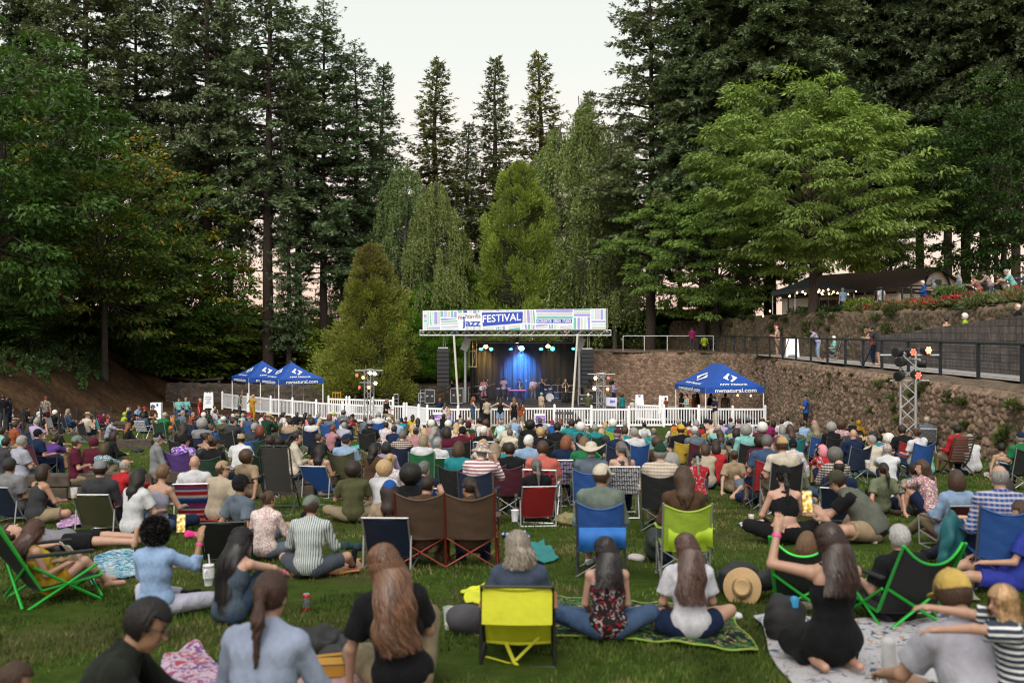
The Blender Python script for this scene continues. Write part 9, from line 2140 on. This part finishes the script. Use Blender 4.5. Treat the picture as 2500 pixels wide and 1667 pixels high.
# ---- small things on the grass
GLASS = None
m, nt, N, L, b = newmat('clear_plastic'); b.inputs['Base Color'].default_value = (.8, .82, .84, 1); b.inputs['Roughness'].default_value = .08; b.inputs['Alpha'].default_value = .28; GLASS = m
BEER = plain('beer', (.50, .22, .025), .2)
def cup(px, py, label, fill, r=.043, h=.12, mat=None, liquid=BEER, pos=None):
  p = gp(px, py) if pos is None else pos; rt = empty('cup', p); tag(rt, label, 'cup', 'cups')
  mb = MB(); mb.lathe([(r*.72, 0), (r*.74, .004), (r*.98, h*.97), (r*1.04, h), (r*.98, h*1.005), (r*.9, h*.9), (r*.68, .008)], (0, 0, 0), 20); mb.build('shell', mat or GLASS, rt, True)
  if fill: mb = MB(); mb.lathe([(r*.66, .008), (r*(.66+.22*fill), h*fill), (.001, h*fill)], (0, 0, 0), 18); mb.build('drink', liquid, rt, True); mb = MB(); mb.lathe([(r*(.66+.22*fill), h*fill+.001), (r*(.66+.22*fill), h*fill+.008), (.001, h*fill+.009)], (0, 0, 0), 18); mb.build('foam', plain('foam', (.72, .62, .48)), rt, True)
  return rt
cup(1097, 1536, 'tall clear plastic cup with a little beer left of the dark handbag', .22, h=.17, r=.05); cup(1834, 1277, 'plastic cup of amber beer right of the lime chair', .8); cup(2136, 1326, 'plastic cup of beer between the vest man and the grey-haired man', .75); cup(268, 1424, 'clear glass with orange slice on the blue blanket', .15, h=.15)
cup(0, 0, 'beer cup held by the woman in the grey one-shoulder top', .35, pos=P(180, 1215, 12.0)); cup(0, 0, 'beer cup held up by the person in sage', .7, pos=P(2119, 1143, 14.6)); cup(0, 0, 'white paper cup in the teal holder of the double chair', 0, mat=SIGNW, pos=P(1257, 1272, 10.6))
p = gp(748, 1490); rt = empty('drink_can', p); tag(rt, 'red and silver drink can standing alone on the grass', 'can')
for nm, pr, mt in (('base', [(.022, 0), (.033, .012), (.033, .03)], plain('can_red', (.42, .015, .015), .3, .4)), ('label_band', [(.033, .03), (.033, .108)], plain('can_silver', (.20, .24, .22), .3, .5, 0, 60, .9)), ('top', [(.033, .108), (.033, .122), (.026, .134)], plain('can_red', (.42, .015, .015))), ('lid', [(.026, .134), (.026, .136), (.001, .133)], ALU)): mb = MB(); mb.lathe(pr, (0, 0, 0), 22); mb.build(nm, mt, rt, True)
p = gp(509, 1428); rt = empty('tumbler', p); tag(rt, 'white insulated tumbler with handle and straw beside the long black hair', 'tumbler')
for nm, pr, mt in (('body', [(.035, 0), (.04, .06), (.05, .07), (.052, .17)], WHITEP), ('rim', [(.053, .17), (.053, .18)], plain('copper', (.3, .15, .12), .4)), ('lid', [(.051, .18), (.05, .192), (.001, .195)], WHITEP)): mb = MB(); mb.lathe(pr, (0, 0, 0), 22); mb.build(nm, mt, rt, True)
mb = MB(); mb.tube([(.01, 0, .19), (.0, 0, .29)], .006, 8); mb.build('straw', WHITEP, rt, True); mb = MB(); mb.tube([(-.01, -.05, .15), (-.01, -.085, .14), (-.01, -.085, .08), (-.01, -.05, .07)], .009, 8); mb.build('handle', WHITEP, rt, True)
def lump(name, label, cat, pos, r, colr, seed=0, rot=0, wr=.02, mat=None, group=None, vox=.014, extra=()):
  rr = np.random.default_rng(seed); pr = [EL((0, 0, r[2]*.8), np.eye(3), np.array(r))]+[EL((rr.normal(0, r[0]*.45), rr.normal(0, r[1]*.4), r[2]*rr.uniform(.4, 1.1)), np.eye(3), np.array(r)*rr.uniform(.4, .65)) for _ in range(5)]+list(extra)
  for p in pr: p['clip'] = [((0, 0, 0), np.array([0, 0, -1.]))]
  me = sdf_mesh(name, pr, vox, .04, wr, 16, seed); o = ob(name, me, mat or FAB, color=col(colr)); o.location = pos; o.rotation_euler.z = rot; return tag(o, label, cat, group)
p = gp(1815, 1462); lump('bag', 'black bag behind the leaning straw hat', 'bag', p+Vector((.0, .12, 0)), (.2, .12, .17), 'black', 3)
h_ = ob('straw_hat', hatm('straw', True), STRAWM, color=(.42, .27, .125)); h_.location = P(1812, 1432, p.y-.06)+Vector((0, -.02, 0)); h_.rotation_euler = (R(74), R(6), R(-18)); h_.scale = (.88,)*3; tag(h_, 'tan straw cowboy hat with dark band leaning on a black bag', 'hat')
mb = MB(); mb.lathe([(.100, .045), (.1, .06), (.096, .06), (.096, .045)], (0, -.005, 0), 24); mb.build('hat_band', BLACK, h_)
p = gp(1146, 1546); lump('handbag', 'grey-black handbag with brown leather strap beside the yellow chair', 'bag', p, (.16, .09, .12), (.045, .042, .05), 5, R(10), .01); hb_ = bpy.data.objects[-1] if False else None
mb = MB(); mb.tube([(p.x+.10, p.y-.08, p.z+.20), (p.x+.19, p.y-.12, p.z+.14), (p.x+.18, p.y-.12, p.z+.03), (p.x+.06, p.y-.13, p.z+.02)], .011, 7); o = mb.build('bag_strap', plain('leather', (.20, .075, .03), .5), None, True); o.parent = [q for q in bpy.data.objects if q.name.startswith('handbag')][0]; o.matrix_parent_inverse = Matrix.Translation(-p)@Matrix.Identity(4); o.matrix_parent_inverse = (Matrix.Translation(p)@Matrix.Rotation(R(10), 4, 'Z')).inverted()
p = gp(775, 1600); lump('jacket', 'crumpled black jacket behind the mustard bag', 'jacket', p, (.24, .14, .11), 'black', 6, 0, .03); lump('jacket', 'second dark garment next to the black jacket', 'jacket', p+Vector((.22, -.08, 0)), (.15, .12, .09), (.018, .018, .02), 8, .5, .03)
p = gp(797, 1662); rt = empty('waist_bag', p, R(8)); tag(rt, 'mustard zip bag with small white tag on the pink cloth', 'bag')
mb = MB(); mb.box((0, 0, .075), (.30, .10, .15), None, .04); mb.build('body', FAB, rt, True, color=(.40, .20, .02)); mb = MB(); mb.box((-.07, -.055, .05), (.055, .008, .06), None, .006); tg = mb.build('tag', SIGNW, rt); mb = MB(); mb.lathe([(.016, 0), (.016, .004), (.001, .005)], (-.07, -.06, .055), 12, Matrix.Rotation(R(90), 3, 'X')); mb.build('emblem', plain('emblem_red', (.4, .03, .03)), tg)
mb = MB(); mb.tube([(-.12, 0, .15), (.10, .01, .16), (.16, .0, .20), (.19, -.01, .16)], .012, 6); mb.build('strap', FAB, rt, True, color=(.40, .20, .02)); mb = MB(); mb.tube([(-.13, -.05, .115), (.13, -.05, .115)], .004, 5); mb.build('zip', BLACK, rt)
p = gp(1915, 1568); bk = lump('backpack', 'black backpack with cyan bottle cap beside the kneeling woman', 'backpack', p, (.14, .11, .20), 'black', 9, 0, .012); mb = MB(); mb.lathe([(.032, .28), (.032, .34), (.022, .355), (.001, .36)], (.06, -.05, 0), 14); mb.build('bottle_cap', plain('cyan', (.02, .25, .5), .4), bk, True)
lump('bag', 'maroon soft bag under the right green-framed chair', 'bag', gp(2190, 1500), (.14, .10, .06), (.14, .012, .04), 11); lump('pouch', 'small black pouch beside the maroon bag', 'bag', gp(2247, 1480), (.09, .07, .07), 'black', 12)
rt = empty('food_tray', gp(2258, 1490), R(12)); tag(rt, 'white cardboard food tray right of the maroon bag', 'tray'); mb = MB(); mb.box((0, 0, .006), (.26, .17, .008)); [mb.box(c_, s_) for c_, s_ in (((0, -.085, .03), (.26, .008, .05)), ((0, .085, .03), (.26, .008, .05)), ((-.13, 0, .03), (.008, .17, .05)), ((.13, 0, .03), (.008, .17, .05)), ((0, 0, .03), (.008, .17, .05)))]; mb.build('tray', SIGNW, rt)
lump('napkin', 'crumpled white paper right of the leafy blanket', 'paper', gp(1794, 1508), (.04, .03, .018), 'white', 13, 0, .01, vox=.008); lump('paper_bowl', 'white paper bowl with cup right of the blue chair', 'bowl', gp(1553, 1368), (.09, .07, .035), (.5, .42, .42), 14, 0, .004)
def shoes_(px, py, label, c0, group='shoes on the grass'):
  for i in (0, 1):
    p = gp(px+i*26, py+i*2); pr = [C((0, -.08, .04), (0, .10, .028), .04, .034), EL((0, -.07, .07), np.eye(3), np.array([.035, .05, .035])), EL((0, -.06, .1), np.eye(3), np.array([.024, .04, .03]), neg=True)]
    o = ob('shoe', sdf_mesh('shoe', pr, .008, .015), CLOTH, color=col(c0)); o.location = p; o.rotation_euler.z = R(-60+20*i); tag(o, label+(', left one' if i == 0 else ', right one'), 'shoe', group)
shoes_(474, 1312, 'hot pink clog on the grass', (.75, .05, .25)); shoes_(858, 1340, 'dark running shoe with pink lining', (.03, .06, .07)); shoes_(480, 1283, 'black sneaker on the red cloth', 'black')
lump('bag', 'dark green bag hanging between blue and lime chairs', 'bag', gp(1600, 1372), (.10, .12, .22), (.01, .018, .014), 15)
lump('teal_cloth', 'teal cloth held out by the woman in navy', 'cloth', P(2325, 1395, 9.4), (.13, .09, .30), (.008, .10, .12), 16, 0, .04)
lump('bag', 'khaki tote beside the red chair', 'bag', gp(1385, 1282), (.14, .10, .10), (.22, .19, .08), 17)
rc2 = random.Random(5)
for i, (px, py, cl, lb) in enumerate(((850, 1120, 'navy', 'navy bag on the grass left of the lilac shirt'), (1730, 1165, 'black', 'black bag behind the lying knees'), (2105, 1160, 'aqua', 'turquoise cloth bag near the camouflage cap'), (560, 1215, 'brown', 'brown bag by the slate tee'), (1075, 1150, 'red', 'red cloth by the maroon chair'), (330, 1105, 'black', 'black bag on the timber step'), (2270, 1155, 'charcoal', 'dark backpack by the slatted chair'), (1430, 1160, 'slate', 'slate bag in front of the blue chair'))):
  lump('bag', lb, 'bag', gp(px, py), (.15, .11, .09), cl, 20+i)
# ================================================================== THE BAND AND STAGE GEAR
BG = 'band on the stage'
def onstage(px, d, hair, hat, top, bottom, pose, yaw, label, skin='l', sc=.97, pat=None): return quick(px, 0, d, hair, hat, top, bottom, pose, yaw, label, skin, sc, z=DZ, group=BG, base_yaw=R(180), vox=.015, pat=pat)
onstage(1181, 69.0, 'cdb', None, 'l:pink', 'trousers:pink', 'guitar', 0, 'curly-haired guitarist in pink jumpsuit at the left of the band', 't')
onstage(1230, 70.4, 'sdb', 'c:brown', 't:beige', 'trousers:navy', 'hold', 0, 'conga player in beige shirt and brown cap', 'd', 1.0)
onstage(1269, 68.4, 'sdb', None, 'l:blue', 'trousers:purple', 'hold', -40, 'saxophonist in blue shirt and purple trousers behind the keyboard')
onstage(1302, 69.4, 'sbr', 'c:mustard', 't:white', 'trousers:grey', 'guitar', 15, 'guitarist in white tee and mustard cap with patterned trousers', pat=None)
onstage(1323, 68.9, '0', None, 'k:navy', 'trousers:navy', 'horn', -25, 'bald trumpet player in sleeveless navy top')
onstage(1380, 68.2, 'sbl', None, 'k:black', 'trousers:charcoal', 'guitar', 35, 'saxophone player in black at the right of the band')
onstage(1346, 70.6, 'sbk', None, 't:black', 'trousers:black', 'chair', 0, 'drummer half hidden behind the drum kit', 't')
onstage(1106, 66.8, 'zdb', None, 'l:black', 'shorts:black', 'hold', 250, 'stage technician in black beside the big road case')
quick(1070, 0, 63.6, 'bau', None, 't:navy', 'trousers:navy', 'knees', 30, 'photographer in navy crouching in front of the stage', sc=1.05, group=None)
onstage(1498, 66.0, 'sbk', None, 'l:lilac', 'trousers:navy', 'hold', 60, 'person in lilac shirt working at the right edge of the stage', 't')
def thing_(name, label, cat, p, parts, group=None, rz=0):
  rt = empty(name, p, rz); tag(rt, label, cat, group)
  for nm, mb, mat in parts: mb.build(nm, mat, rt, True)
  return rt
BR_ = plain('brass', (.55, .33, .07), .3, .8); CHROME = plain('chrome', (.6, .6, .62), .2, .9); BLUP = plain('drum_blue', (.02, .06, .25), .3, .2); PWHITE = plain('guitar_white', (.65, .62, .66), .3); TANW = plain('guitar_wood', (.35, .17, .05), .35)
def guitar(px, d, label, mat, z=1.0, tilt=-20):
  b = MB(); M = Matrix.Rotation(R(tilt), 3, 'Y')
  for cx, r in ((-.17, .15), (.0, .11), (.12, .125)): b.lathe([(r*.9, -.025), (r, -.015), (r, .015), (r*.9, .025)], M@Vector((cx, 0, 0)), 16, Matrix.Rotation(R(90), 3, 'X'))
  n = MB(); n.box(M@Vector((.45, -.01, 0)), (.5, .03, .05), M, .005); n.box(M@Vector((.74, -.01, 0)), (.12, .03, .08), M, .01); s = MB(); [s.tube([M@Vector((-.15, -.035, q*.007)), M@Vector((.72, -.035, q*.007))], .002, 4) for q in range(-2, 4)]
  thing_('guitar', label, 'guitar', (at(px, d), d-.27, DZ+z), [('body', b, mat), ('neck', n, TANW), ('strings', s, CHROME)])
guitar(1181, 69.0, 'white electric guitar of the player in pink', PWHITE); guitar(1302, 69.4, 'brown guitar of the player in the mustard cap', TANW)
def sax(px, d, label, z):
  b = MB(); b.tube([(.05, 0, .45), (0, -.03, .40), (.0, -.05, .0), (.04, -.09, -.14), (.11, -.14, -.10), (.13, -.17, .10)], [.012, .016, .035, .045, .055, .085], 12, False); n = MB(); n.tube([(.05, 0, .45), (.09, .06, .46)], .009, 8); k = MB(); [k.lathe([(.018, 0), (.018, .01)], (.03, -.06, -.05+.07*i), 8) for i in range(6)]
  thing_('saxophone', label, 'saxophone', (at(px, d), d-.28, DZ+z), [('body', b, BR_), ('neck', n, BR_), ('keys', k, CHROME)])
sax(1269, 68.4, 'saxophone of the player in blue', 1.0); sax(1380, 68.2, 'gold saxophone at the right of the band', .85)
b = MB(); b.tube([(0, 0, 0), (.2, -.45, .08), (.23, -.55, .09)], [.012, .02, .07], 10, False); b.tube([(.06, -.12, .02), (.14, -.3, -.03), (.2, -.45, .02)], .014, 8); v = MB(); [v.tube([(.1+.03*i, -.2-.05*i, -.06), (.1+.03*i, -.2-.05*i, .07)], .012, 8) for i in range(3)]
thing_('trumpet', 'raised trumpet of the bald player', 'trumpet', (at(1325, 68.9), 68.55, DZ+1.50), [('tube', b, BR_), ('valves', v, BR_)])
b = MB(); b.box((0, 0, .86), (1.25, .32, .09), None, .02); k = MB(); k.box((0, -.04, .912), (1.15, .16, .012)); s = MB(); s.tube([(-.45, 0, 0), (.45, 0, .82)], .02); s.tube([(.45, 0, 0), (-.45, 0, .82)], .02)
thing_('keyboard', 'keyboard with magenta stage light in its colour on a cross stand', 'keyboard', (at(1263, 67.6), 67.6, DZ), [('body', b, plain('keyboard_magenta_light', (.30, .03, .35), .4)), ('keys', k, WHITEP), ('stand', s, BLACK)])  # magenta stage light is put into the body's base colour
for px, lb in ((1216, 'conga drum, leftmost of three'), (1229, 'conga drum in the middle of three'), (1242, 'conga drum, rightmost of three')):
  b = MB(); b.lathe([(.11, .25), (.17, .55), (.15, .88)], (0, 0, 0), 18); h = MB(); h.lathe([(.155, .86), (.157, .90), (.001, .905)], (0, 0, 0), 18); s = MB(); [s.tube([(0, 0, .5), (.25*math.cos(a), .25*math.sin(a), 0)], .012, 5) for a in (0, 2.1, 4.2)]
  thing_('conga', lb, 'drum', (at(px, 69.7), 69.7, DZ), [('shell', b, plain('conga_black', (.03, .025, .03), .3)), ('head', h, PWHITE), ('stand', s, CHROME)], 'congas')
X0 = at(1342, 69.4); rt = empty('drum_kit', (X0, 69.4, DZ)); tag(rt, 'blue drum kit with white bass drum head and cymbals', 'drum kit')
for x, y, z, r_, h_, rx in ((0, 0, .30, .28, .4, 90), (-.32, .05, .72, .15, .22, 15), (.05, .08, .76, .15, .22, 15), (.48, .25, .42, .2, .4, 0), (-.5, .3, .60, .18, .14, 0)):
  M = Matrix.Rotation(R(rx), 3, 'X'); b = MB(); b.lathe([(r_, -h_/2), (r_, h_/2)], (x, y, z), 20, M); sh_ = b.build('drum', BLUP, rt, True); b = MB(); s_ = 1
  for q in (-1, 1): b.lathe([(r_*1.02, q*h_/2-.012), (r_*1.02, q*h_/2+.012), (.001, q*h_/2+.013)] if q > 0 else [(.001, -h_/2-.013), (r_*1.02, -h_/2-.012), (r_*1.02, -h_/2+.012)], (x, y, z), 20, M)
  b.build('drum_head', PWHITE, sh_, True)
for x, y, z, t in ((-.65, .2, 1.15, 12), (.55, .3, 1.25, -14), (.85, .1, .98, -8), (.62, -.1, 1.5, -50)):
  b = MB(); b.lathe([(.22, 0), (.05, .02), (.02, .03), (.001, .032)], (x, y, z), 18, Matrix.Rotation(R(t), 3, 'Y')); b.build('cymbal', BR_, rt, True); b = MB(); b.tube([(x, y, z), (x, y, .1)], .012, 6); [b.tube([(x, y, .3), (x+.2*math.cos(a), y+.2*math.sin(a), 0)], .01, 5) for a in (0, 2.1, 4.2)]; b.build('stand', CHROME, rt)
for px, d, lb in ((1262, 66.2, 'left centre wedge monitor on the stage front'), (1291, 66.6, 'blue-lit wedge monitor behind the front row'), (1305, 65.9, 'wedge monitor beside the aqua cap'), (1357, 65.8, 'grey wedge monitor in front of the drum kit'), (1222, 66.0, 'wedge monitor before the guitarist in pink')):
  b = MB(); b.add([(-.3, -.22, 0), (.3, -.22, 0), (.3, .22, 0), (-.3, .22, 0), (-.3, -.16, .16), (.3, -.16, .16), (.3, .1, .40), (-.3, .1, .40), (.3, .22, .34), (-.3, .22, .34)], [(3, 2, 1, 0), (0, 1, 5, 4), (4, 5, 6, 7), (7, 6, 8, 9), (9, 8, 2, 3), (1, 2, 8, 6, 5), (0, 4, 7, 9, 3)]); g = MB(); g.poly([(-.27, -.17, .17), (.27, -.17, .17), (.27, .08, .395), (-.27, .08, .395)], .012, (0, -.7, .7))
  thing_('monitor_wedge', lb, 'speaker', (at(px, d), d, DZ), [('cabinet', b, BLACK), ('grille', g, plain('grille', (.028, .028, .033)))], 'wedge monitors', math.pi)
def case(px, d, w, h, lb, z=DZ):
  b = MB(); b.box((0, 0, h/2+.12), (w, .6, h), None, .015); e_ = MB()
  for sx_ in (-1, 1):
    for sy_ in (-1, 1): e_.box((sx_*w/2, sy_*.3, h/2+.12), (.03, .03, h+.02))
  for zz in (.12, .12+h): [e_.box((0, sy_*.3, zz), (w+.03, .03, .03)) for sy_ in (-1, 1)]
  l_ = MB(); [l_.box((q*w*.26, -.305, .12+h*.55), (.12, .012, .1)) for q in (-1, 1)]; c_ = MB(); [c_.lathe([(.05, 0), (.05, .10)], (sx_*w*.4, sy_*.22, .01), 10) for sx_ in (-1, 1) for sy_ in (-1, 1)]
  thing_('road_case', lb, 'case', (at(px, d), d, z), [('box', b, plain('case_black', (.018, .016, .016), .5)), ('edging', e_, ALU), ('latch', l_, ALU), ('caster', c_, RUBBER)], 'road cases')
case(1116, 66.2, .82, .98, 'big black road case with metal edges left of the stage post'); case(1050, 66.4, .62, .85, 'black equipment rack behind the left stage railing'); case(1035, 68.0, .7, .55, 'low black case at the far left of the stage'); case(1428, 66.0, .9, .55, 'black amplifier case under the right speaker column'); case(1452, 66.4, .8, .8, 'black rack behind the right light tower')
for px, d, h, lb in ((1187, 68.3, 1.5, 'microphone stand before the guitarist in pink'), (1281, 67.6, 1.5, 'microphone stand beside the keyboard'), (1385, 67.5, 1.1, 'microphone stand before the right saxophone')):
  b = MB(); b.tube([(0, 0, 0), (0, 0, h*.8), (.1, .25, h)], .012, 6); b.lathe([(.13, 0), (.13, .02)], (0, 0, 0), 14); k = MB(); k.lathe([(.018, -.06), (.03, .0), (.02, .04)], (.1, .28, h), 10, Matrix.Rotation(R(70), 3, 'X')); thing_('microphone_stand', lb, 'microphone', (at(px, d), d, DZ), [('stand', b, BLACK), ('microphone', k, CHROME)], 'microphone stands')
